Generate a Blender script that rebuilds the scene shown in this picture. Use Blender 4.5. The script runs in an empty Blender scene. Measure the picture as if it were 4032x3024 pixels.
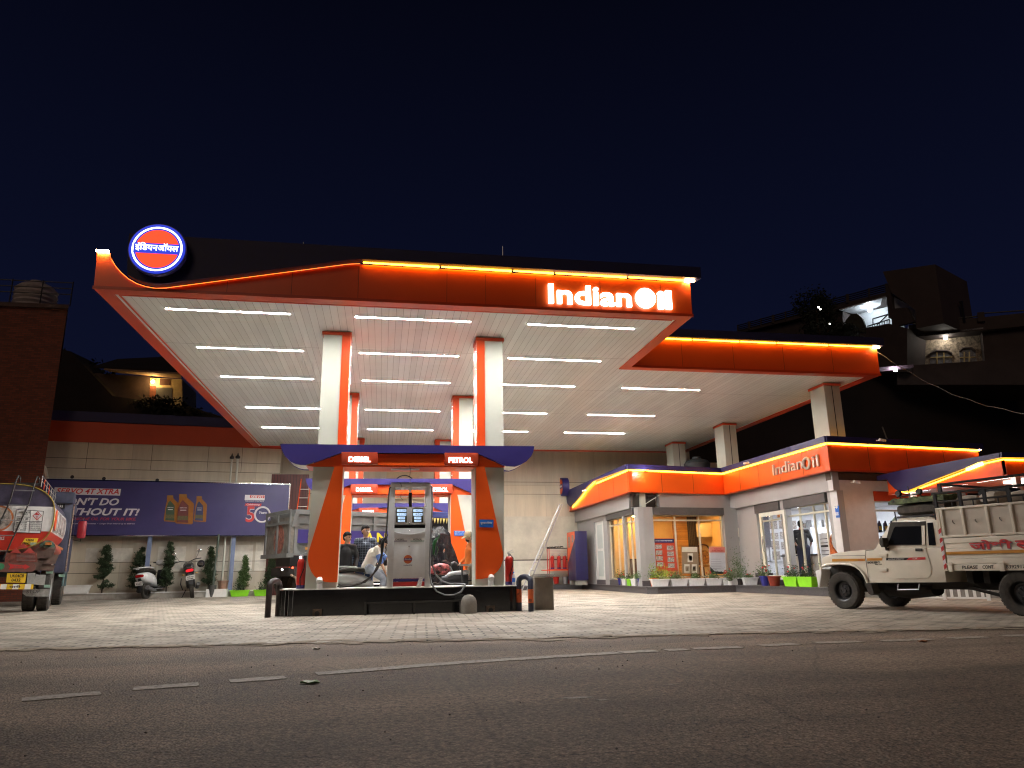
import bpy, bmesh, math, random
from mathutils import Vector as V, Matrix
random.seed(7)
PI = math.pi
sc = bpy.context.scene
COL = sc.collection

# ------------------------------------------------------------------ camera
H = 0.8                                            # height of the lens above the forecourt
FP = 2873.3                                        # focal length in photo pixels (photo 4032 wide)
YAW, PITCH, ROLL = [math.radians(a) for a in (10.05, 14.391, -0.868)]
_f = V((math.sin(YAW)*math.cos(PITCH), math.cos(YAW)*math.cos(PITCH), math.sin(PITCH)))
_r0 = V((math.cos(YAW), -math.sin(YAW), 0)); _u0 = _r0.cross(_f)
_r = _r0*math.cos(ROLL) + _u0*math.sin(ROLL)
_u = _u0*math.cos(ROLL) - _r0*math.sin(ROLL)
cd = bpy.data.cameras.new('camera'); cam = bpy.data.objects.new('camera', cd); COL.objects.link(cam)
cam.matrix_world = Matrix((( _r.x, _u.x, -_f.x, 0), (_r.y, _u.y, -_f.y, 0), (_r.z, _u.z, -_f.z, H), (0, 0, 0, 1)))
cd.sensor_width = 36; cd.lens = 36*FP/4032; cd.clip_start = .05; cd.clip_end = 800
sc.camera = cam

# ------------------------------------------------------------------ world: clear night sky, a dim glow low down
w = bpy.data.worlds.new('World'); sc.world = w; w.use_nodes = True
nt = w.node_tree; nt.nodes.clear()
tc = nt.nodes.new('ShaderNodeTexCoord'); sep = nt.nodes.new('ShaderNodeSeparateXYZ')
cr = nt.nodes.new('ShaderNodeValToRGB'); bg = nt.nodes.new('ShaderNodeBackground'); wo = nt.nodes.new('ShaderNodeOutputWorld')
cr.color_ramp.elements[0].position = 0; cr.color_ramp.elements[0].color = (.0048, .0066, .0215, 1)
cr.color_ramp.elements[1].position = .75; cr.color_ramp.elements[1].color = (.0010, .0012, .0036, 1)
e = cr.color_ramp.elements.new(.32); e.color = (.0030, .0042, .0155, 1)
nt.links.new(tc.outputs['Generated'], sep.inputs[0]); nt.links.new(sep.outputs['Z'], cr.inputs[0])
nt.links.new(cr.outputs[0], bg.inputs[0]); bg.inputs[1].default_value = 0.56
nt.links.new(bg.outputs[0], wo.inputs[0])
# added weak warm fill standing for street light, high and from behind the road
sd = bpy.data.lights.new('night_fill', 'SUN'); sd.energy = .12; sd.angle = math.radians(25); sd.color = (1, .70, .48)
so = bpy.data.objects.new('night_fill', sd); COL.objects.link(so); so.rotation_euler = (math.radians(62), 0, math.radians(-25))

sc.view_settings.view_transform = 'Standard'; sc.view_settings.look = 'None'
sc.view_settings.exposure = 0.95; sc.view_settings.gamma = 1
sc.render.engine = 'CYCLES'
sc.cycles.use_denoising = True; sc.cycles.denoising_prefilter = 'ACCURATE'; sc.cycles.filter_width = 1.15
sc.cycles.max_bounces = 7; sc.cycles.diffuse_bounces = 4; sc.cycles.glossy_bounces = 3
sc.cycles.transmission_bounces = 4; sc.cycles.transparent_max_bounces = 8
sc.cycles.sample_clamp_indirect = 6; sc.cycles.sample_clamp_direct = 0
sc.cycles.caustics_reflective = False; sc.cycles.caustics_refractive = False

# ------------------------------------------------------------------ where a photo pixel meets a plane of the place
def ray(x, y): return _f*FP + _r*(x-2016) + _u*(1512-y)
def PP(x, y, n, d):
    v = ray(x, y); n = V(n); c = V((0, 0, H)); return c + v*((d - c.dot(n))/v.dot(n))
def PY(x, y, d): return PP(x, y, (0, 1, 0), d)
def PX(x, y, d): return PP(x, y, (1, 0, 0), d)
def PZ(x, y, d=0): return PP(x, y, (0, 0, 1), d)
def z1(p): return (p[0]/1.9518, 1600+p[1]/1.9518)
def z2(p): return (1000+p[0]/2.011, 1700+p[1]/2.011)
def z3(p): return (2000+p[0]/2.011, 1700+p[1]/2.011)
def z4(p): return (3000+p[0]/1.9516, 1650+p[1]/1.9516)
def z5(p): return (3200+p[0]/2.6587, 1900+p[1]/2.6587)
def z6(p): return (2850+p[0]/3.687, 1900+p[1]/3.687)
def z7(p): return (3400+p[0]/3.5, 1700+p[1]/3.5)
def zd(p): return (p[0]*1.8227, p[1]*1.8227)
def za(p): return (2880+p[0]/1.9201, 1050+p[1]/1.9201)     # right hillside
def zb(p): return (180+p[0]/3.0167, 1350+p[1]/3.0167)       # left hillside

# ------------------------------------------------------------------ materials
MATS = {}
def mat(name, col=(.5, .5, .5), rough=.5, metal=0, emit=None, es=1, var=.12, vs=6, bump=0, bs=40, coat=0, alpha=1, trans=0, dirt=0, ior=None):
    if name in MATS: return MATS[name]
    m = bpy.data.materials.new(name); m.use_nodes = True; t = m.node_tree; b = t.nodes['Principled BSDF']
    MATS[name] = m
    b.inputs['Base Color'].default_value = (*col, 1); b.inputs['Roughness'].default_value = rough; b.inputs['Metallic'].default_value = metal
    if ior: b.inputs['IOR'].default_value = ior
    if coat: b.inputs['Coat Weight'].default_value = coat
    if trans: b.inputs['Transmission Weight'].default_value = trans
    if alpha < 1: b.inputs['Alpha'].default_value = alpha
    if emit:
        b.inputs['Emission Color'].default_value = (*emit, 1); b.inputs['Emission Strength'].default_value = es
    if var:
        c = t.nodes.new('ShaderNodeTexCoord'); n = t.nodes.new('ShaderNodeTexNoise'); n.inputs['Scale'].default_value = vs; n.inputs['Detail'].default_value = 6
        n.inputs['Roughness'].default_value = .65
        t.links.new(c.outputs['Object'], n.inputs['Vector'])
        r = t.nodes.new('ShaderNodeMapRange'); r.inputs[1].default_value = .3; r.inputs[2].default_value = .7
        r.inputs[3].default_value = 1-var; r.inputs[4].default_value = 1+var*.6
        x = t.nodes.new('ShaderNodeMix'); x.data_type = 'RGBA'; x.blend_type = 'MULTIPLY'; x.inputs[0].default_value = 1
        x.inputs[6].default_value = (*col, 1)
        t.links.new(n.outputs[0], r.inputs[0]); t.links.new(r.outputs[0], x.inputs[7]); last = x.outputs[2]
        if dirt:
            n2 = t.nodes.new('ShaderNodeTexNoise'); n2.inputs['Scale'].default_value = vs*.35; n2.inputs['Detail'].default_value = 9; n2.inputs['Roughness'].default_value = .75
            t.links.new(c.outputs['Object'], n2.inputs['Vector'])
            r2 = t.nodes.new('ShaderNodeMapRange'); r2.inputs[1].default_value = .5; r2.inputs[2].default_value = .72; r2.inputs[4].default_value = dirt
            y = t.nodes.new('ShaderNodeMix'); y.data_type = 'RGBA'; y.inputs[7].default_value = (.10, .075, .05, 1)
            t.links.new(n2.outputs[0], r2.inputs[0]); t.links.new(r2.outputs[0], y.inputs[0]); t.links.new(last, y.inputs[6]); last = y.outputs[2]
        t.links.new(last, b.inputs['Base Color'])
        rr = t.nodes.new('ShaderNodeMapRange'); rr.inputs[3].default_value = max(0, rough-.08); rr.inputs[4].default_value = min(1, rough+.1)
        t.links.new(n.outputs[0], rr.inputs[0]); t.links.new(rr.outputs[0], b.inputs['Roughness'])
    if bump:
        c2 = t.nodes.new('ShaderNodeTexCoord'); n3 = t.nodes.new('ShaderNodeTexNoise'); n3.inputs['Scale'].default_value = bs; n3.inputs['Detail'].default_value = 5
        bb = t.nodes.new('ShaderNodeBump'); bb.inputs['Strength'].default_value = bump; bb.inputs['Distance'].default_value = .02
        t.links.new(c2.outputs['Object'], n3.inputs['Vector']); t.links.new(n3.outputs[0], bb.inputs['Height']); t.links.new(bb.outputs[0], b.inputs['Normal'])
    return m
def emat(name, col, s): return mat(name, (.0, .0, .0), .6, emit=col, es=s, var=0)
def nodes_of(m): return m.node_tree, m.node_tree.nodes['Principled BSDF']
def N(t, k, **kw):
    n = t.nodes.new(k)
    for a, b in kw.items():
        if a.startswith('i'): n.inputs[int(a[1:])].default_value = b
        else: setattr(n, a, b)
    return n

# asphalt road: aggregate, wear, patches
def asphalt():
    m = mat('asphalt', (.06, .055, .05), .85, var=0); t, b = nodes_of(m); L = t.links.new
    c = N(t, 'ShaderNodeTexCoord'); n = N(t, 'ShaderNodeTexNoise'); n.inputs['Scale'].default_value = .55; n.inputs['Detail'].default_value = 7; n.inputs['Roughness'].default_value = .6
    v = N(t, 'ShaderNodeTexVoronoi'); v.inputs['Scale'].default_value = 60; g = N(t, 'ShaderNodeTexNoise'); g.inputs['Scale'].default_value = 30; g.inputs['Detail'].default_value = 6; g.inputs['Roughness'].default_value = .8
    for q in (n, v, g): L(c.outputs['Object'], q.inputs['Vector'])
    r = N(t, 'ShaderNodeValToRGB'); r.color_ramp.elements[0].position = .32; r.color_ramp.elements[0].color = (.18, .130, .092, 1)
    r.color_ramp.elements[1].position = .68; r.color_ramp.elements[1].color = (.36, .268, .195, 1); L(n.outputs[0], r.inputs[0])
    s = N(t, 'ShaderNodeValToRGB'); s.color_ramp.elements[0].position = .36; s.color_ramp.elements[0].color = (.32, .32, .32, 1); s.color_ramp.elements[1].position = .66; s.color_ramp.elements[1].color = (1.7, 1.66, 1.6, 1)
    L(g.outputs[0], s.inputs[0])
    x = N(t, 'ShaderNodeMix', data_type='RGBA', blend_type='MULTIPLY'); x.inputs[0].default_value = 1; L(r.outputs[0], x.inputs[6]); L(s.outputs[0], x.inputs[7])
    vr = N(t, 'ShaderNodeMapRange'); vr.inputs[1].default_value = 0; vr.inputs[2].default_value = .5; vr.inputs[3].default_value = 1.35; vr.inputs[4].default_value = .7; L(v.outputs['Distance'], vr.inputs[0])
    y = N(t, 'ShaderNodeMix', data_type='RGBA', blend_type='MULTIPLY'); y.inputs[0].default_value = 1; L(x.outputs[2], y.inputs[6]); L(vr.outputs[0], y.inputs[7])
    m1 = N(t, 'ShaderNodeMapping'); m1.inputs['Scale'].default_value = (.10, .9, 1); m1.inputs['Rotation'].default_value = (0, 0, .1); L(c.outputs['Object'], m1.inputs[0])
    w1 = N(t, 'ShaderNodeTexNoise'); w1.inputs['Scale'].default_value = 1.1; w1.inputs['Detail'].default_value = 6; L(m1.outputs[0], w1.inputs['Vector'])
    r1 = N(t, 'ShaderNodeMapRange'); r1.inputs[1].default_value = .35; r1.inputs[2].default_value = .65; r1.inputs[3].default_value = .62; r1.inputs[4].default_value = 1.2; L(w1.outputs[0], r1.inputs[0])
    y1 = N(t, 'ShaderNodeMix', data_type='RGBA', blend_type='MULTIPLY'); y1.inputs[0].default_value = 1; L(y.outputs[2], y1.inputs[6]); L(r1.outputs[0], y1.inputs[7])
    dv = N(t, 'ShaderNodeMix', data_type='RGBA', blend_type='ADD'); dv.inputs[0].default_value = .35; L(c.outputs['Object'], dv.inputs[6]); L(n.outputs['Color'], dv.inputs[7])
    vc = N(t, 'ShaderNodeTexVoronoi', feature='DISTANCE_TO_EDGE'); vc.inputs['Scale'].default_value = .42; L(dv.outputs[2], vc.inputs['Vector'])
    rc = N(t, 'ShaderNodeMapRange'); rc.inputs[1].default_value = .001; rc.inputs[2].default_value = .006; rc.inputs[3].default_value = .72; rc.inputs[4].default_value = 1; L(vc.outputs['Distance'], rc.inputs[0])
    y2 = N(t, 'ShaderNodeMix', data_type='RGBA', blend_type='MULTIPLY'); y2.inputs[0].default_value = 1; L(y1.outputs[2], y2.inputs[6]); L(rc.outputs[0], y2.inputs[7])
    L(y2.outputs[2], b.inputs['Base Color'])
    ad = N(t, 'ShaderNodeMath', operation='SUBTRACT'); L(g.outputs[0], ad.inputs[0]); L(v.outputs['Distance'], ad.inputs[1])
    bp = N(t, 'ShaderNodeBump'); bp.inputs['Strength'].default_value = .8; bp.inputs['Distance'].default_value = .012; L(ad.outputs[0], bp.inputs['Height']); L(bp.outputs[0], b.inputs['Normal'])
    return m
def pavers():
    m = mat('pavers', (.4, .38, .35), .75, var=0); t, b = nodes_of(m); L = t.links.new
    c = N(t, 'ShaderNodeTexCoord'); mp = N(t, 'ShaderNodeMapping'); mp.inputs['Rotation'].default_value = (0, 0, math.radians(3))
    L(c.outputs['Object'], mp.inputs[0])
    dn = N(t, 'ShaderNodeTexNoise'); dn.inputs['Scale'].default_value = 5; dn.inputs['Detail'].default_value = 3; L(mp.outputs[0], dn.inputs['Vector'])
    dm = N(t, 'ShaderNodeMix', data_type='RGBA', blend_type='ADD'); dm.inputs[0].default_value = .045; L(mp.outputs[0], dm.inputs[6]); L(dn.outputs['Color'], dm.inputs[7])
    br = N(t, 'ShaderNodeTexBrick'); br.inputs['Scale'].default_value = 1; br.inputs['Mortar Size'].default_value = .017; br.inputs['Mortar Smooth'].default_value = .3
    br.inputs['Brick Width'].default_value = .30; br.inputs['Row Height'].default_value = .15; br.inputs['Bias'].default_value = -.1
    br.inputs['Color1'].default_value = (.31, .265, .21, 1); br.inputs['Color2'].default_value = (.46, .40, .32, 1); br.inputs['Mortar'].default_value = (.06, .05, .04, 1)
    L(dm.outputs[2], br.inputs['Vector'])
    n = N(t, 'ShaderNodeTexNoise'); n.inputs['Scale'].default_value = .5; n.inputs['Detail'].default_value = 9; n.inputs['Roughness'].default_value = .7; L(c.outputs['Object'], n.inputs['Vector'])
    # dusty and sand-coloured patches swallow the joints
    r = N(t, 'ShaderNodeMapRange'); r.inputs[1].default_value = .44; r.inputs[2].default_value = .62; r.inputs[4].default_value = .85; L(n.outputs[0], r.inputs[0])
    g = N(t, 'ShaderNodeTexNoise'); g.inputs['Scale'].default_value = 14; g.inputs['Detail'].default_value = 8; g.inputs['Roughness'].default_value = .75; L(c.outputs['Object'], g.inputs['Vector'])
    gr = N(t, 'ShaderNodeValToRGB'); gr.color_ramp.elements[0].position = .3; gr.color_ramp.elements[0].color = (.27, .225, .175, 1); gr.color_ramp.elements[1].position = .7; gr.color_ramp.elements[1].color = (.49, .43, .35, 1); L(g.outputs[0], gr.inputs[0])
    x = N(t, 'ShaderNodeMix', data_type='RGBA'); L(r.outputs[0], x.inputs[0]); L(br.outputs[0], x.inputs[6]); L(gr.outputs[0], x.inputs[7])
    st = N(t, 'ShaderNodeTexNoise'); st.inputs['Scale'].default_value = 1.7; st.inputs['Detail'].default_value = 6; L(c.outputs['Object'], st.inputs['Vector'])
    sr = N(t, 'ShaderNodeMapRange'); sr.inputs[1].default_value = .35; sr.inputs[2].default_value = .6; sr.inputs[3].default_value = .62; sr.inputs[4].default_value = 1.08; L(st.outputs[0], sr.inputs[0])
    y = N(t, 'ShaderNodeMix', data_type='RGBA', blend_type='MULTIPLY'); y.inputs[0].default_value = 1; L(x.outputs[2], y.inputs[6]); L(sr.outputs[0], y.inputs[7])
    os_ = N(t, 'ShaderNodeTexNoise'); os_.inputs['Scale'].default_value = 1.15; os_.inputs['Detail'].default_value = 9; os_.inputs['Roughness'].default_value = .62; os_.inputs['Distortion'].default_value = .6; L(c.outputs['Object'], os_.inputs['Vector'])
    om = N(t, 'ShaderNodeMapRange'); om.inputs[1].default_value = .56; om.inputs[2].default_value = .66; om.inputs[3].default_value = 1; om.inputs[4].default_value = .58; L(os_.outputs[0], om.inputs[0])
    y3 = N(t, 'ShaderNodeMix', data_type='RGBA', blend_type='MULTIPLY'); y3.inputs[0].default_value = 1; L(y.outputs[2], y3.inputs[6]); L(om.outputs[0], y3.inputs[7])
    L(y3.outputs[2], b.inputs['Base Color'])
    bp = N(t, 'ShaderNodeBump'); bp.inputs['Strength'].default_value = .7; bp.inputs['Distance'].default_value = .02; bp.invert = True; L(br.outputs['Fac'], bp.inputs['Height'])
    b2 = N(t, 'ShaderNodeBump'); b2.inputs['Strength'].default_value = .45; b2.inputs['Distance'].default_value = .02; L(g.outputs[0], b2.inputs['Height']); L(bp.outputs[0], b2.inputs['Normal'])
    L(b2.outputs[0], b.inputs['Normal'])
    return m
# slatted surfaces: grooves along one object axis, every "step" metres
def slats(name, col, step, axis='X', rough=.3, depth=.5, groove=.06, var=.1, wob=0, vs=1.2, coat=0, joint=None):
    m = mat(name, col, rough, var=0, coat=coat); t, b = nodes_of(m); L = t.links.new
    c = N(t, 'ShaderNodeTexCoord'); s = N(t, 'ShaderNodeSeparateXYZ'); L(c.outputs['Object'], s.inputs[0])
    dv = N(t, 'ShaderNodeMath', operation='DIVIDE'); dv.inputs[1].default_value = step; L(s.outputs[axis], dv.inputs[0])
    fr = N(t, 'ShaderNodeMath', operation='FRACT'); L(dv.outputs[0], fr.inputs[0])
    g = N(t, 'ShaderNodeMath', operation='LESS_THAN'); g.inputs[1].default_value = groove; L(fr.outputs[0], g.inputs[0])
    fl = N(t, 'ShaderNodeMath', operation='FLOOR'); L(dv.outputs[0], fl.inputs[0])
    wn = N(t, 'ShaderNodeTexWhiteNoise', noise_dimensions='1D'); L(fl.outputs[0], wn.inputs['W'])
    n = N(t, 'ShaderNodeTexNoise'); n.inputs['Scale'].default_value = vs; n.inputs['Detail'].default_value = 5; L(c.outputs['Object'], n.inputs['Vector'])
    a = N(t, 'ShaderNodeMath', operation='ADD'); L(wn.outputs[0], a.inputs[0]); L(n.outputs[0], a.inputs[1])
    r = N(t, 'ShaderNodeMapRange'); r.inputs[1].default_value = .3; r.inputs[2].default_value = 1.7; r.inputs[3].default_value = 1-var; r.inputs[4].default_value = 1+var*.5; L(a.outputs[0], r.inputs[0])
    x = N(t, 'ShaderNodeMix', data_type='RGBA', blend_type='MULTIPLY'); x.inputs[0].default_value = 1; x.inputs[6].default_value = (*col, 1); L(r.outputs[0], x.inputs[7])
    fac = g.outputs[0]
    if joint:
        d2 = N(t, 'ShaderNodeMath', operation='DIVIDE'); d2.inputs[1].default_value = joint[1]; L(s.outputs[joint[0]], d2.inputs[0])
        f2 = N(t, 'ShaderNodeMath', operation='FRACT'); L(d2.outputs[0], f2.inputs[0])
        g2 = N(t, 'ShaderNodeMath', operation='LESS_THAN'); g2.inputs[1].default_value = joint[2]; L(f2.outputs[0], g2.inputs[0])
        mx = N(t, 'ShaderNodeMath', operation='MAXIMUM'); L(fac, mx.inputs[0]); L(g2.outputs[0], mx.inputs[1]); fac = mx.outputs[0]
    y = N(t, 'ShaderNodeMix', data_type='RGBA'); L(fac, y.inputs[0]); L(x.outputs[2], y.inputs[6]); y.inputs[7].default_value = (col[0]*.3, col[1]*.3, col[2]*.3, 1)
    L(y.outputs[2], b.inputs['Base Color'])
    bp = N(t, 'ShaderNodeBump'); bp.invert = True; bp.inputs['Strength'].default_value = depth; bp.inputs['Distance'].default_value = .015; L(fac, bp.inputs['Height'])
    last = bp.outputs[0]
    if wob:
        mp = N(t, 'ShaderNodeMapping'); mp.inputs['Scale'].default_value = (5, .45, 1) if axis == 'X' else (.4, 1, 4); L(c.outputs['Object'], mp.inputs[0])
        n4 = N(t, 'ShaderNodeTexNoise'); n4.inputs['Scale'].default_value = 1.4; n4.inputs['Detail'].default_value = 3; L(mp.outputs[0], n4.inputs['Vector'])
        b4 = N(t, 'ShaderNodeBump'); b4.inputs['Strength'].default_value = wob; b4.inputs['Distance'].default_value = .03; L(n4.outputs[0], b4.inputs['Height']); L(last, b4.inputs['Normal']); last = b4.outputs[0]
    L(last, b.inputs['Normal'])
    return m
# wall cladding with patchy repainting, streaks running down
def stained_wall(name, col):
    m = mat(name, col, .55, var=0); t, b = nodes_of(m); L = t.links.new
    c = N(t, 'ShaderNodeTexCoord')
    mp = N(t, 'ShaderNodeMapping'); mp.inputs['Scale'].default_value = (2.2, 2.2, .25); L(c.outputs['Object'], mp.inputs[0])
    n = N(t, 'ShaderNodeTexNoise'); n.inputs['Scale'].default_value = 1.3; n.inputs['Detail'].default_value = 8; n.inputs['Roughness'].default_value = .7; L(mp.outputs[0], n.inputs['Vector'])
    r = N(t, 'ShaderNodeMapRange'); r.inputs[1].default_value = .3; r.inputs[2].default_value = .7; r.inputs[3].default_value = .80; r.inputs[4].default_value = 1.07; L(n.outputs[0], r.inputs[0])
    v = N(t, 'ShaderNodeTexBrick'); v.inputs['Scale'].default_value = 1; v.inputs['Brick Width'].default_value = 4.7; v.inputs['Row Height'].default_value = 2.3; v.inputs['Mortar Size'].default_value = .005
    v.inputs['Color1'].default_value = (.80, .80, .82, 1); v.inputs['Color2'].default_value = (1.05, 1.04, 1.0, 1); v.inputs['Mortar'].default_value = (.66, .64, .6, 1)
    mp2 = N(t, 'ShaderNodeMapping'); mp2.inputs['Rotation'].default_value = (PI/2, 0, 0); L(c.outputs['Object'], mp2.inputs[0]); L(mp2.outputs[0], v.inputs['Vector'])
    x = N(t, 'ShaderNodeMix', data_type='RGBA', blend_type='MULTIPLY'); x.inputs[0].default_value = 1; x.inputs[6].default_value = (*col, 1); L(r.outputs[0], x.inputs[7])
    y = N(t, 'ShaderNodeMix', data_type='RGBA', blend_type='MULTIPLY'); y.inputs[0].default_value = 1; L(x.outputs[2], y.inputs[6]); L(v.outputs[0], y.inputs[7])
    L(y.outputs[2], b.inputs['Base Color'])
    return m

M = {}
M['orange'] = mat('orange_panel', (.80, .095, .007), .34, var=.07, vs=.9)
M['orange_trim'] = mat('orange_trim', (.60, .058, .008), .35, var=.08, vs=2)
M['blue'] = mat('blue_panel', (.036, .026, .165), .38, var=.14, vs=1.5)
M['blue_dark'] = mat('blue_band', (.024, .018, .095), .4, var=.14, vs=1.5)
M['beige'] = mat('column_cladding', (.48, .49, .42), .42, var=.07, vs=1.3)
M['grey_cladding'] = mat('grey_cladding', (.34, .325, .315), .42, var=.08, vs=1.5)
M['white'] = mat('white_paint', (.78, .76, .72), .45, var=.08, vs=5)
M['white_plastic'] = mat('white_plastic', (.78, .77, .76), .4, var=.12, vs=9)
M['black'] = mat('black_paint', (.015, .015, .016), .35, var=.2)
M['black_stone'] = mat('black_granite', (.012, .012, .013), .12, var=.35, vs=30)
M['rubber'] = mat('rubber', (.045, .038, .031), .85, var=.45, vs=12, bump=.3)
M['steel'] = mat('steel', (.42, .42, .43), .35, .8, var=.2)
M['chrome'] = mat('chrome', (.75, .75, .76), .12, 1, var=.05)
M['dark_metal'] = mat('dark_metal', (.045, .042, .04), .5, .4, var=.4, vs=8)
M['red'] = mat('red_paint', (.55, .03, .02), .3, var=.15)
M['concrete'] = mat('concrete', (.23, .21, .185), .85, var=.25, vs=7, bump=.5)
M['granite'] = mat('step_granite', (.085, .075, .078), .45, var=.6, vs=45)
M['glass'] = mat('window_glass', (.01, .01, .01), .02, var=0, alpha=.10, ior=1.5)
M['dark_glass'] = mat('dark_glass', (.008, .008, .009), .06, var=0)
M['alu'] = mat('cream_aluminium', (.62, .57, .44), .4, var=.1)
M['leaf'] = mat('leaf_green', (.075, .13, .035), .6, var=.5, vs=18)
M['leaf_dark'] = mat('leaf_dark', (.035, .06, .022), .65, var=.5, vs=12)
M['leaf_lime'] = mat('leaf_lime', (.28, .38, .03), .55, var=.4, vs=14)
M['flower'] = mat('flower_red', (.6, .02, .03), .6, var=.2)
M['bark'] = mat('bark', (.07, .05, .035), .9, var=.4)
M['lime'] = mat('lime_plastic', (.27, .72, .02), .4, var=.1)
M['ink'] = mat('black_ink', (.012, .012, .015), .6, var=0)
M['yellow'] = mat('yellow_paint', (.78, .50, .03), .45, var=.12)
M['signblue'] = mat('sign_blue', (.02, .13, .52), .35, var=.05)
M['wall'] = stained_wall('stained_cladding', (.60, .53, .41))
M['led'] = emat('led_warm', (1, .42, .02), 12)
M['ledspot'] = emat('led_end', (1, .62, .28), 60)
M['tube'] = emat('tube_light', (1, .985, .955), 285)
M['letter'] = emat('lit_letter', (1, .97, .94), 3.2)
M['soffit'] = slats('soffit_strips', (.84, .90, .89), .15, 'X', .36, .4, .035, .10, wob=.5, joint=('Y', 3.4, .004))

# ------------------------------------------------------------------ mesh building
class MB:
    def __init__(s): s.v = []; s.f = []; s.m = []
    def add(s, vs, fs, mi=0):
        o = len(s.v); s.v += [tuple(p) for p in vs]
        for f in fs: s.f.append(tuple(i+o for i in f)); s.m.append(mi)
        return s
    def box(s, x0, y0, z0, x1, y1, z1, mi=0):
        return s.add([(x0, y0, z0), (x1, y0, z0), (x1, y1, z0), (x0, y1, z0), (x0, y0, z1), (x1, y0, z1), (x1, y1, z1), (x0, y1, z1)],
                     [(0, 3, 2, 1), (4, 5, 6, 7), (0, 1, 5, 4), (1, 2, 6, 5), (2, 3, 7, 6), (3, 0, 4, 7)], mi)
    def obox(s, c, a, b, d, mi=0):                 # centre and three half vectors
        c, a, b, d = V(c), V(a), V(b), V(d)
        q = [c+i*a+j*b+k*d for k in (-1, 1) for i, j in ((-1, -1), (1, -1), (1, 1), (-1, 1))]
        return s.add(q, [(0, 3, 2, 1), (4, 5, 6, 7), (0, 1, 5, 4), (1, 2, 6, 5), (2, 3, 7, 6), (3, 0, 4, 7)], mi)
    def prism(s, poly, n, mi=0):
        poly = [V(p) for p in poly]; n = V(n); k = len(poly)
        return s.add(poly+[p+n for p in poly], [tuple(range(k)), tuple(range(2*k-1, k-1, -1))]+[(i, (i+1) % k, (i+1) % k+k, i+k) for i in range(k)], mi)
    def tube(s, pts, r, n=8, mi=0, closed=False):
        pts = [V(p) for p in pts]; k = len(pts); rs = r if isinstance(r, (list, tuple)) else [r]*k
        vs = []; up = None
        for i, p in enumerate(pts):
            a = pts[(i-1) % k] if (i > 0 or closed) else p; b = pts[(i+1) % k] if (i < k-1 or closed) else p
            t = (b-a).normalized()
            if up is None: up = V((0, 0, 1)) if abs(t.z) < .9 else V((0, 1, 0))
            x = up.cross(t)
            if x.length < 1e-4: x = V((1, 0, 0)).cross(t)
            x.normalize(); y = t.cross(x); up = y
            vs += [p+(x*math.cos(2*PI*j/n)+y*math.sin(2*PI*j/n))*rs[i] for j in range(n)]
        fs = []
        for i in range(k if closed else k-1):
            for j in range(n): a = i*n+j; b = i*n+(j+1) % n; c = ((i+1) % k)*n; fs.append((a, b, c+(j+1) % n, c+j))
        if not closed: fs += [tuple(range(n-1, -1, -1)), tuple(range((k-1)*n, k*n))]
        return s.add(vs, fs, mi)
    def rings(s, rings, mi=0, cap=True):
        n = len(rings[0]); vs = [p for r in rings for p in r]; fs = []
        for i in range(len(rings)-1):
            for j in range(n): fs.append((i*n+j, i*n+(j+1) % n, (i+1)*n+(j+1) % n, (i+1)*n+j))
        if cap: fs += [tuple(range(n-1, -1, -1)), tuple(range((len(rings)-1)*n, len(rings)*n))]
        return s.add(vs, fs, mi)
    def loft(s, secs, ax='x', n=16, p=2.0, mi=0):   # secs: (pos, cy, cz, half width, half height)
        R = []
        for q in secs:
            a, c1, c2, w_, h_ = q[:5]; pp = q[5] if len(q) > 5 else p; ring = []
            for j in range(n):
                t = 2*PI*j/n; cs, sn = math.cos(t), math.sin(t)
                u = w_*math.copysign(abs(cs)**(2/pp), cs); v = h_*math.copysign(abs(sn)**(2/pp), sn)
                ring.append((a, c1+u, c2+v) if ax == 'x' else (c1+u, a, c2+v) if ax == 'y' else (c1+u, c2+v, a))
            R.append(ring)
        return s.rings(R, mi)
    def lathe(s, prof, c=(0, 0, 0), n=20, axis='z', mi=0, a0=0):
        if prof[0][0] > .02 and prof[-1][0] > .02 and len(prof) == 4 and prof[0][1] == prof[1][1] and prof[2][1] == prof[3][1]:
            R = []
            for r, h in prof+prof[:1]:
                R.append([(c[0]+r*math.cos(2*PI*j/n), c[1]+r*math.sin(2*PI*j/n), c[2]+h) if axis == 'z' else (c[0]+r*math.cos(2*PI*j/n), c[1]+h, c[2]+r*math.sin(2*PI*j/n)) if axis == 'y' else (c[0]+h, c[1]+r*math.cos(2*PI*j/n), c[2]+r*math.sin(2*PI*j/n)) for j in range(n)])
            return s.rings(R, mi, cap=False)
        R = []
        for r, h in prof:
            ring = []
            for j in range(n):
                t = 2*PI*j/n+a0; u, v = r*math.cos(t), r*math.sin(t)
                q = (u, v, h) if axis == 'z' else (u, h, v) if axis == 'y' else (h, u, v)
                ring.append((c[0]+q[0], c[1]+q[1], c[2]+q[2]))
            R.append(ring)
        return s.rings(R, mi)
    def sph(s, c, r, n=14, mi=0, k=9):
        if not isinstance(r, (list, tuple)): r = (r, r, r)
        R = [[(c[0]+r[0]*max(math.sin(PI*i/k), .01)*math.cos(2*PI*j/n), c[1]+r[1]*max(math.sin(PI*i/k), .01)*math.sin(2*PI*j/n), c[2]-r[2]*math.cos(PI*i/k)) for j in range(n)] for i in range(k+1)]
        return s.rings(R, mi)
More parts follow.
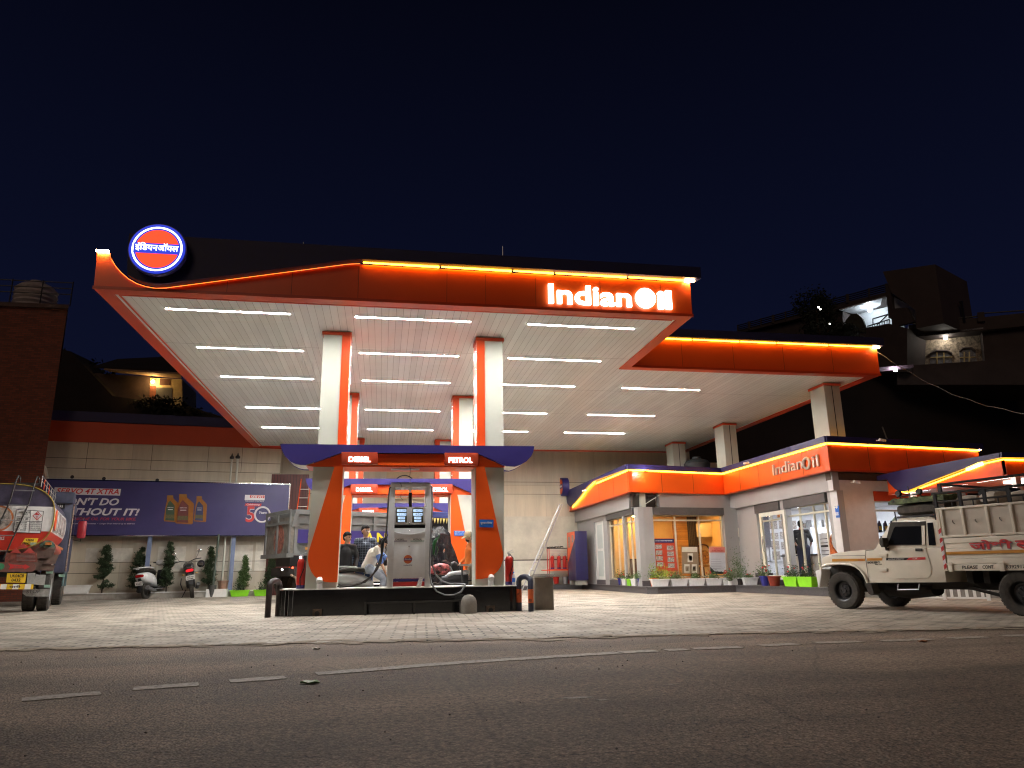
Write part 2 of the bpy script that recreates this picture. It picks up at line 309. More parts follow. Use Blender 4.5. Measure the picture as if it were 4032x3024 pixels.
    def text(s, body, O, U, W, w=None, h=None, ext=.006, off=0, shear=0, mi=0, lift=0, center=False):
        O, U, W = V(O), V(U).normalized(), V(W).normalized(); Nn = U.cross(W)
        cu = bpy.data.curves.new('lettering', 'FONT'); cu.body = body; cu.offset = off; cu.shear = shear; cu.resolution_u = 3
        ob = bpy.data.objects.new('lettering', cu); me = bpy.data.meshes.new_from_object(ob)
        if len(me.vertices):
            xs = [p.co.x for p in me.vertices]; ys = [p.co.y for p in me.vertices]
            x0, x1, y0, y1 = min(xs), max(xs), min(ys), max(ys); gx = max(x1-x0, 1e-4); gy = max(y1-y0, 1e-4)
            sx = (w/gx) if w else (h/gy); sy = (h/gy) if h else sx
            if center: O = O - U*(gx*sx/2) - W*(gy*sy/2)
            k = len(me.vertices)
            P = [O+U*((p.co.x-x0)*sx)+W*((p.co.y-y0)*sy)+Nn*lift for p in me.vertices]
            fs = [tuple(f.vertices) for f in me.polygons]
            ed = {}
            for f in fs:
                for a, b_ in zip(f, f[1:]+f[:1]): ed[(a, b_)] = 1
            side = [(a, b_, b_+k, a+k) for (a, b_) in ed if (b_, a) not in ed]
            s.add(P+[p+Nn*ext for p in P], [tuple(reversed(f)) for f in fs]+[tuple(i+k for i in f) for f in fs]+side, mi)
        bpy.data.objects.remove(ob); bpy.data.curves.remove(cu); bpy.data.meshes.remove(me)
        return s
    def leaves(s, n, fn, size, mi=0, asp=.45, droop=0):
        for i in range(n):
            c = V(fn()); d = V((random.gauss(0, 1), random.gauss(0, 1), random.gauss(0, .8)-droop)).normalized()
            e = d.cross(V((random.gauss(0, 1), random.gauss(0, 1), random.gauss(0, 1)))).normalized(); L = size*random.uniform(.6, 1.3)
            s.add([c, c+d*L*.5+e*L*asp*.5, c+d*L, c+d*L*.5-e*L*asp*.5], [(0, 1, 2, 3)], mi)
        return s

ROOT = {}
def setp(o, label=None, cat=None, group=None, kind=None):
    if label: o['label'] = label
    if cat: o['category'] = cat
    if group: o['group'] = group
    if kind: o['kind'] = kind
    return o
def thing(name, label, cat, loc=(0, 0, 0), rz=0, group=None):
    o = bpy.data.objects.new(name, None); o.empty_display_size = .2; COL.objects.link(o)
    o.location = loc; o.rotation_euler = (0, 0, rz); setp(o, label, cat, group)
    ROOT[o.name] = (V(loc), rz); return o
def wmat(o):
    while o.parent: o = o.parent
    l, rz = ROOT.get(o.name, (V(o.location), o.rotation_euler.z)); return Matrix.Translation(l) @ Matrix.Rotation(rz, 4, 'Z')
def build(mb, name, mats, parent=None, world=False, bevel=0, smooth=35, noshade=False):
    if not isinstance(mats, (list, tuple)): mats = [mats]
    mats = [M[m] if isinstance(m, str) else m for m in mats]
    me = bpy.data.meshes.new(name); vs = mb.v; loc = None
    if world and parent is not None:
        inv = wmat(parent).inverted(); vs = [tuple(inv @ V(p)) for p in vs]
    if parent is None:
        xs = [p[0] for p in vs]; ys = [p[1] for p in vs]; zs = [p[2] for p in vs]
        loc = V(((min(xs)+max(xs))/2, (min(ys)+max(ys))/2, min(zs))); vs = [(p[0]-loc.x, p[1]-loc.y, p[2]-loc.z) for p in vs]
    me.from_pydata(vs, [], mb.f)
    for m in mats: me.materials.append(m)
    me.polygons.foreach_set('material_index', mb.m)
    bm = bmesh.new(); bm.from_mesh(me)
    bmesh.ops.recalc_face_normals(bm, faces=bm.faces)
    if bevel:
        es = [e for e in bm.edges if len(e.link_faces) == 2 and e.calc_face_angle(0) > .6]
        bmesh.ops.bevel(bm, geom=es, offset=bevel, segments=2, affect='EDGES', profile=.6, clamp_overlap=True)
    bm.to_mesh(me); bm.free()
    if smooth and not noshade:
        me.polygons.foreach_set('use_smooth', [True]*len(me.polygons)); me.set_sharp_from_angle(angle=math.radians(smooth))
    me.update()
    o = bpy.data.objects.new(name, me); COL.objects.link(o)
    if parent is not None: o.parent = parent
    else: o.location = loc; ROOT[o.name] = (loc, 0)
    return o
def single(mb, name, mats, label, cat, group=None, kind=None, **kw): return setp(build(mb, name, mats, None, **kw), label, cat, group, kind)
def struct(mb, name, mats, **kw): return setp(build(mb, name, mats, None, **kw), kind='structure')
def copy_tree(o, parent=None):
    c = o.copy(); COL.objects.link(c)
    if parent: c.parent = parent
    for ch in [q for q in KIDS.get(o.name, [])]: copy_tree(ch, c)
    return c
KIDS = {}
def dup(o, loc, rz=None, label=None, scale=None):
    KIDS.clear()
    for q in COL.objects:
        if q.parent: KIDS.setdefault(q.parent.name, []).append(q)
    c = copy_tree(o); c.location = loc
    if rz is not None: c.rotation_euler.z = rz
    if scale: c.scale = scale if isinstance(scale, (tuple, list)) else (scale,)*3
    if label: c['label'] = label
    ROOT[c.name] = (V(loc), c.rotation_euler.z)
    return c
# ================================================================== ground
struct(MB().box(-150, -60, -.6, 180, 200, -.012), 'ground', mat('earth', (.05, .04, .03), .95, var=.4))
ex = lambda x: 9.42-.094*x
struct(MB().prism([(-60, -40, -.008), (60, -40, -.008), (60, ex(60)+.1, -.008), (-60, ex(-60)+.1, -.008)], (0, 0, .006)), 'road', asphalt())
# forecourt of interlocking pavers, its road edge a little broken
ed = []
x = -60
while x < 60:
    ed.append((x, ex(x)+random.uniform(-.05, .05), -.004)); x += random.uniform(.12, .5) if -8 < x < 14 else 4
struct(MB().prism(ed+[(60, 38, -.004), (-60, 38, -.004)], (0, 0, .010)), 'forecourt', pavers())
# road marking: one worn dashed line
mk = mat('worn_marking', (.30, .26, .21), .8, var=.0)
t, b = nodes_of(mk); c = N(t, 'ShaderNodeTexCoord'); n = N(t, 'ShaderNodeTexNoise'); n.inputs['Scale'].default_value = 22; n.inputs['Detail'].default_value = 8; n.inputs['Roughness'].default_value = .8
r = N(t, 'ShaderNodeValToRGB'); r.color_ramp.elements[0].position = .38; r.color_ramp.elements[0].color = (.09, .075, .06, 1); r.color_ramp.elements[1].position = .52; r.color_ramp.elements[1].color = (.36, .31, .25, 1)
t.links.new(c.outputs['Object'], n.inputs['Vector']); t.links.new(n.outputs[0], r.inputs[0]); t.links.new(r.outputs[0], b.inputs['Base Color'])
mb = MB()
for d in [((47, 1512), (217, 1497)), ((288, 1488), (429, 1478)), ((496, 1472), (616, 1463)), ((683, 1456), (1000, 1431), (1180, 1420), (1335, 1410)), ((1340, 1410), (1418, 1406)),
          ((1437, 1405), (1483, 1403)), ((1498, 1402), (1600, 1398)), ((1642, 1395), (1722, 1391)), ((1762, 1389), (1858, 1386)), ((1903, 1385), (2008, 1381)), ((2052, 1379), (2130, 1376)), ((2170, 1374), (2230, 1372))]:
    P = [PZ(*zd(p), .001) for p in d]; Q = []
    for i in range(len(P)-1):
        for k in range(8): Q.append(P[i].lerp(P[i+1], k/8))
    Q.append(P[-1]); t_ = (Q[-1]-Q[0]).normalized(); nn = V((-t_.y, t_.x, 0))*.10
    mb.prism([q-nn*random.uniform(.85, 1.08) for q in Q]+[q+nn*random.uniform(.85, 1.08) for q in reversed(Q)], (0, 0, .003))
struct(mb, 'road_marking', mk)
mb = MB()      # sand washed along the broken edge of the paving
for i in range(520):
    x = random.uniform(-9, 13); s_ = random.choice((.02, .03, .04, .06, .09))*random.uniform(.7, 1.3); y = ex(x)+random.gauss(-.03, .13); k = 8
    mb.prism([(x+s_*1.9*math.cos(2*PI*j/k)*random.uniform(.6, 1.2), y+s_*math.sin(2*PI*j/k)*random.uniform(.6, 1.2), .0068+.000004*i) for j in range(k)], (0, 0, .0015))
single(mb, 'sand', mat('sand', (.30, .24, .175), .95, var=.4, vs=30), 'pale sand washed along the edge between road and paving', None, kind='stuff')
mb = MB()      # broken joint lines in the paving right of the island
for P_ in (((375, 1387), (540, 1384), (705, 1381)), ((755, 1380), (900, 1378), (1110, 1377), (1320, 1373)), ((880, 1395), (1100, 1396)), ((1180, 1394), (1380, 1397))):
    Q = [PZ(*z3(p), .0) for p in P_]
    for i in range(len(Q)-1):
        for k in range(9):
            p, q = Q[i].lerp(Q[i+1], k/9), Q[i].lerp(Q[i+1], (k+.85)/9); o = V((0, random.uniform(-.05, .05), 0)); mb.obox((p+q)/2+o+V((0, 0, .0065)), (q-p)/2, (0, random.uniform(.02, .06), 0), (0, 0, .002))
struct(mb, 'pavement_crack', mat('crack_dark', (.035, .028, .022), .9, var=.4))
mb = MB()
for cx_, cy_, a_, b2_ in ((1248, 1507, .16, .03), (1300, 1512, .05, .02), (1455, 1478, .05, .02), (1090, 1420, .12, .03)):
    p = PZ(*zd((cx_, cy_)), 0); k = 14; mb.prism([(p.x+a_*math.cos(2*PI*j/k)*random.uniform(.6, 1.1), p.y+b2_*math.sin(2*PI*j/k)*random.uniform(.6, 1.2), -.0015) for j in range(k)], (0, 0, .0025))
struct(mb, 'worn_patch', mk)
# litter and loose stones on the road
mb = MB()
for i in range(260):
    x, y = random.uniform(-7, 9), random.uniform(3.0, 9.3); s_ = random.choice([.003, .004, .005, .006, .008])
    mb.sph((x, y, s_*.5), (s_, s_*random.uniform(.6, 1), s_*.7), 5, 0, 3)
single(mb, 'gravel', mat('stone_chips', (.10, .08, .065), .9, var=.5), 'loose stone chips scattered over the asphalt road', None, kind='stuff')
def litter(nm, px, sz, m, lab, cat, rz):
    p = PZ(*zd(px)); mb = MB(); k = 9
    mb.prism([(p.x+sz*math.cos(2*PI*i/k+rz)*random.uniform(.75, 1.1), p.y+sz*.8*math.sin(2*PI*i/k+rz)*random.uniform(.7, 1.1), .004+.012*(i % 2)) for i in range(k)], (0, 0, .006))
    single(mb, nm, m, lab, cat)
litter('crushed_packet', (671, 1476), .075, mat('green_foil', (.12, .30, .06), .3, var=.7, vs=40), 'crushed green and white packet lying on the road', 'packet', .3)
litter('paper_scrap', (683, 1403), .05, mat('paper', (.55, .5, .42), .8, var=.2), 'pale crumpled scrap of paper on the asphalt beside the pavers', 'paper scrap', 1)
litter('dry_leaf', (1993, 1387), .06, mat('dry_leaf', (.35, .12, .03), .7, var=.4), 'dry orange leaf on the road marking below the pickup', 'leaf', 2)

# ================================================================== canopy
ZC, YF, XL, XR, YN, XR2, YB = 6.05, 13.95, -5.47, 6.44, 17.98, 13.85, 32.1
cn = thing('station_canopy', 'big forecourt canopy with white slatted soffit, orange fascia and lit lettering', 'canopy', (0, YF, 0))
def part(mb, nm, m, p=cn, **kw): return build(mb, nm, m, p, world=True, **kw)
part(MB().prism([(XL+.1, YF+.1, ZC+.03), (XR-.1, YF+.1, ZC+.03), (XR-.1, YN+.1, ZC+.03), (XR2-.1, YN+.1, ZC+.03), (XR2-.1, YB-.1, ZC+.03), (XL+.1, YB-.1, ZC+.03)], (0, 0, .08)), 'soffit', 'soffit')
part(MB().prism([(XL+1.5, YF+.25, 6.2), (XR, YF+.15, 6.2), (XR, YN+.1, 6.2), (XR2-.1, YN+.1, 6.2), (XR2-.1, YB, 6.2), (XL+1.5, YB, 6.2)], (0, 0, .5)), 'roof', 'dark_metal')
# soffit border, orange
mb = MB(); z0, z1_ = ZC, ZC+.06; wb = .26
mb.box(XL, YF+.02, z0-.003, XR, YF+wb, z1_); mb.box(XL, YF+wb, z0, XL+wb, YB-wb, z1_); mb.box(XR-wb, YF+wb, z0, XR, YN, z1_)
mb.box(XR-wb, YN, z0-.002, XR2, YN+wb, z1_); mb.box(XR2-wb, YN+wb, z0, XR2, YB-wb, z1_); mb.box(XL, YB-wb, z0-.002, XR2, YB, z1_)
part(mb, 'soffit_border', 'orange_trim')
# low rib inside the border
mb = MB(); q = .33
mb.box(XL+q, YF+q, z0+.01, XR-q, YF+q+.03, z0+.035); mb.box(XL+q, YF+q+.03, z0+.01, XL+q+.03, YB-q, z0+.035)
part(mb, 'soffit_edge_bead', 'orange_trim')
curve = [(-5.27, 6.80), (-5.22, 6.64), (-5.13, 6.50), (-5.02, 6.38), (-4.88, 6.26), (-4.72, 6.17), (-4.56, 6.12), (-4.38, 6.095), (-4.2, 6.11), (-.85, 6.80), (-.6, 6.83)]
part(MB().prism([(XL, YF, ZC)]+[(XL-.02, YF, 6.78)]+[(x, YF, z) for x, z in curve]+[(XR, YF, 6.83), (XR, YF, ZC)], (0, .1, 0)), 'front_fascia', 'orange')
mb = MB(); mb.box(XR-.06, YF+.1, ZC+.01, XR, YN-.003, 6.83); mb.box(XL, YF+.1, ZC+.01, XL+.06, YB, 6.8); part(mb, 'side_fascia', 'orange')
part(MB().box(XR+.003, YN, ZC, XR2, YN+.1, 6.85), 'set_back_fascia', 'orange')
part(MB().box(XR2-.06, YN+.1, ZC+.01, XR2, YB, 6.85), 'side_fascia', 'orange')
mb = MB()   # thin shadow gap and lip at the foot of the fascia
mb.box(XL-.01, YF-.03, ZC-.012, XR+.01, YF, ZC+.05); mb.box(XR+.013, YN-.03, ZC-.012, XR2+.01, YN, ZC+.05)
part(mb, 'fascia_lip', 'orange_trim')
M['blue_unlit'] = mat('blue_unlit', (.013, .012, .06), .6, var=.2)  # blue panel darkened in its colour so these bands look unlit
bp_ = [(-4.90, YF-.2, 6.9)]+[(x+.03, YF-.2, z+.035) for x, z in curve[4:]]+[(6.62, YF-.2, 6.87), (6.62, YF-.2, 7.12), (-4.90, YF-.2, 7.12)]
part(MB().prism(bp_, (0, .18, 0)), 'top_band', 'blue_unlit')
part(MB().box(XR+.35, YN-.2, 6.89, XR2+.12, YN-.02, 7.12), 'top_band', 'blue_unlit')
# led strips washing the fascia, in lengths with a gap between
mb = MB()
def led_run(mb, a, b, segs, w_=.02):
    a, b = V(a), V(b); L = (b-a).length; cuts = [0]+sorted(random.uniform(.08, .92) for _ in range(segs))+[1]
    for i in range(len(cuts)-1):
        p, q = a.lerp(b, cuts[i]+.012/L), a.lerp(b, cuts[i+1]-.012/L); d = (q-p)*.5
        if d.length > .05: mb.obox((p+q)/2, d, V((-d.y, d.x, 0)).normalized()*.012, (0, 0, .02))
for s_ in ((-.55, 1.0), (1.02, 2.5), (2.52, 3.4), (3.42, 5.0), (5.02, 6.4)): led_run(mb, (s_[0], YF-.05, 6.865), (s_[1], YF-.05, 6.85), 0)
part(mb, 'led_strip', 'led')
mb = MB()
for s_ in ((6.85, 8.2), (8.22, 9.6), (9.62, 10.7), (10.72, 12.3), (12.32, 13.7)): led_run(mb, (s_[0], YN-.05, 6.885), (s_[1], YN-.05, 6.875), 0)
part(mb, 'led_strip', 'led')
mb = MB()
for i in range(1, len(curve)-1):
    a, b_ = curve[i], curve[i+1]; mb.tube([(a[0], YF-.02, a[1]+.012), (b_[0], YF-.02, b_[1]+.012)], .006, 5)
part(mb, 'led_rope', emat('led_dim', (1, .16, .02), 2.2))
mb = MB(); mb.box(6.3, YF-.08, 6.835, 6.52, YF-.02, 6.86); mb.box(-5.5, YF-.06, 6.79, -5.28, YF-.01, 6.82); mb.box(13.72, YN-.08, 6.85, 13.9, YN-.02, 6.88); mb.box(-.3, YF-.08, 6.875, .9, YF-.06, 6.885)
part(mb, 'led_floodlight', 'ledspot')
mb = MB(); mb.text('Indian', (3.27, YF-.001, 6.185), (1, 0, 0), (0, 0, 1), 1.8, .43, .06, .018); mb.text('il', (5.66, YF-.001, 6.18), (1, 0, 0), (0, 0, 1), .31, .42, .06, .035)
mb.lathe([(.02, 0), (.215, 0), (.225, -.02), (.225, -.06), (.02, -.06)], (5.385, YF-.001, 6.4), 28, 'y')
part(mb, 'lit_lettering', 'letter')
mb = MB()
for x in (-3.1, -1.9, -.62, 1.15, 1.95, 3.0, 4.4, 5.75): mb.box(x, YF-.004, ZC+.05, x+.005, YF, 6.8 if x > -.7 else 6.8-(-.85-x)*.205)
for x in (7.9, 9.4, 10.9, 12.4): mb.box(x, YN-.004, ZC+.05, x+.005, YN, 6.84)
part(mb, 'panel_joint', mat('joint_dark', (.05, .012, .006), .6, var=0))
# columns
def column(x0, x1, y0, strip, zb, cap=True, d=.56):
    part(MB().box(x0, y0, zb, x1, y0+d, ZC+.02), 'column', 'beige')
    mb = MB(); s0, s1 = (x1-.17, x1+.012) if strip > 0 else (x0-.012, x0+.17)
    if strip: mb.box(s0, y0-.022, zb, s1, y0+d+.01, ZC-.001); mb.box(min(x0, s0)+.0, y0-.03, zb, max(x1, s1), y0-.001, zb+.14)
    mb.box(x0-.03, y0-.035, ZC-.07, x1+.03, y0+d+.03, ZC-.002)
    if not strip: mb.box((x0+x1)/2-.012, y0-.004, zb, (x0+x1)/2+.012, y0, ZC-.07, 1)
    part(mb, 'column_trim', ['orange_trim', 'dark_metal'])
for y0 in (15.98, 21.78, 29.5):
    column(-1.42, -.84, y0, 1, 3.3); column(2.03, 2.62, y0, -1, 3.3)
for x0, x1, y0 in ((12.72, 13.22, 19.0), (12.42, 12.93, 25.05), (12.1, 12.66, 29.2)): column(x0, x1, y0, 0, 4.2, d=.75)
# bead lights down the inner edges
mb = MB()
for y0 in (15.98, 21.78, 29.5):
    for xx in (-.80, 1.99):
        for k in range(6): mb.sph((xx, y0-.03, 3.6+k*.42), .013, 6, 0, 4)
part(mb, 'bead_light', emat('bead', (1, .95, .9), 2.2))
# tube lights under the soffit: each a thing
rows = [14.95, 17.6, 20.3, 24.15, 27.55]
lights = [(a, y) for y in rows for a in (-4.48, -.70, 3.02)]+[(6.9, y) for y in rows[2:]]
L0 = thing('strip_light', 'long white tube light on the soffit', 'strip light', (0, 0, 0), 0, 'tube lights in rows under the canopy')
build(MB().box(-1.23, -.04, -.008, 1.23, .04, 0).box(-1.23, -.04, -.016, 1.23, -.032, -.0081).box(-1.23, .032, -.016, 1.23, .04, -.0081), 'backplate', 'white', L0)  # side lips added to cut the tube's grazing light on the soffit
mb = MB(); mb.box(-1.215, -.024, -.0125, 1.215, .024, -.0085); build(mb, 'diffuser', 'tube', L0)
colname = ['leftmost row', 'middle row between the columns', 'row right of the columns']; ords = ['nearest the road', 'second from the road', 'third from the road', 'fourth from the road', 'farthest from the road']
for i, (a, y) in enumerate(lights):
    k = rows.index(y); c = [-4.48, -.70, 3.02, 6.9].index(a)
    lab = 'white tube light in the '+(colname+['far right row'])[c]+', '+(ords[k] if c < 3 else ['first of its row', 'second of its row', 'last of its row'][k-2])
    o = L0 if i == 0 else dup(L0, (0, 0, 0))
    o.location = (a+1.23+(.0 if c < 3 else .05)+.01*k*(c == 1), y, ZC+.028); o['label'] = lab
# disc sign on the roof edge
sc_ = PY(620, 981, YF-.42)
dc = thing('round_sign', 'lit round red and blue company sign standing above the left corner of the canopy', 'sign', (sc_.x, YF-.42, sc_.z-.5))
r_red = mat('lit_red', (.6, .03, .01), .3, emit=(1, .045, .012), es=1.0, var=0); r_blue = mat('lit_blue', (.02, .03, .4), .3, emit=(.01, .04, .62), es=.55, var=0); r_white = emat('lit_white', (.8, .9, 1), 1.8)
def disc(mb, r0, r1, y, z=.5, n=48, mi=0, th=.012):
    mb.lathe([(r0, 0), (r1, 0), (r1, -th), (r0, -th)], (0, y, z), n, 'y', mi)
def roundel(root, R, word, loc=V((0, 0, 0)), mats=None, sc_=1, cz=.5, y=-.005):
    red, blue, white = mats
    for nm, r0, r1, m, yy in (('rim', R*.90, R, blue, .01), ('ring', R*.83, R*.90, white, .008), ('inner_ring', R*.77, R*.83, blue, .006), ('disc', .001, R*.77, red, .005)):
        mb = MB(); disc(mb, r0, r1, y-.0, cz); build(mb, nm, m, root)
    mb = MB(); mb.box(-R*.82, y-.03, cz-R*.2, R*.82, y-.013, cz+R*.2); build(mb, 'name_band', blue, root)
    mb = MB(); mb.text(word, (-R*.76, y-.031, cz-R*.13), (1, 0, 0), (0, 0, 1), R*1.52, R*.34, .012, .006); build(mb, 'lettering', white, root)
build(MB().lathe([(.01, .12), (.50, .12), (.515, .1), (.515, 0), (.01, 0)], (0, 0, .5), 48, 'y'), 'housing', 'blue', dc)
roundel(dc, .495, 'इंिडयनऑयल', mats=(r_red, r_blue, r_white))
mb = MB(); mb.tube([(-.1, .2, .45), (-.1, .34, .5)], .02); mb.tube([(.1, .2, .45), (.1, .34, .5)], .02); build(mb, 'bracket', 'dark_metal', dc)
# antennae on the canopy edge
for x_, hh in ((-1.75, .22), (2.35, .4)): single(MB().tube([(x_, YF+.2, 6.7), (x_, YF+.2, 7.12+hh)], .008, 5), 'lightning_rod', 'steel', 'thin rod on the canopy roof '+('over the orange slope' if x_ < 0 else 'above the middle of the blue band'), 'rod')

# ================================================================== pump islands with their arches
def arch(Y0=15.6):
    g = thing('pump_arch', '', 'arch', (.54, Y0+.1, 0))
    W = lambda pts, y: [PY(*z2(p), Y0)+V((0, y-Y0, 0)) for p in pts]
    P = lambda mb, nm, m, **k: build(mb, nm, m, g, world=True, **k)
    for L_, R_, td in ((((470, 278), (706, 278), (652, 1243), (400, 1243)), -1, ((640, 277), (706, 277), (660, 1190), (600, 1192), (560, 1186), (520, 1172), (483, 1145), (455, 1105), (436, 1055), (430, 1010), (436, 950))),
                       (((1747, 280), (1980, 285), (1980, 1219), (1752, 1219)), 1, ((1757, 279), (1822, 279), (1968, 955), (1970, 985), (1966, 1020), (1950, 1068), (1925, 1105), (1890, 1135), (1850, 1156), (1800, 1166), (1757, 1168)))):
        mb = MB(); pl = W(L_, Y0)
        for q in pl[2:]: q.z = .5
        mb.prism(pl, (0, .62, 0)); P(mb, 'pylon', 'beige', bevel=.008)
        P(MB().prism(W(td, Y0-.07), (0, .07, 0)), 'teardrop_panel', 'orange')
    P(MB().prism(W(((700, 172), (1770, 180), (1990, 277), (1975, 282), (465, 276), (412, 270)), Y0+.0), (0, .75, 0)), 'beam', 'orange')
    P(MB().prism(W(((980, 213), (1505, 215), (1505, 272), (980, 268)), Y0-.06), (0, .06, 0)), 'beam_lower_band', 'orange')
    blue = ((212, 103), (2212, 120), (2205, 165), (2188, 200), (2150, 240), (2105, 266), (2060, 280), (1995, 276), (1770, 178), (700, 170), (410, 268), (370, 267), (330, 258), (290, 238), (250, 200), (225, 150))
    bf = P(MB().prism(W(blue, Y0-.10), (0, .07, 0)), 'wing_fascia', 'blue')
    P(MB().prism(W(blue, Y0+.70), (0, .07, 0)), 'wing_fascia', 'blue')
    a, b_ = PY(*z2((715, 112)), Y0), PY(*z2((1760, 121)), Y0); P(MB().box(a.x-.45, Y0+.02, a.z-.10, b_.x+.45, Y0+.695, a.z-.06), 'bounce_cover', 'beige')  # unseen cover added to keep orange bounce off the soffit
    # pale underside of the wings
    mb = MB(); lo = [(225, 150), (250, 200), (290, 238), (330, 258), (370, 267), (410, 268), (470, 250)]
    for S in (lo, [(2212, 120), (2205, 165), (2188, 200), (2150, 240), (2105, 266), (2060, 280), (1995, 270)]):
        a = W(S, Y0-.02); b_ = [p+V((0, .70, 0)) for p in a]
        for i in range(len(a)-1): mb.add([a[i]+V((0, 0, .012)), a[i+1]+V((0, 0, .012)), b_[i+1]+V((0, 0, .012)), b_[i]+V((0, 0, .012)), a[i]+V((0, 0, .03)), a[i+1]+V((0, 0, .03)), b_[i+1]+V((0, 0, .03)), b_[i]+V((0, 0, .03))], [(0, 1, 2, 3), (4, 5, 6, 7), (0, 1, 5, 4), (2, 3, 7, 6), (1, 2, 6, 5), (0, 3, 7, 4)])
    P(mb, 'wing_underside', 'white')
    for nm, q, wd in (('DIESEL', ((697, 170), (980, 172), (980, 268), (697, 268)), (750, 200, 925, 238)), ('PETROL', ((1505, 175), (1768, 176), (1768, 272), (1505, 272)), (1543, 205, 1728, 245))):
        s_ = P(MB().prism(W(q, Y0-.16), (0, .1, 0)), 'sign_box', mat('sign_red', (.45, .05, .015), .4, var=.05), bevel=.004)
        a = PY(*z2((wd[0], wd[3])), Y0-.16); b_ = PY(*z2((wd[2], wd[1])), Y0-.16)
        mb = MB(); mb.text(nm, a, (1, 0, 0), (0, 0, 1), b_.x-a.x, b_.z-a.z, .02, .012); build(mb, 'lettering', emat('pump_letter', (1, .97, .95), 4), s_, world=True)
    a = PY(*z2((1085, 272)), Y0+.3); b_ = PY(*z2((1310, 306)), Y0+.3)
    P(MB().box(a.x, Y0+.25, a.z-.075, b_.x, Y0+.4, a.z-.01), 'light_fitting', 'white_plastic')
    return g
def island(g=None, y0=15.4):
    g = thing('pump_island', '', 'pump island', (.5, y0, 0))
    out = [(-1.97, y0+.22), (-1.62, y0), (2.55, y0), (2.9, y0+.2), (2.9, y0+.85), (2.55, y0+1.05), (-1.62, y0+1.05), (-1.97, y0+.85)]
    build(MB().prism([(a, b_, 0) for a, b_ in out], (0, 0, .5)), 'granite_cladding', 'black_stone', g, world=True)
    build(MB().prism([(a*1.004+(.0), b_+(-.012 if b_ < y0+.5 else .012), .5) for a, b_ in out], (0, 0, .022)), 'top_slab', 'white', g, world=True, bevel=.004)
    mb = MB()
    for x in (-1.93, -1.86, -1.79, -1.70): mb.box(x, y0+.2-(x+1.93)*.7-.006, .02, x+.006, y0+.21-(x+1.93)*.7, .49)
    for x in (2.60, 2.68, 2.76): mb.box(x, y0+.02+(x-2.55)*.57-.006, .02, x+.006, y0+.03+(x-2.55)*.57, .49)
    build(mb, 'cladding_joint', 'steel', g, world=True)
    for px in (500, 1873):
        p = PY(*z2((px, 1440 if px < 900 else 1412)), y0); mb = MB()
        mb.box(p.x-.085, y0-.03, p.z-.085, p.x+.085, y0-.001, p.z+.085); mb.lathe([(.062, -.031), (.062, -.05), (.05, -.05), (.05, -.031)], (p.x, y0, p.z), 16, 'y'); pf = build(mb, 'pipe_flange', mat('rusty', (.12, .08, .055), .8, var=.5, vs=20), g, world=True)
        build(MB().lathe([(.001, -.032), (.05, -.032), (.05, -.034), (.001, -.034)], (p.x, y0, p.z), 16, 'y'), 'pipe_bore', 'black', pf, world=True)
    return g
g1 = arch(); g1['label'] = 'nearest pump arch, blue winged fascia over two beige pylons with orange teardrops'; g1['group'] = 'pump arches one behind the other'
i1 = island(); i1['label'] = 'nearest black granite pump island with pipe openings in its face'; i1['group'] = 'black granite pump islands'
for dy, l1, l2 in ((5.6, 'second pump arch, seen through the opening of the nearest one', 'second pump island, behind the men and the scooters'), (13.3, 'third pump arch at the back, behind the dump truck', 'third pump island at the back, behind the dump truck')):
    dup(g1, (g1.location.x-.03, g1.location.y+dy, -.02), label=l1); dup(i1, (i1.location.x, i1.location.y+dy, 0), label=l2)

# small things on and by the first island
def hi(s): return [PY(*z2(p), 15.25) for p in s]
rail = thing('guard_rail', 'low black steel guard rail in front of the nearest pump island', 'guard rail', (.75, 15.2, 0))
mb = MB(); A = PY(*z2((876, 1357)), 15.2); B = PY(*z2((1645, 1336)), 15.2)
build(MB().obox((A+B)/2, (B-A)/2, (0, .02, 0), (0, 0, .018)), 'top_rail', 'dark_metal', rail, world=True)
for f_ in (0.012, .505, .985): p = A.lerp(B, f_); build(MB().box(p.x-.02, 15.18, 0, p.x+.02, 15.22, p.z-.018), 'post', 'dark_metal', rail, world=True)
build(MB().obox((A+B)/2-V((0, 0, .27)), (B-A)/2*.97, (0, .012, 0), (0, 0, .012)), 'lower_rail', 'dark_metal', rail, world=True)
p = PY(*z2((1701, 1445)), 15.05)
single(MB().lathe([(.165, 0), (.165, .16), (.155, .24), (.13, .30), (.085, .345), (.03, .362), (.002, .364)], (p.x, 15.05, 0), 24), 'concrete_bollard', 'concrete', 'rounded grey concrete bollard at the right end of the guard rail', 'bollard')
striped = mat('bollard_paint', (.5, .1, .03), .5, var=.3)
t, b = nodes_of(striped); c = N(t, 'ShaderNodeTexCoord'); s_ = N(t, 'ShaderNodeSeparateXYZ'); r = N(t, 'ShaderNodeValToRGB'); r.color_ramp.interpolation = 'CONSTANT'
for k in range(5):
    el = r.color_ramp.elements[k] if k < 2 else r.color_ramp.elements.new(.5)
    el.position = (0, .17, .44, .60, .8)[k]
for k, el in enumerate(r.color_ramp.elements): el.color = ((.02, .025, .05, 1), (.55, .10, .02, 1))[k % 2]
n = N(t, 'ShaderNodeTexNoise'); n.inputs['Scale'].default_value = 14; n.inputs['Detail'].default_value = 9; n.inputs['Roughness'].default_value = .8
mr = N(t, 'ShaderNodeMapRange'); mr.inputs[1].default_value = .53; mr.inputs[2].default_value = .6
x_ = N(t, 'ShaderNodeMix', data_type='RGBA'); x_.inputs[7].default_value = (.03, .025, .025, 1)
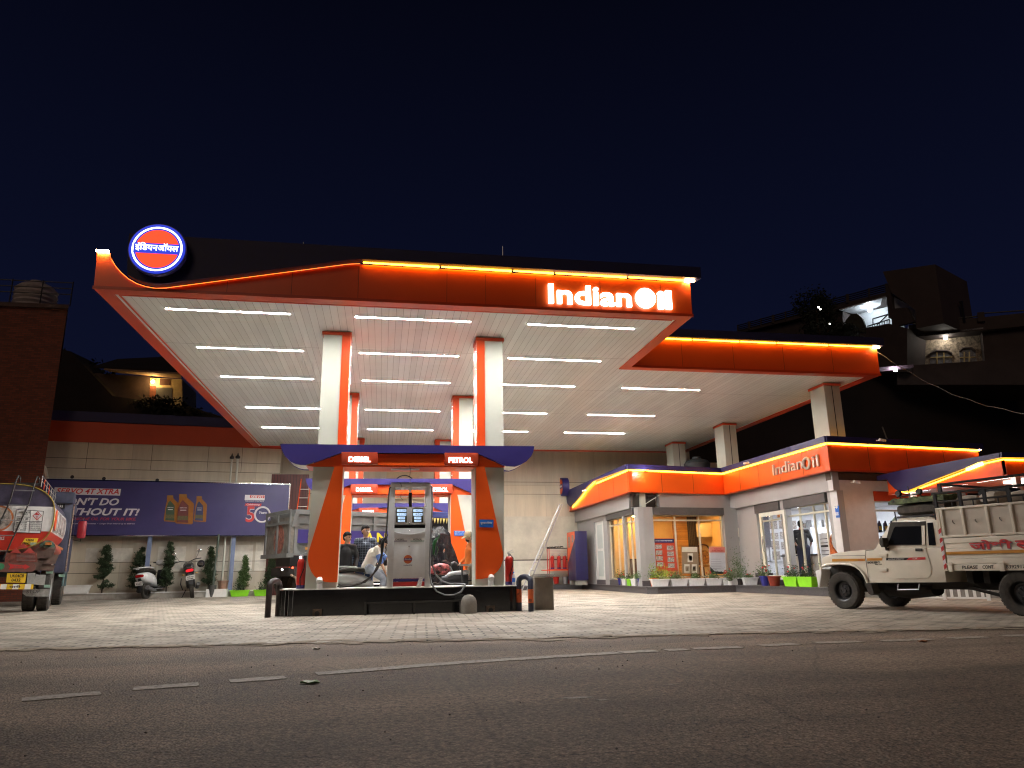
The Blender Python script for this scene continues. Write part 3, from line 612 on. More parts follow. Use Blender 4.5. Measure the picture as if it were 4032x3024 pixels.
t.links.new(c.outputs['Object'], s_.inputs[0]); t.links.new(s_.outputs['Z'], r.inputs[0]); t.links.new(c.outputs['Object'], n.inputs['Vector']); t.links.new(n.outputs[0], mr.inputs[0])
t.links.new(mr.outputs[0], x_.inputs[0]); t.links.new(r.outputs[0], x_.inputs[6]); t.links.new(x_.outputs[2], b.inputs['Base Color'])
def ubollard(px, pz, dx, lab, m_):
    p = PZ(px, pz); h_ = .69; R = .10; pts = [(p.x, p.y, 0)]+[(p.x, p.y, h_-R)]
    q = V((dx, 1, 0)).normalized()*.42
    pts += [(p.x+q.x*(.5-.5*math.cos(a)), p.y+q.y*(.5-.5*math.cos(a)), h_-R+R*math.sin(a)) for a in [PI*k/6 for k in range(1, 6)]]+[(p.x+q.x, p.y+q.y, h_-R), (p.x+q.x, p.y+q.y, 0)]
    o = single(MB().tube(pts, .057, 14), 'hoop_bollard', m_, lab, 'hoop bollard', 'striped hoop bollards at the island ends'); return o
ubollard(1053, 2433, .35, 'chipped red and black hoop bollard left of the pump island', mat('chipped_paint', (.035, .02, .018), .5, var=.9, vs=7, dirt=0))
ubollard(2091, 2409, -.45, 'orange and dark blue striped hoop bollard right of the pump island', striped)
# grey concrete box with sheets on it
a = PZ(2112, 2405); a.y = a.y+.1
jb = thing('service_box', 'grey brown metal service box with loose sheets on top, beside the striped bollard', 'service box', (a.x+.2, a.y+.3, 0))
build(MB().box(a.x-.0, a.y, 0, a.x+.40, a.y+.6, .66), 'cabinet', mat('taupe_metal', (.22, .19, .155), .6, var=.2), jb, world=True, bevel=.006)
mb = MB()
for k in range(5): mb.obox((a.x+.18+.03*k, a.y+.2+.06*k, .675+.014*k), (.21-.02*k, .02*k, 0), (-.02*k, .25, 0), (0, 0, .005))
build(mb, 'cover_sheets', 'concrete', jb, world=True)
def elbow(px, lab):
    p = PY(*z2((px, 1240)), 15.52); mb = MB(); pts = [(p.x, 15.55, .52), (p.x, 15.55, .60)]+[(p.x, 15.55-.07*(1-math.cos(k)), .60+.09*math.sin(k)) for k in (.4, .8, 1.2, 1.57, 2, 2.5)]
    single(mb.tube(pts, [.06, .055, .055, .055, .06, .062, .062, .06], 14), 'vent_elbow', 'white_plastic', lab, 'vent pipe', 'white elbow pipes at the pylon feet')
elbow(517, 'white pipe elbow at the foot of the left pylon'); elbow(1877, 'white pipe elbow at the foot of the right pylon')
def extinguisher(loc, s_, lab, group=None):
    t = thing('fire_extinguisher', lab, 'fire extinguisher', loc, 0, group)
    build(MB().lathe([(.085*s_, 0), (.09*s_, .012), (.09*s_, .07*s_)], (0, 0, 0), 20), 'base_ring', 'blue', t)
    build(MB().lathe([(.088*s_, .07*s_), (.09*s_, .09*s_), (.09*s_, .50*s_), (.082*s_, .54*s_), (.06*s_, .575*s_), (.025*s_, .59*s_)], (0, 0, 0), 20), 'cylinder', 'red', t)
    mb = MB(); mb.tube([(0, 0, .58*s_), (0, 0, .64*s_)], .022*s_, 8); mb.obox((.03*s_, 0, .655*s_), (.07*s_, 0, .018*s_), (0, .012, 0), (0, 0, .006)); mb.obox((.02*s_, 0, .69*s_), (.06*s_, 0, .03*s_), (0, .012, 0), (0, 0, .006)); build(mb, 'valve', 'steel', t)
    build(MB().tube([(.02*s_, -.02, .62*s_), (.07*s_, -.08*s_, .55*s_), (.06*s_, -.1*s_, .40*s_), (-.01, -.105*s_, .2*s_), (0, -.1*s_, .06*s_)], .010*s_, 7), 'hose', 'black', t)
    return t
p = PY(*z2((368, 1240)), 15.75); extinguisher((p.x, 15.75, .523), 1.0, 'red fire extinguisher with dark blue base left of the left pylon')
p = PY(*z2((2024, 1210)), 15.7); extinguisher((p.x, 15.7, .523), 1.0, 'red fire extinguisher standing right of the right pylon')
p = PY(*z2((2057, 1205)), 15.55)
bt = thing('water_bottle', 'clear plastic water bottle with a blue label beside the red extinguisher', 'bottle', (p.x, 15.55, .523))
build(MB().lathe([(.034, 0), (.036, .02), (.036, .16), (.03, .19), (.013, .225), (.013, .24)], (0, 0, 0), 14), 'bottle_body', mat('pet', (.8, .85, .9), .08, var=0, alpha=.5), bt)
build(MB().lathe([(.037, .06), (.0375, .14), (.036, .14)], (0, 0, 0), 14), 'wrapper', 'signblue', bt); build(MB().lathe([(.015, .24), (.015, .265), (.001, .265)], (0, 0, 0), 10), 'cap', 'signblue', bt)

# ------------------------------------------------------------------ fuel dispenser
YD = 15.5
def zz(p): return (1450+p[0]/3.4567, 1850+p[1]/3.4567)
D = lambda p, y=YD: PY(*zz(p), YD)+V((0, y-YD, 0))
fd = thing('fuel_dispenser', 'grey fuel dispenser with two displays, company roundel and red and blue foot', 'fuel dispenser', (D((535, 1590)).x, YD, .52))
dp = lambda mb, nm, m, **k: build(mb, nm, m, fd, world=True, **k)
gm = mat('dispenser_grey', (.66, .67, .68), .4, .05, var=.14, vs=4)
def fr(x0, y0, x1, y1, ya, yb, mb=None, mi=0):
    a, b_ = D((x0, y1)), D((x1, y0)); mb = mb or MB(); return mb.box(a.x, ya, a.z, b_.x, yb, b_.z, mi)
for a, b_ in (((250, 1597), (298, 235)), ((765, 1583), (808, 235))):
    mb = MB()
    for q in ((a, b_),):
        xa = D(a).x; mb.box(xa, YD-.03, .52, xa+.125, YD+.5, D(b_).z)
    dp(mb, 'side_post', gm, bevel=.006)
dp(fr(305, 180, 843, 238, YD-.05, YD+.5), 'header', gm, bevel=.006)
dp(fr(312, 176, 838, 184, YD-.07, YD+.52), 'header_cap', 'dark_metal')
dp(fr(330, 505, 785, 745, YD, YD+.45), 'display_head', gm, bevel=.01)
dp(fr(340, 750, 775, 792, YD+.06, YD+.45), 'hand_slot', 'black')
dp(fr(325, 792, 780, 1480, YD, YD+.45), 'cabinet', mat('dispenser_panel', (.74, .76, .78), .45, .0, var=.12, vs=3), bevel=.01)
dp(fr(300, 1480, 765, 1522, YD, YD+.46), 'blue_foot_band', 'blue'); dp(fr(300, 1522, 765, 1590, YD, YD+.46), 'red_foot_band', mat('dark_red', (.4, .02, .015), .4, var=.1))
lcd = emat('lcd', (.45, .62, .85), .75)
for x0, x1, tt in ((375, 528, ('10.000', '1119', '2300', '8020')), (597, 748, ('43259', '456', '8.94', '0000'))):
    s_ = dp(fr(x0, 522, x1, 717, YD-.012, YD), 'display_panel', mat('olive', (.09, .075, .03), .5, var=.1), bevel=.003)
    for (ya, yb, xa, xb), tx in zip(((538, 572, 16, 10), (588, 625, 14, 10), (638, 670, 28, 28), (680, 708, 28, 28)), tt):
        build(fr(x0+xa, ya, x1-xb, yb, YD-.016, YD-.0125), 'screen', lcd, s_, world=True)
        a, b_ = D((x0+xa+30, yb-5)), D((x1-xb-8, ya+5)); build(MB().text(tx, (a.x, YD-.0165, a.z), (1, 0, 0), (0, 0, 1), b_.x-a.x, b_.z-a.z, .001), 'digits', 'black', s_, world=True)
for c_ in ((560, 725), (557, 829), (555, 1041)): p = D(c_); dp(MB().lathe([(.012, 0), (.012, -.02), (.006, -.025), (.001, -.025)], (p.x, YD, p.z), 10, 'y'), 'lock', 'chrome')
dp(MB().tube([D((330+445*k/12, 838+42*math.sin(PI*k/12)), YD-.008) for k in range(13)], .011, 6), 'curved_bead', gm)
for tx, x0, x1, cl in (('DIESEL', 330, 533, 'blue'), ('PETROL', 572, 765, mat('teal', (.02, .2, .17), .5, var=0))):
    s_ = dp(fr(x0, 930, x1, 978, YD-.006, YD), 'grade_label', 'white_plastic'); build(fr(x0+3, 964, x1-3, 975, YD-.008, YD-.0065), 'stripe', cl, s_, world=True)
    a, b_ = D((x0+42, 960)), D((x0+160, 936)); build(MB().text(tx, (a.x, YD-.0065, a.z), (1, 0, 0), (0, 0, 1), b_.x-a.x, b_.z-a.z, .002, .02), 'lettering', 'black', s_, world=True)
p = D((540, 1218)); R = D((598, 1218)).x-p.x
s_ = dp(MB().lathe([(.001, 0), (R, 0), (R, -.006), (.001, -.006)], (p.x, YD, p.z), 28, 'y'), 'roundel', mat('roundel_orange', (.55, .12, .03), .5, var=.1))
build(MB().box(p.x-R*.95, YD-.010, p.z-R*.25, p.x+R*.95, YD-.0065, p.z+R*.25), 'name_band', 'blue', s_, world=True)
build(MB().text('इंिडयनऑयल', (p.x-R*.8, YD-.0105, p.z-R*.15), (1, 0, 0), (0, 0, 1), R*1.6, R*.32, .002, .01), 'lettering', 'white', s_, world=True)
a, b_ = D((482, 1308)), D((596, 1288)); dp(MB().text('IndianOil', (a.x, YD, a.z), (1, 0, 0), (0, 0, 1), b_.x-a.x, b_.z-a.z, .003, .01), 'name_lettering', mat('navy', (.02, .02, .1), .5, var=0))
mb = MB(); mb.box(D((556, 0)).x, YD-.02, D((0, 305)).z, D((594, 0)).x, YD+.02, D((0, 165)).z); dp(mb, 'conduit_box', 'white_plastic')
dp(MB().tube([D((575, 305), YD+.1), D((572, 440), YD+.1), D((582, 500), YD+.1)], .035, 10), 'conduit', 'dark_metal')
mb = MB(); mb.tube([D((575, 165)), D((565, 90)), D((572, 20)), D((566, -60))], .006, 5); mb.tube([D((410, 165), YD-.06), D((450, 210), YD-.07), D((440, 290), YD-.07), D((470, 320), YD-.07), D((500, 290), YD-.07), D((450, 300), YD-.07), D((440, 380), YD-.05), D((475, 418), YD-.02)], .005, 5)
dp(mb, 'loose_wire', 'black')
# hoses and nozzles
H2 = lambda p, y: PY(*z2(p), 15.5)+V((0, y-15.5, 0))
hl = dp(MB().tube([H2((1090, 435), 15.5), H2((1073, 450), 15.45), H2((1065, 520), 15.42), H2((1055, 700), 15.42), H2((1040, 870), 15.42)], .017, 9), 'hose', 'rubber')
dp(MB().tube([H2((1015, 960), 15.42), H2((1005, 1030), 15.38), H2((975, 1090), 15.36), H2((925, 1150), 15.36), H2((850, 1200), 15.38), H2((760, 1222), 15.42), H2((680, 1228), 15.46), H2((665, 1226), 15.5), H2((700, 1216), 15.54), H2((800, 1208), 15.56), H2((880, 1190), 15.5), H2((950, 1120), 15.45), H2((990, 1040), 15.43), H2((1012, 970), 15.43)], .018, 9), 'hose', 'rubber')
def nozzle(px, m, nm):
    q = lambda a, b_: H2((px+a, b_), 15.40)
    mb = MB(); mb.tube([q(0, 975), q(2, 940), q(4, 905), q(10, 870), q(28, 845)], [.02, .028, .038, .036, .028], 10); mb.tube([q(28, 850), q(40, 836), q(48, 815)], [.014, .012, .011], 8)
    mb.tube([q(26, 905), q(34, 935), q(24, 970), q(8, 985)], .008, 6); return dp(mb, nm, m)
nozzle(1012, 'black', 'nozzle'); nozzle(1420, mat('green_nozzle', (.02, .12, .035), .4, var=.2), 'nozzle')
dp(MB().tube([H2((1398, 425), 15.5), H2((1408, 440), 15.44), H2((1410, 600), 15.42), H2((1398, 800), 15.42), H2((1390, 1000), 15.40), H2((1388, 1120), 15.38), H2((1400, 1200), 15.34), H2((1440, 1262), 15.3), H2((1500, 1290), 15.28), H2((1570, 1292), 15.28), H2((1630, 1268), 15.3), H2((1662, 1225), 15.36), H2((1668, 1208), 15.42), H2((1630, 1203), 15.48), H2((1560, 1205), 15.5), H2((1490, 1185), 15.48), H2((1435, 1130), 15.44), H2((1412, 1060), 15.42), H2((1410, 990), 15.41)], .018, 9), 'hose', mat('grey_hose', (.16, .16, .165), .5, var=.1))
a = D((650, 1590)); b_ = D((746, 1460))
single(MB().prism([(a.x, 15.42, .523), (b_.x-.04, 15.42, .523), (b_.x, 15.44, b_.z), (a.x+.06, 15.44, b_.z)], (0, .008, 0)), 'leaflet', mat('leaflet', (.6, .58, .55), .5, var=.7, vs=60), 'small printed leaflet leaning against the foot of the fuel dispenser', 'leaflet')
def blue_sign(q, y, lab, lines, m=.03):
    P_ = [PY(*z2(p), y) for p in q]; s_ = thing('wall_sign', lab, 'sign', P_[3]); build(MB().prism(P_, (0, .012, 0)), 'board', 'signblue', s_, world=True)
    n = len(lines); H0, H1 = P_[3].z, P_[0].z
    for i, tx in enumerate(lines):
        hh = (H1-H0)/(n+.6)*.62; z = H1-(i+1)*(H1-H0)/(n+.35); build(MB().text(tx, (P_[0].x+m, y-.001, z+.01), (1, 0, 0), (0, 0, 1), P_[1].x-P_[0].x-2*m, hh, .003, .012), 'lettering', 'white', s_, world=True)
blue_sign(((1783, 695), (1897, 697), (1895, 758), (1785, 755)), 15.52, 'blue no smoking sign in Hindi on the right pylon of the nearest arch', ['धूमपान िनषेध'])
blue_sign(((1583, 783), (1668, 784), (1671, 823), (1586, 824)), 21.1, 'small blue two line Hindi sign on the right pylon of the second arch', ['तेज चलने से बचें', 'जीवन अनमोल है'])
# black stool frame behind the right pylon, seen at its left
st = thing('work_table', 'small black steel table beside the attendant in orange', 'table', (2.02, 16.8, .0))
a = H2((1660, 1050), 16.7)
build(MB().box(-.28, -.2, .93, .28, .2, .97), 'table_top', mat('scratched_top', (.35, .33, .30), .4, .3, var=.4), st)
for i in (-1, 1):
    for j in (-1, 1): build(MB().box(i*.26-.018, j*.18-.018, 0, i*.26+.018, j*.18+.018, .93), 'leg', 'black', st)
mb = MB(); mb.box(-.24, -.19, .6, .24, -.17, .63); mb.box(-.24, .17, .6, .24, .19, .63); build(mb, 'crossbar', 'black', st)
# ================================================================== retaining wall with its orange band (left), back wall
WN = V((-.139, .99, 0)); WD = V((-5, 32, 0)).dot(WN); WU = V((.99, .139, 0))
def WP(x, z, off=0):                                   # x in world, on the left wall's face; off towards the camera
    y = (WD - WN.x*x)/WN.y; return V((x, y, z)) - WN*off
lw = thing('retaining_wall', 'long stained beige retaining wall with orange and blue coping band behind the parked bikes', 'wall', WP(-10, 0))
lp = lambda mb, nm, m, **k: build(mb, nm, m, lw, world=True, **k)
def slab(x0, x1, za_, zb_, off, th, mb=None, mi=0):
    mb = mb or MB(); a, b_ = WP(x0, za_, off), WP(x1, za_, off); return mb.prism([a, b_, b_+V((0, 0, zb_-za_)), a+V((0, 0, zb_-za_))], WN*th, mi)
XE = -4.35
lp(slab(-24, XE, 0, 6.0, 0, .35), 'wall_face', 'wall')
lp(slab(-24, XE, 6.0, 6.82, .06, .4), 'orange_band', mat('orange_weathered', (.42, .05, .012), .55, var=.15, vs=.8))
lp(slab(-24, XE, 6.83, 7.22, .12, .46), 'blue_band', 'blue_unlit')
mb = MB()
for z in (5.35, 4.95, .95, 1.35): slab(-24, XE, z, z+.018, .012, .01, mb)
for x in (-11.6, -9.3, -7.2, -5.9): slab(x, x+.015, 4.95, 6.0, .01, .008, mb)
lp(mb, 'panel_joint', mat('joint', (.10, .085, .07), .7, var=.2))
mb = MB()
for x, z in ((-12.0, 4.62), (-10.9, 4.58), (-9.0, 4.56), (-10.6, 1.18), (-8.95, 1.2), (-7.45, 1.18), (-5.4, 1.18)):
    p = WP(x, z, .012); mb.lathe([(.001, 0), (.07, 0), (.07, -.004), (.001, -.004)], p, 12, 'y')
lp(mb, 'weep_hole', 'black')
mb = MB()     # patches of lighter repaint low on the wall
for a, b_, c_, d in ((-8.7, -7.7, 1.0, 1.95), (-7.3, -5.2, .98, 2.0), (-5.1, -4.4, .95, 2.1), (-11.2, -9.6, 1.35, 1.9)): slab(a, b_, c_, d, .004, .003, mb)
lp(mb, 'repaint_patch', mat('repaint', (.62, .58, .50), .5, var=.25, vs=3))
mb = MB(); mb.tube([WP(-13.2, 5.2, .15), WP(-12.95, 4.9, .15), WP(-12.7, 4.1, .15), WP(-12.5, 2.5, .12)], .09); lp(mb, 'drain_pipe', 'wall')
# back wall under the canopy and to the right
bw = thing('back_wall', 'tall beige cladding wall closing the forecourt behind the arches', 'wall', (5, 33, 0))
bp2 = lambda mb, nm, m, **k: build(mb, nm, m, bw, world=True, **k)
bp2(MB().box(XE-.9, 33, 0, 14.5, 33.35, 6.5), 'wall_face', 'wall'); bp2(MB().box(14.5, 33, 0, 21, 33.35, 5.75), 'wall_face', 'wall')
bp2(MB().box(XE, 32.985, 0, 24, 32.999, 1.25), 'lower_panel', mat('lower_panel', (.62, .60, .50), .5, var=.2, vs=2))
mb = MB(); mb.box(XE, 32.975, 1.25, 24, 32.984, 1.30); mb.box(XE, 32.98, 4.75, 24, 32.999, 4.77); mb.box(XE, 32.98, 4.2, 24, 32.999, 4.215)
bp2(mb, 'panel_joint', MATS['joint'])
bp2(MB().box(XE, 32.986, 1.31, 24, 32.9995, 3.2), 'pale_panel', mat('pale_panel', (.56, .53, .43), .5, var=.25, vs=1.2))
mp = thing('maroon_door', 'tall maroon corrugated door panel at the back, left of the nearest arch', 'door', (-3.9, 32, 0))
build(MB().box(-.75, -.1, 0, .75, .1, 4.9), 'panel', slats('maroon_sheet', (.10, .022, .018), .13, 'X', .5, .5, .15, .2), mp)
ld = thing('orange_ladder', 'slim orange and white ladder standing in front of the maroon door', 'ladder', (-3.55, 31.6, 0))
mb = MB(); build(MB().tube([(-.22, 0, 0), (.12, .2, 4.7)], .022), 'side_rail', 'orange', ld); build(MB().tube([(.22, 0, 0), (.52, .2, 4.7)], .022), 'side_rail', 'orange', ld)
for k in range(12): build(MB().tube([(-.22+.34*k/12.5, .2*k/12.5, .3+k*.36), (.22+.3*k/12.5, .2*k/12.5, .3+k*.36)], .014, 6), 'rung', 'white', ld)
pq = thing('wall_plaque', 'square warm-toned plaque with a ring on the back wall, seen between the arches', 'plaque', (.9, 32.9, 3.95))
build(MB().box(-.8, -.02, 0, .8, .02, 1.35), 'board', mat('warm_glow_board', (.55, .42, .25), .5, var=.1), pq)  # orange glow on the plaque is put into its colour, no lamp
mb = MB(); mb.tube([(.46*math.cos(a), -.03, .6+.46*math.sin(a)) for a in [2*PI*k/32 for k in range(32)]], .025, 6, closed=True); build(mb, 'ring', 'dark_metal', pq)
# planting kerb under the wall
kb = thing('planting_kerb', 'low pale kerb running along the foot of the retaining wall', 'kerb', WP(-9, 0, .5))
build(slab(-22, -4.6, 0, .2, .72, .12), 'kerb_wall', mat('kerb_paint', (.42, .38, .33), .6, var=.3, vs=4), kb, world=True); build(slab(-22, -4.6, .2, .235, .76, .2), 'coping', 'white', kb, world=True)
struct(slab(-22, -4.6, .003, .16, .6, .58), 'soil', mat('soil', (.05, .035, .025), .95, var=.4))
# billboard
bb = thing('billboard', 'long dark blue oil advertisement billboard on two blue posts', 'billboard', WP(-8.3, 0, .6))
O_ = .6
B_ = lambda x, z, off=O_: WP(x, z, off)
build(slab(-13.4, -3.95, 2.36, 4.42, O_, .08), 'panel', mat('billboard_blue', (.050, .042, .13), .32, var=.12, vs=1.5), bb, world=True)
mb = MB(); slab(-13.45, -3.9, 4.42, 4.46, O_+.02, .12, mb); slab(-13.45, -3.9, 2.32, 2.36, O_+.02, .12, mb); slab(-3.95, -3.91, 2.36, 4.42, O_+.02, .12, mb); build(mb, 'frame', 'chrome', bb, world=True)
for x in (-8.97, -5.94): build(slab(x-.075, x+.075, 0, 2.32, O_-.09, .1), 'post', mat('post_blue', (.16, .20, .32), .5, var=.15), bb, world=True)
def on_bb(px, off=.0): return PP(px[0], px[1], WN, WD-O_-off)
def btext(s, q0, q1, m, off=0, shear=.25, th=.008, nm='lettering'):
    a, b_ = on_bb(z1(q0)), on_bb(z1(q1)); mb = MB(); mb.text(s, a, WU, (0, 0, 1), (b_-a).dot(WU), b_.z-a.z, th, off, shear)
    for i, v in enumerate(mb.v): mb.v[i] = tuple(V(v)-WN*.004)
    return build(mb, nm, m, bb, world=True)
def bpoly(P, m, nm, lift=.003, th=.003, fn=z1):
    mb = MB(); mb.prism([on_bb(fn(p))-WN*(lift+th) for p in P], WN*th); return build(mb, nm, m, bb, world=True)
wv = mat('vinyl_white', (.62, .60, .62), .45, var=.08); rv = mat('vinyl_red', (.50, .03, .03), .45, var=.08)
bpoly(((420, 622), (930, 635), (922, 686), (412, 675)), wv, 'headline_strip', .002, .002)
btext('SERVO 4T XTRA', (430, 670), (918, 636), rv, .02)
btext("DON'T DO", (432, 757), (918, 706), wv, .03); btext('WITHOUT IT!', (412, 836), (1075, 786), wv, .03)
btext('THE ENGINE OIL FOR YOUR BIKE.', (470, 874), (1046, 856), mat('vinyl_dark_red', (.42, .04, .06), .5, var=0), .01)
btext('Superior Fuel Economy  •  Longer Drain Interval up to 6000 km', (560, 908), (1038, 897), wv, 0)
gold = mat('bottle_gold', (.34, .135, .025), .3, .3, var=.2, vs=8)
def bottle(x0, x1, y0, y1, lab):
    w_, h_ = x1-x0, y1-y0; q = lambda u, v: (x0+u*w_, y0+v*h_)
    bpoly([q(*p) for p in ((.22, 0), (.62, 0), (.64, .12), (.98, .30), (1, .36), (.94, .97), (.88, 1), (.04, .97), (0, .90), (.14, .38), (.22, .18))], gold, 'bottle_picture', .003, .004)
    bpoly([q(*p) for p in ((.30, .27), (.42, .2), (.72, .38), (.70, .95), (.10, .93), (.16, .5))], lab, 'bottle_label', .008, .002)
    btext('SERVO', q(.26, .47), q(.64, .44), wv, .02, 0); bpoly([q(*p) for p in ((.28, .52), (.6, .52), (.6, .545), (.28, .545))], wv, 'label_line', .011, .001)
    bpoly([q(*p) for p in ((.14, .72), (.7, .72), (.7, .86), (.12, .85))], mat('label_green', (.10, .09, .03), .5, var=.5, vs=30), 'label_scene', .011, .001)
    bpoly([q(*p) for p in ((.25, 0), (.60, 0), (.60, .09), (.25, .09))], mat('cap_gold', (.30, .14, .03), .3, var=.1), 'bottle_cap', .009, .002)
bottle(1258, 1375, 684, 890, mat('label_dark_green', (.03, .06, .03), .5, var=.3)); bottle(1488, 1590, 690, 890, mat('label_dark_blue', (.02, .03, .10), .5, var=.3)); bottle(1345, 1490, 674, 907, mat('label_dark_red', (.12, .02, .02), .5, var=.3))
bpoly(((1883, 680), (2036, 682), (2033, 722), (1880, 720)), wv, 'logo_plate', .002, .002); bpoly(((1922, 683), (2034, 685), (2031, 706), (1920, 704)), rv, 'logo_red', .005, .002)
btext('SERVO', (1926, 706), (2024, 687), wv, .02, .2, .012); btext('THE SOURCE OF EXTREME', (1884, 733), (2028, 725), wv, 0); 
bpoly(((1888, 745), (2012, 748), (2004, 768), (1880, 766)), rv, 'ribbon', .002, .002); btext('Celebrating', (1894, 764), (1998, 749), wv, .01)
for w_, m_, l_ in ((.02, wv, .004), (-.0, rv, .009)):
    mb = MB(); a, b_ = on_bb(z1((1886, 890))), on_bb(z1((1962, 770))); mb.text('5', a-WN*l_, WU, (0, 0, 1), (b_-a).dot(WU), b_.z-a.z, .004, w_+.012); build(mb, 'numeral', m_, bb, world=True)
    c_ = on_bb(z1((2016, 832)))-WN*(l_+.004); mb = MB(); mb.tube([c_+WU*.285*math.cos(a)+V((0, 0, .30*math.sin(a))) for a in [2*PI*k/40 for k in range(40)]], .036 if m_ is wv else .018, 6, closed=True); build(mb, 'numeral_ring', m_, bb, world=True)
btext('Years', (1990, 826), (2050, 808), wv, .02, .2, .012)
# pipes, pots and trees by the wall
def wallpole(px0, px1, r, m, lab, capm):
    a = PP(*z1(px0), WN, WD-.35); b_ = PP(*z1(px1), WN, WD-.35); t_ = thing('vent_pole', lab, 'vent pole', (a.x, a.y, 0), 0, 'tall vent poles behind the billboard')
    build(MB().tube([(0, 0, 0), (0, 0, b_.z-.12)], r, 8), 'pole', m, t_); build(MB().lathe([(r, 0), (r*2.2, .03), (r*2.2, .09), (r*.8, .16), (r*.3, .24)], (0, 0, b_.z-.14), 10), 'cap', capm, t_)
wallpole((1698, 1440), (1720, 378), .04, 'beige', 'pale vent pole with a pointed cap, left of the pair', 'dark_metal'); wallpole((1745, 1440), (1772, 375), .045, 'beige', 'pale vent pole with a bent black cap, right of the pair', 'black')
single(MB().tube([WP(-6.55, 0, .9), WP(-6.5, 2.4, .62)], .045, 8), 'drain_pipe', mat('pipe_green', (.05, .07, .05), .5, var=.2), 'thin dark green pipe standing under the billboard right of the motorcycle', 'pipe')
tub = WP(-6.55, 0, .9); single(MB().lathe([(.10, 0), (.14, .3), (.145, .42), (.15, .42), (.15, .45), (.12, .45)], (tub.x, tub.y, 0), 14), 'pipe_tub', mat('tub_grey', (.08, .08, .075), .8, var=.4), 'dark grey tub around the foot of the green pipe', 'tub')
def conifer(x, off, h_, lab, r=.32, n=5200, dens='leaf_dark'):
    p = WP(x, .16, off); t_ = thing('conifer', lab, 'tree', p, 0, 'young conifers along the retaining wall')
    build(MB().tube([(0, 0, 0), (.02, 0, h_*.5), (0, 0, h_*.92)], [.03, .02, .006], 7), 'trunk', 'bark', t_)
    mb = MB(); br = [(random.uniform(.1, .96), random.uniform(0, 2*PI), random.uniform(.75, 1.15)) for _ in range(60)]
    def fn():
        z, a, q = random.choice(br); rr = r*q*(1-z)**.7*(.45+1.6*min(z*3, .35)); s_ = random.random()**.6
        return (rr*s_*math.cos(a)+random.gauss(0, .03), rr*s_*math.sin(a)+random.gauss(0, .03), h_*(z+.06*s_)+random.gauss(0, .02))
    build(mb.leaves(n, fn, .085, asp=.3, droop=-.9), 'crown', dens, t_, noshade=True); return t_
conifer(-10.45, .3, 1.82, 'broad dark conifer left of the scooter, first of the row', .42)
conifer(-9.25, .3, 1.7, 'conifer right behind the blue post and the white scooter', .44)
conifer(-8.25, .28, 1.9, 'conifer behind the gap between scooter and motorcycle', .34)
conifer(-6.75, .34, 1.7, 'conifer just right of the parked motorcycle', .30)
conifer(-5.45, .3, 1.35, 'small bright conifer above the lime green planter', .27, 4200, 'leaf')
conifer(-4.45, .3, 1.55, 'conifer at the tail of the dump truck, last of the row', .26)
def trough(loc, m, L, lab, rz=0, W_=.2, h_=.18, group='rectangular planters', plants=None, name='planter_trough'):
    t_ = thing(name, lab, 'planter', loc, rz, group); mb = MB(); a, b_ = L/2, W_/2; k = .82
    mb.add([(-a*k, -b_*k, 0), (a*k, -b_*k, 0), (a*k, b_*k, 0), (-a*k, b_*k, 0), (-a, -b_, h_), (a, -b_, h_), (a, b_, h_), (-a, b_, h_)], [(0, 3, 2, 1), (0, 1, 5, 4), (1, 2, 6, 5), (2, 3, 7, 6), (3, 0, 4, 7)])
    mb.box(-a-.02, -b_-.02, h_-.03, a+.02, -b_+.005, h_+.004); mb.box(-a-.02, b_-.005, h_-.03, a+.02, b_+.02, h_+.004); mb.box(-a-.02, -b_+.006, h_-.03, -a+.005, b_-.006, h_+.004); mb.box(a-.005, -b_+.006, h_-.03, a+.02, b_-.006, h_+.004)
    build(mb, 'trough_body', m, t_); build(MB().box(-a*.93, -b_*.9, h_-.05, a*.93, b_*.9, h_-.02), 'soil', MATS['soil'], t_)
    if plants:
        for (x, sz, hh, lm, nf) in plants:
            mb = MB(); mb.leaves(int(420*sz/.2), lambda: (x+random.gauss(0, sz*.5), random.gauss(0, W_*.4), h_+abs(random.gauss(0, hh*.45))), .055, asp=.42); build(mb, 'foliage', lm, t_, noshade=True)
            if nf:
                mb = MB()
                for _ in range(nf): mb.sph((x+random.gauss(0, sz*.45), random.gauss(0, W_*.3), h_+hh*random.uniform(.5, 1)), random.uniform(.018, .03), 6, 0, 4)
                build(mb, 'blossom', 'flower', t_)
    return t_
p = WP(-5.55, 0, .95)
trough((p.x, p.y, 0), 'lime', .72, 'lime green planter under the small conifer by the retaining wall', .14, .3, .24, 'lime green planters', [(0, .2, .3, 'leaf_dark', 0)])
p = WP(-4.72, 0, .95); trough((p.x, p.y, 0), 'lime', .66, 'lime green planter behind the left hoop bollard', .14, .3, .24, 'lime green planters', [(0, .2, .3, 'leaf_dark', 0)])
p = WP(-11.2, .235, .7); trough((p.x, p.y, .235), 'white', .9, 'white planter on the kerb beside the tanker wheel', .14, .3, .3)
p = WP(-6.2, .235, .72); single(MB().lathe([(.14, 0), (.20, .34), (.22, .34), (.22, .38), (.18, .38)], (p.x, p.y, p.z), 16), 'flower_pot', mat('terracotta', (.26, .15, .10), .7, var=.25), 'brown clay pot on the kerb beside the blue billboard post', 'pot')
p = WP(-6.15, 0, .95); single(MB().box(p.x-.62, p.y-.1, 0, p.x+.15, p.y+.15, .3), 'kerb_block', 'white', 'white painted kerb block under the clay pot', 'block')

# ================================================================== shop building
sh = thing('shop_building', 'L-shaped station shop with orange and blue fascia, glass fronts and granite plinth', 'building', (10.5, 22, 0))
sp = lambda mb, nm, m, **k: build(mb, nm, m, sh, world=True, **k)
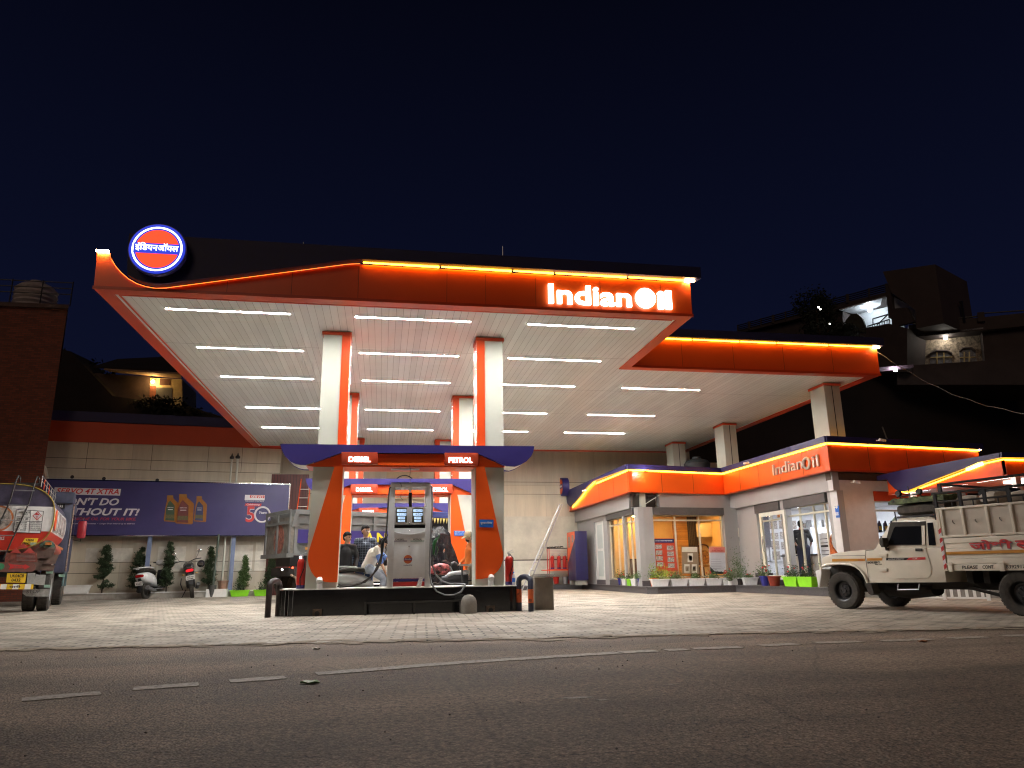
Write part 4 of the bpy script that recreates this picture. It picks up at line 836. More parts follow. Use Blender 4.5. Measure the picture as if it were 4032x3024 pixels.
# plinth
sp(MB().prism([(8.72, 33, 0), (8.72, 24.1, 0), (9.0, 23.85, 0), (11.75, 23.8, 0), (12.12, 18.5, 0), (12.4, 18.2, 0), (17.6, 18.6, 0), (17.6, 33, 0)], (0, 0, .2)), 'plinth', 'granite')
sp(MB().prism([(8.69, 33, .2), (8.69, 24.08, .2), (8.99, 23.81, .2), (11.72, 23.77, .2), (12.09, 18.48, .2), (12.39, 18.17, .2), (17.62, 18.57, .2), (17.62, 33, .2)], (0, 0, .035)), 'plinth_top', 'granite')
sp(MB().prism([(8.8, 33, .236), (8.8, 24.7, .236), (12.6, 25.0, .236), (12.72, 19.1, .236), (17.5, 19.4, .236), (17.5, 33, .236)], (0, 0, .18)), 'floor_slab', 'granite')
sp(MB().box(6.1, 32.2, 0, 8.68, 33, .2), 'plinth', 'granite')
P0, P1, P2, P3, P4 = V((8.42, 32.9, 0)), V((8.45, 24.5, 0)), V((12.36, 25.35, 0)), V((12.36, 18.65, 0)), V((17.95, 19.45, 0))
P1b, P2b = V((8.45, 24.5, 0)), V((12.36, 25.3, 0))
ZF0, ZF1, ZF2 = 3.45, 4.18, 4.38
def wallseg(a, b_, za_, zb_, inn, th, mb=None, mi=0):
    mb = mb or MB(); d = (b_-a).normalized(); n_ = V((-d.y, d.x, 0)); a2, b2 = a+n_*inn, b_+n_*inn
    return mb.prism([a2+V((0, 0, za_)), b2+V((0, 0, za_)), b2+V((0, 0, zb_)), a2+V((0, 0, zb_))], n_*th, mi)
# direction: walking P0 -> P4 the inside of the shop is on the left
swo = [PX(*z3(p), 8.45) for p in ((700, 395), (640, 452), (590, 520), (545, 572), (520, 598), (500, 585), (485, 555), (472, 510), (462, 470), (447, 480), (460, 612), (965, 472), (958, 305))]
for q in swo: q.x = 8.45
top = [V((8.45, q.y, q.z)) for q in swo]
top[0].z = max(top[0].z, 4.1); top[-1] = V((8.45, 24.5, ZF1)); top[-2] = V((8.45, 24.5, ZF0)); top[-3].z = ZF0
sp(MB().prism(top, (.12, 0, 0)), 'fascia_panel', 'orange')
A_far = max(q.y for q in top)
bl = [V((8.40, q.y, q.z+.02)) for q in swo[:9]]; bl = bl+[V((8.40, A_far, 4.3)), V((8.40, A_far-1.0, ZF2-.02)), V((8.40, 24.45, ZF2)), V((8.40, 24.45, ZF1+.02))]
sp(MB().prism(bl, (-.08, 0, 0)), 'top_band', 'blue_dark')
for a, b_, q0, q1 in ((P1, P2b, 0, 0), (P2, P3, 0, 0), (P3, P4, 0, 0)):
    sp(wallseg(a, b_, ZF0, ZF1, 0, .12), 'fascia_panel', 'orange')
    d = (b_-a).normalized(); e0 = -.1 if a is not P2 else .1
    sp(wallseg(a-d*(.1 if a is not P2 else -.13), b_+d*(.1 if b_ is not P2b else -.13), ZF1+.02, ZF2, -.13, .12), 'top_band', 'blue_dark')
    sp(wallseg(a, b_, ZF0-.035, ZF0-.002, -.02, .2), 'fascia_lip', 'orange_trim')
sp(wallseg(V((8.45, A_far-.7, 0)), P1, ZF0-.035, ZF0-.002, -.02, .2), 'fascia_lip', 'orange_trim')
sp(MB().prism([(8.6, 32.9, 4.1), (8.6, 24.8, 4.1), (12.6, 25.6, 4.1), (12.6, 18.9, 4.1), (17.8, 19.7, 4.1), (17.8, 32.9, 4.1)], (0, 0, .12)), 'roof', 'concrete')
# led strips
def led_line(a, b_, z, gaps):
    d = (b_-a).normalized(); n_ = V((-d.y, d.x, 0)); L = (b_-a).length; mb = MB(); k = 0
    while k < L-.05:
        q = min(L, k+gaps*random.uniform(.8, 1.2)); p0, p1 = a+d*(k+.01)-n_*.02, a+d*(q-.01)-n_*.02; mb.obox((p0+p1)/2+V((0, 0, z)), (p1-p0)/2, n_*.008, (0, 0, .022)); k = q
    return mb
for a, b_ in ((V((8.45, swo[0].y, 0)), P1), (P1, P2b), (P2, P3), (P3, P4)): sp(led_line(a, b_, ZF1-.0, 1.5), 'led_strip', 'led')
mb = MB(); mb.tube([V((8.40, q.y, q.z-.01)) for q in swo[:5]], .02, 6); sp(mb, 'led_rope', 'led')
for loc in ((P4.x-.02, P4.y-.1, 4.2), ): sp(MB().sph(loc, .035, 8, 0, 5), 'led_floodlight', 'ledspot')
# bright spot near the B corner comes from a lamp added further down
mb = MB()
for a, b_, n_ in ((P1, P2b, 2), (P2, P3, 4), (P3, P4, 3)):
    d = (b_-a).normalized()
    for k in range(1, n_+1): p = a+(b_-a)*(k/(n_+1)); wallseg(p, p+d*.01, ZF0, ZF1, -.004, .004, mb)
for y in (26.3, 28.2): mb.box(8.446, y, ZF0, 8.45, y+.01, ZF1-.03)
sp(mb, 'panel_joint', MATS['joint_dark'])
# end roundel of the long wing
er = thing('round_sign', 'small round company sign at the far left end of the shop fascia', 'sign', (8.25, 32.9, 4.12))
build(MB().lathe([(.01, 0), (.42, 0), (.42, .3), (.01, .3)], (-.2, 0, .42), 32, 'x'), 'housing', 'blue', er)
mb = MB(); mb.lathe([(.001, -.215), (.34, -.215), (.34, -.201), (.001, -.201)], (0, 0, .42), 28, 'x'); build(mb, 'disc', 'orange', er)
build(MB().box(-.235, -.36, .33, -.216, .36, .51), 'name_band', 'blue', er); mb = MB(); mb.text('इंिडयनऑयल', (-.236, .32, .36), (0, -1, 0), (0, 0, 1), .64, .13, .004, .01); build(mb, 'lettering', 'white', er)
# name letters on the long inner face
mb = MB()
def ctext(s, a, t_, r_):
    p, q, e_ = PX(*z4(a), 12.30), PX(*z4(t_), 12.30), PX(*z4(r_), 12.30); mb.text(s, V((12.35, p.y, p.z)), (0, -1, 0), (0, 0, 1), p.y-e_.y, q.z-p.z, .05, .006)
ctext('Indian', (84, 435), (80, 352), (312, 390)); ctext('il', (388, 372), (376, 285), (434, 360))
c_ = PX(*z4((350, 340)), 12.35); q = [V((12.32, c_.y+.165*math.cos(a), c_.z+.15*math.sin(a))) for a in [2*PI*k/28 for k in range(28)]]; mb.tube(q, .042, 8, closed=True)
sp(mb, 'name_lettering', mat('steel_letter', (.55, .47, .40), .35, .5, var=.1))
# cladding band under the fascia, shutter boxes
A1, B1, C1, D1 = V((8.68, 24.75, 0)), V((12.6, 25.4, 0)), V((12.62, 19.0, 0)), V((17.6, 19.7, 0))
sp(wallseg(V((8.68, 33, 0)), A1+V((0, .55, 0)), 2.92, 3.42, 0, .2), 'cladding_band', 'grey_cladding')
sp(wallseg(V((8.68, 24.76, 0))+V((1.0, .16, 0)), B1, 2.92, 3.42, 0, .2), 'cladding_band', 'grey_cladding')
sp(wallseg(B1, C1, 2.9, 3.42, 0, .2), 'cladding_band', 'grey_cladding')
sp(wallseg(C1, D1, 2.9, 3.2, 0, .2), 'cladding_band', mat('pale_cladding', (.62, .58, .56), .4, var=.08)); sp(wallseg(C1, D1, 3.2, 3.42, .06, .2), 'recessed_band', mat('brown_gap', (.12, .08, .06), .6, var=.2))  # pale cladding, and a brown band set back above it
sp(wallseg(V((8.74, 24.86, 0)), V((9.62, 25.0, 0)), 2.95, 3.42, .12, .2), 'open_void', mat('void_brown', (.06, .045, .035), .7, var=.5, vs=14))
mb = MB(); mb.box(8.95, 24.8, 2.92, 9.12, 24.98, 3.42); mb.obox((9.35, 24.7, 3.18), (.3, 0, .17), (0, .01, 0), (0, 0, .012)); sp(mb, 'bare_bracket', 'beige')
mb = MB()
for k in range(9): mb.obox((9.4, 24.93+.0, 3.0+.045*k), (.16, .03, 0), (0, .02, 0), (0, 0, .008))
sp(mb, 'louvre', 'dark_metal')
box_m = mat('shutter_box', (.075, .07, .068), .5, var=.25)
WIN = []
def window(a, b_, cols_, za_=.45, zt=2.45, zb_=2.70, glass='glass', door=None):
    """aluminium glazing between two plan points: sill, head, transom, mullions, one pane"""
    d = (b_-a).normalized(); n_ = V((-d.y, d.x, 0)); L = (b_-a).length
    w_ = sp(wallseg(a, b_, za_, za_+.05, 0, .07), 'window', 'alu')
    mb = MB(); wallseg(a, b_, zt, zt+.05, 0.002, .066, mb); wallseg(a, b_, zb_-.03, zb_, .002, .066, mb)
    for f_ in cols_: p, q = a+d*(L*f_-.025), a+d*(L*f_+.025); wallseg(p, q, za_+.05, zb_-.03, .004, .06, mb)
    build(mb, 'frame', 'alu', w_, world=True); build(wallseg(a, b_, za_+.05, zb_-.03, .03, .006), 'pane', glass, w_, world=True)
    return w_
def pier(a, b_, za_=.236, zb_=2.92, th=.3, m='grey_cladding'): sp(wallseg(a, b_, za_, zb_, 0, th), 'pier', m)
xA = 8.79
pier(V((xA, 33, 0)), V((xA, 30.25, 0))); pier(V((xA, 28.95, 0)), V((xA, 28.45, 0)), th=.25)
dr = sp(wallseg(V((xA, 30.25, 0)), V((xA, 28.95, 0)), .42, 2.75, .05, .06), 'door', 'white'); mb = MB()
for za_, zb_ in ((.55, 1.55), (1.65, 2.6)): wallseg(V((xA, 29.95, 0)), V((xA, 29.25, 0)), za_, zb_, .03, .018, mb)
build(mb, 'door_panel', mat('frost', (.55, .58, .55), .3, var=.05), dr, world=True); sp(wallseg(V((xA, 30.25, 0)), V((xA, 28.95, 0)), 2.75, 2.92, 0, .2), 'lintel', 'grey_cladding')
sp(wallseg(V((xA, 28.45, 0)), V((xA, 25.2, 0)), 2.70, 2.915, -.04, .22), 'shutter_box', box_m)
window(V((xA+.08, 28.4, 0)), V((xA+.08, 25.15, 0)), (.015, .33, .60, .64, .80, .985))
sp(MB().box(xA-.08, 26.15, .24, xA, 26.28, 2.7), 'shutter_guide', 'grey_cladding')
pier(V((xA, 25.15, 0)), V((xA, 24.72, 0)), th=.2); pier(V((xA+.003, 24.72, 0)), V((9.36, 24.8, 0)), th=.25)
sp(wallseg(V((9.36, 24.8, 0)), V((12.16, 25.1, 0)), 2.66, 2.915, -.05, .25), 'shutter_box', box_m)
wB = window(V((9.36, 24.92, 0)), V((12.16, 25.22, 0)), (.01, .32, .66, .99), .5, 2.45, 2.66)
pier(V((12.16, 25.1, 0)), V((12.75, 25.17, 0)), th=.3)
xC = 12.72
pier(V((xC, 25.2, 0)), V((xC, 23.75, 0)), th=.25)
sp(wallseg(V((xC, 23.75, 0)), V((xC, 22.15, 0)), 2.6, 2.895, -.06, .25), 'shutter_box', box_m); window(V((xC+.08, 23.75, 0)), V((xC+.08, 22.15, 0)), (.02, .5, .98), .42, 2.30, 2.6)
pier(V((xC, 22.15, 0)), V((xC, 21.85, 0)), .236, 2.9, .2)
sp(wallseg(V((xC, 21.85, 0)), V((xC, 19.55, 0)), 2.62, 2.895, -.06, .25), 'shutter_box', box_m); window(V((xC+.08, 21.2, 0)), V((xC+.08, 19.5, 0)), (.0, .45, .8, .98), .42, 2.35, 2.62)
mb = MB(); wallseg(V((xC+.08, 21.82, 0)), V((xC+.08, 21.2, 0)), 2.35, 2.4, 0, .06, mb); sp(mb, 'door_head', 'alu')
pier(V((xC, 19.5, 0)), V((xC, 19.02, 0)), .236, 2.9, .2); sp(wallseg(V((xC, 19.02, 0)), V((14.0, 19.2, 0)), .236, 2.9, 0, .28), 'pier', MATS['pale_cladding'])
sp(wallseg(V((14.0, 19.2, 0)), V((17.5, 19.68, 0)), 2.62, 2.895, -.03, .25), 'shutter_box', 'orange_trim'); window(V((14.0, 19.28, 0)), V((17.5, 19.75, 0)), (.01, .3, .62, .98), .45, 2.33, 2.62)
# swung-open glass door
dl = sp(MB().box(12.40, 22.86, .42, 12.46, 22.98, 2.55), 'open_door', 'alu'); mb = MB(); mb.box(12.40, 21.5, 2.43, 12.46, 22.86, 2.55); mb.box(12.40, 21.5, .42, 12.46, 22.86, .56); mb.box(12.40, 21.38, .42, 12.46, 21.5, 2.55)
build(mb, 'frame', mat('door_cream', (.60, .58, .50), .4, var=.1), dl, world=True); build(MB().box(12.425, 21.5, .56, 12.435, 22.86, 2.43), 'pane', 'glass', dl, world=True)
build(MB().tube([(12.37, 22.8, 1.3), (12.34, 22.8, 1.35), (12.34, 22.8, 1.75), (12.37, 22.8, 1.8)], .015, 6), 'handle', 'chrome', dl, world=True)
# blue direction board on the pier, notices
def board(nm, x, px, m, lab, cat, lines, back=.012):
    q = [PX(*z6(p), x) for p in px]; s_ = thing(nm, lab, cat, q[3]); build(MB().prism([V((x, p.y, p.z)) for p in q], (back, 0, 0)), 'board', m, s_, world=True)
    return s_, q
s_, q = board('direction_sign', 12.70, ((1560, 345), (1665, 335), (1685, 508), (1580, 515)), 'signblue', 'blue sign with white arrow and Hindi lettering on the shop pier', 'sign', None)
y0, y1_, zt_, zb_ = q[0].y-.04, q[1].y+.04, q[0].z-.03, q[3].z
mb = MB(); mb.text('मूत्रालय', (12.699, y0, zb_+.56*(zt_-zb_)+.08), (0, -1, 0), (0, 0, 1), y0-y1_, .13, .004, .01); mb.text('शौचालय', (12.699, y0, zb_+.05), (0, -1, 0), (0, 0, 1), y0-y1_, .13, .004, .01)
mb.box(12.692, y1_+.05, zb_+.27, 12.699, y0, zb_+.29); mb.prism([(12.699, y1_, zb_+.28), (12.699, y1_+.07, zb_+.32), (12.699, y1_+.07, zb_+.24)], (-.006, 0, 0)); build(mb, 'lettering', 'white', s_, world=True)
paper = mat('notice_paper', (.62, .58, .50), .7, var=.25, vs=30)
for k, px in enumerate((((165, 660), (215, 656), (225, 790), (175, 795)), ((170, 850), (222, 846), (228, 915), (175, 918)))):
    q = [PX(*z6(p), 12.70) for p in px]; single(MB().prism([V((12.70, p.y, p.z)) for p in q], (.008, 0, 0)), 'paper_notice', paper, ('taller' if k == 0 else 'smaller square')+' paper notice taped to the grey pier beside the inner corner', 'notice', 'notices on the pier')

# ---- inside: office (warm) and sales room (cool)
wm = mat('wood_wall', (.60, .40, .17), .5, var=.1, vs=2); wh = mat('shop_white', (.66, .66, .68), .5, var=.06)
mb = MB(); mb.box(9.0, 28.2, .42, 14.5, 28.3, 2.9, 0); mb.box(12.55, 25.5, .42, 12.65, 28.2, 2.9, 0); mb.box(9.0, 28.3, .42, 9.05, 33, 2.9, 0)
sp(mb, 'partition', wm)
sp(MB().box(8.85, 25.3, 2.82, 12.6, 32.9, 2.9), 'office_ceiling', 'white')
oc = emat('office_lamp', (1, .55, .17), 95)
for x, y in ((9.9, 26.3), (11.6, 26.4), (9.6, 27.6)): sp(MB().lathe([(.001, 0), (.16, 0), (.16, -.02), (.001, -.02)], (x, y, 2.818), 16), 'ceiling_lamp', oc)
X28 = lambda u: PY(2500+u/4.147, 2180, 28.1).x
sp(MB().box(X28(885)+.003, 28.1, .42, X28(1045), 28.19, 2.82), 'dark_curtain', slats('curtain', (.10, .075, .06), .07, 'X', .8, .6, .3, .3))
sp(MB().box(X28(655), 28.1, .42, X28(885), 28.19, 2.82), 'wood_panel', slats('wood_panel', (.60, .30, .09), .05, 'Z', .4, .2, .1, .4, vs=4))
mb = MB(); mb.box(12.86, 19.6, 2.82, 17.4, 32, 2.9); sp(mb, 'sales_ceiling', 'white')
mb = MB(); mb.box(12.9, 24.9, .42, 17.4, 25.0, 2.85); mb.box(17.3, 19.9, .42, 17.4, 25, 2.85); sp(mb, 'sales_wall', wh)
cl = emat('cool_panel', (.86, .92, 1), 26)
for x, y in ((14.0, 20.8), (15.6, 20.9), (14.0, 23.3), (15.8, 23.3), (15.0, 22.1)): sp(MB().box(x-.3, y-.3, 2.80, x+.3, y+.3, 2.818), 'ceiling_panel', cl)
# office contents
def inner(nm, lab, cat, mb, m, **k): return single(mb, nm, m, lab, cat, **k)
ck = thing('wall_cupboard', 'pale cream wall cupboard in the office window', 'cupboard', ((PY(2500+1265/4.147, 2180, 27).x), 27.0, PY(2500+1265/4.147, 1950+680/4.147, 27).z)); build(MB().box(-.45, 0, 0, .5, .3, .52), 'carcass', mat('cream_cupboard', (.68, .56, .34), .5, var=.05), ck, bevel=.01)
mb = MB()
for k in range(4): mb.lathe([(.001, -.01), (.03, -.01), (.03, 0), (.001, 0)], (.14+.09*k, 0, .06), 8, 'y')
build(mb, 'cupboard_hole', 'black', ck)
ch = thing('office_chair', 'carved wooden chair with floral seat behind the office window', 'chair', (PY(2500+1165/4.147, 2180, 26.3).x, 26.3, .42)); dkw = mat('dark_wood', (.07, .03, .018), .35, var=.3)
for x in (-.24, .24): build(MB().tube([(x, .2, 0), (x, .2, .6), (x*1.05, .24, 1.12)], .025), 'back_leg', dkw, ch); build(MB().tube([(x, -.22, 0), (x, -.22, .44)], .022), 'front_leg', dkw, ch)
mb = MB(); mb.tube([(-.25, .24, 1.1), (-.15, .25, 1.22), (0, .25, 1.26), (.15, .25, 1.22), (.25, .24, 1.1)], .03); build(mb, 'crest', dkw, ch); build(MB().loft([(.2, 0, .78, .2, .26), (.26, 0, .78, .2, .26)], 'y', 20, 3), 'backrest', mat('floral', (.42, .20, .04), .7, var=.8, vs=22), ch); build(MB().box(-.26, -.26, .42, .26, .22, .5), 'seat', MATS['floral'], ch, bevel=.02)
dk = thing('office_desk', 'low dark desk standing in the office behind the glass', 'desk', (9.6, 26.9, .42)); build(MB().box(-.5, -.3, .72, .8, .3, .76), 'desk_top', dkw, dk); build(MB().box(-.45, -.25, 0, .75, .25, .719), 'desk_body', mat('desk_brown', (.16, .08, .04), .5, var=.2), dk)
# posters standing in the office window
def wp_(p, y=24.86): return PY(*(2500+p[0]/4.147, 1950+p[1]/4.147), y)
def poster(nm, P_, m, lab, items):
    q = [wp_(p) for p in P_]; t_ = thing(nm, lab, 'poster', q[3]); build(MB().prism(q, (0, .02, 0)), 'sheet', m, t_, world=True)
    for kind, pts, mm in items:
        if kind == 'poly': build(MB().prism([wp_(p, 24.853) for p in pts], (0, .006, 0)), 'print', mm, t_, world=True)
        else: a, b_ = wp_(pts[0], 24.848), wp_(pts[1], 24.848); mb = MB(); mb.text(kind, a, (1, 0, 0), (0, 0, 1), b_.x-a.x, b_.z-a.z, .003, .01); build(mb, 'lettering', mm, t_, world=True)
R4 = lambda x0, y0, x1, y1: ((x0, y0), (x1, y0), (x1, y1), (x0, y1))
pho = mat('photo_print', (.42, .36, .32), .5, var=1.0, vs=28); navy = MATS['navy']
it = [('poly', R4(312, 712, 640, 775), navy), ('CUSTOMER ATTENDANT MEET PROCEDURE', ((330, 752), (610, 736)), 'white')]
for k in range(4): it += [('poly', R4(334+k*8, 806+k*95, 440+k*8, 876+k*95), pho), ('poly', R4(522+k*6, 822+k*97, 630+k*6, 900+k*95), pho)]
poster('red_poster', ((305, 705), (640, 708), (700, 1240), (345, 1240)), mat('poster_red', (.50, .055, .02), .45, var=.1), 'tall red poster with two columns of small pictures in the office window', it)
brown = mat('poster_brown', (.24, .17, .10), .5, var=.15); cr_ = mat('poster_cream', (.62, .56, .44), .5, var=.1)
it = [('poly', R4(768, 845, 1018, 925), cr_)]+[('poly', R4(a, b_, a+85, b_+140), cr_) for a, b_ in ((862, 950), (808, 1125), (930, 1125))]+[('poly', R4(a, b_, a+55, b_+80), brown) for a, b_ in ((877, 985), (823, 1160), (945, 1160))]
poster('brown_poster', ((758, 840), (1025, 842), (1055, 1280), (775, 1280)), brown, 'brown poster with three pale can shapes in the office window', it)
it = [('poly', R4(1212, 842, 1472, 935), mat('poster_pink', (.60, .20, .15), .5, var=.15)), ("TODAY'S", ((1290, 885), (1400, 862)), rv), ('FUEL PRICES', ((1262, 915), (1436, 890)), rv)]+[('poly', R4(1245, 1040+k*38, 1400+12*(k % 2), 1047+k*38), mat('grey_print', (.3, .3, .32), .5, var=0)) for k in range(5)]+[('poly', ((1232, 1170), (1300, 1240), (1480, 1255), (1490, 1285), (1236, 1285)), 'black')]
poster('price_poster', ((1210, 840), (1472, 842), (1485, 1285), (1232, 1285)), mat('poster_grey', (.50, .50, .52), .4, var=.1), "grey and pink fuel price poster, rightmost in the office window", it)
# sales room contents: dark screen, counter, shelves of bottles, cartons
mn = thing('computer_monitor', 'dark computer monitor standing in the sales room window', 'monitor', (13.6, 23.2, 1.18)); build(MB().obox((0, 0, .28), (.06, -.28, 0), (0, 0, .24), (.02, 0, 0)), 'screen', 'dark_glass', mn); build(MB().tube([(0, 0, 0), (0, 0, .1)], .03), 'foot', 'black', mn)
cu = thing('sales_counter', 'dark topped white counter in the sales room with the seated man behind it', 'counter', (14.4, 22.2, .42)); build(MB().box(-1.0, -1.0, 0, -.5, 1.3, .72), 'counter_body', mat('counter_beige', (.45, .40, .36), .5, var=.1), cu); build(MB().box(-1.05, -1.05, .721, -.4, 1.35, .77), 'counter_top', 'black', cu)
cu2 = thing('side_counter', 'grey topped side counter behind the right shop pane', 'counter', (13.9, 20.2, .42)); build(MB().box(-.35, -.45, 0, .5, .3, .80), 'counter_body', mat('counter_dark', (.10, .08, .07), .5, var=.2), cu2); build(MB().box(-.4, -.5, .80, .55, .35, .84), 'counter_top', 'steel', cu2)
it = thing('notice_board', 'white board full of certificates on the sales room wall', 'notice board', (14.6, 24.85, 1.0)); build(MB().box(-.9, 0, 0, .7, .04, 1.5), 'board', wh, it); mb = MB()
for i in range(4):
    for j in range(4): mb.box(-.82+i*.38, -.012, .06+j*.36, -.82+i*.38+.3, -.001, .06+j*.36+random.uniform(.18, .3))
build(mb, 'certificate', pho, it)
gc = thing('grey_curtain', 'dark grey hanging blind at the left of the sales room', 'blind', (13.3, 24.8, 1.5)); build(MB().box(-.25, 0, 0, .45, .04, 1.2), 'cloth', mat('grey_cloth', (.10, .10, .12), .7, var=.1), gc)
cb = thing('cupboard', 'white cupboard with doors and boxes on top, right part of the sales room', 'cupboard', (14.9, 24.4, .42)); build(MB().box(.2, 0, 0, 1.9, .45, 1.75), 'carcass', wh, cb); mb = MB()
for k in range(4): mb.box(.24+.42*k, -.02, .8, .24+.42*k+.38, -.001, 1.7)
build(mb, 'cupboard_door', mat('door_white', (.72, .74, .78), .4, var=.05), cb)
for k in range(3): inner('carton', ['printer carton', 'flat white carton', 'grey device box'][k]+' lying on top of the white cupboard', 'box', MB().box(15.2+.5*k, 24.45, 2.18, 15.6+.5*k, 24.8, 2.18+random.uniform(.15, .28)), mat('carton_%d' % k, ((.55, .55, .56), (.62, .6, .58), (.3, .3, .32))[k], .6, var=.4, vs=12))
# oil shelves behind the right window
shf = thing('oil_shelf', 'dark metal shelves of oil bottles behind the right shop window', 'shelf', (14.9, 19.95, .42))
for z in (.4, .9, 1.35): build(MB().box(-.75, 0, z, .75, .35, z+.025), 'shelf_board', 'dark_metal', shf)
for x in (-.75, .72): build(MB().box(x, 0, 0, x+.03, .35, 1.9), 'upright', 'dark_metal', shf)
ob_ = None; lbls = ['yellow', 'red', 'white']
for r_ in range(3):
    for k in range(7):
        z = .42+(.425, .925, 1.375)[r_]; x = 14.25+k*.2
        if ob_ is None:
            ob_ = thing('oil_bottle', '', 'bottle', (x, 20.02, z), 0, 'oil bottles on the shelf behind the right shop window')
            build(MB().loft([(0, 0, 0, .065, .045), (.19, 0, 0, .065, .045), (.24, 0, 0, .05, .035), (.27, .02, 0, .022, .02), (.31, .02, 0, .022, .02)], 'z', 12, 3), 'bottle_body', mat('bottle_navy', (.02, .02, .06), .35, var=.1), ob_)
            build(MB().box(-.05, -.049, .04, .05, -.046, .15), 'bottle_label', mat('bottle_label', (.65, .42, .04), .4, var=.6, vs=9), ob_); o = ob_
        else: o = dup(ob_, (x, 20.02, z))
        o['label'] = 'dark oil bottle with yellow label on the shelf behind the right shop window'
inner('plastic_bag', 'pale green carrier bag hanging behind the right shop window', 'bag', MB().loft([(1.7, 15.2, 20.3, .12, .05), (1.9, 15.25, 20.3, .14, .07), (2.1, 15.35, 20.3, .08, .04), (2.25, 15.45, 20.3, .02, .01)], 'z', 10), mat('bag', (.42, .5, .34), .5, var=.2))
inner('paper_stack', 'untidy white boxes on the top shelf behind the right shop window', 'boxes', MB().box(15.9, 20.4, 1.9, 16.5, 20.8, 2.1).box(15.95, 20.42, 2.103, 16.4, 20.7, 2.2), pho)
for k in range(3):
    q = wp_((0, 0)); x = 12.85+0.0*k; y = 23.55-.42*k
    inner('battery_crate', 'dark battery crate with a red base, '+('left', 'middle', 'right')[k]+' one of three by the shop glass', 'crate', MB().box(12.5, 22.95+.3*k, .24, 12.68, 23.2+.3*k, .62), mat('battery', (.05, .04, .05), .4, var=.9, vs=9), group='battery crates by the glass')
sw = single(MB().box(12.79, 22.35, 2.38, 12.80, 22.5, 2.6), 'religious_sticker', mat('sticker', (.7, .25, .05), .5, var=.9, vs=22), 'orange and yellow sticker on the glass above the open door', 'sticker')
sb_ = thing('price_stand', 'white standing price list board behind the glass right of the man in black', 'board', (13.0, 20.35, .42)); build(MB().obox((0, 0, .75), (0, .24, 0), (0, 0, .6), (.012, 0, 0)), 'board', wh, sb_); mb = MB()
for k in range(9): mb.box(-.016, -.19, .25+k*.115, -.0125, .17, .27+k*.115+(.04 if k == 6 else 0))
build(mb, 'printed_lines', 'black', sb_)
# water tank on the shop roof
p = PY(*z3((1500, 290)), 28.5)
zt0 = PY(*z3((1500, 200)), 28.5).z-1.2; single(MB().lathe([(r_*.86, zz_*2.0) for r_, zz_ in ((.62, 0), (.64, .03), (.6, .1), (.64, .17), (.6, .24), (.64, .31), (.6, .38), (.63, .45), (.5, .52), (.2, .56), (.2, .6), (.02, .6))], (p.x, 28.5, zt0), 28), 'water_tank', mat('tank_black', (.05, .055, .06), .6, var=.2), 'black ribbed water tank on the shop roof beside the column', 'water tank')

# extinguisher rack, cabinet, ladder
rk = thing('extinguisher_rack', 'open red rack with mesh front for fire extinguishers against the back wall', 'rack', (7.7, 32.3, .24))
a = .48
mb = MB()
for x in (-a, a-.03):
    for y in (-.18, .2): mb.box(x, y, 0, x+.03, y+.03, 1.5)
build(mb, 'rack_frame', 'red', rk); build(MB().box(-a, -.15, .60, a, .2, .62), 'rack_floor', 'red', rk); build(MB().box(-a, -.19, 1.5, a, .23, 1.53), 'rack_top', 'dark_metal', rk); build(MB().box(-a-.35, -.42, .56, a, -.15, .60), 'shelf', 'orange', rk)
mb = MB()
for k in range(12): mb.box(-a+.03, -.185, .66+k*.07, a-.03, -.181, .664+k*.07)
for k in range(10): mb.box(-a+.05+k*.09, -.189, .62, -a+.054+k*.09, -.186, 1.5)
build(mb, 'wire_mesh', 'red', rk)
for k, x in enumerate((7.42, 7.72, 7.98)): extinguisher((x, 32.35, .865), .95, 'red fire extinguisher inside the mesh rack, '+('left', 'middle', 'right')[k]+' of the three', 'extinguishers in the mesh rack')
mb = MB()
for k in range(3): mb.tube([(7.3+.25*k+.12*math.cos(a_), 32.3+.1*math.sin(a_), 1.80+.01*k+.02*math.sin(3*a_)) for a_ in [2*PI*j/14 for j in range(14)]], .015, 5, closed=True)
single(mb, 'coiled_rope', 'dark_metal', 'tangled dark rope lying on top of the extinguisher rack', 'rope')
def bucket(x, y, m, lab):
    t_ = thing('bucket', lab, 'bucket', (x, y, .24), 0, 'buckets under the extinguisher rack'); build(MB().lathe([(.10, 0), (.15, .28), (.16, .28), (.16, .295), (.14, .295)], (0, 0, 0), 18), 'pail', m, t_); build(MB().tube([(.15*math.cos(a_), 0, .28+.13*math.sin(a_)) for a_ in [PI*j/8 for j in range(9)]], .006, 5), 'handle', 'steel', t_)
bucket(7.25, 32.5, 'red', 'red bucket under the rack, left one'); bucket(7.6, 32.5, 'red', 'red bucket under the rack, middle one'); bucket(7.95, 32.2, 'steel', 'pale metal bucket under the right end of the rack')
single(MB().box(8.2, 32.3, .24, 8.56, 32.6, 1.74), 'metal_locker', 'orange', 'low orange locker between the rack and the tall cabinet', 'locker', bevel=.01)
cbn = thing('tall_cabinet', 'tall orange and dark blue metal cabinet beside the shop door', 'cabinet', (8.25, 31.1, .2))
build(MB().box(-.28, -.72, .2, .24, .6, 2.2), 'cabinet_body', mat('cabinet_navy', (.018, .014, .07), .35, var=.15), cbn, bevel=.008); build(MB().prism([(-.283, .60, .9), (-.283, .60, 2.19), (-.283, -.70, 2.19), (-.283, -.70, 1.9)], (-.006, 0, 0)), 'orange_corner', 'orange', cbn)
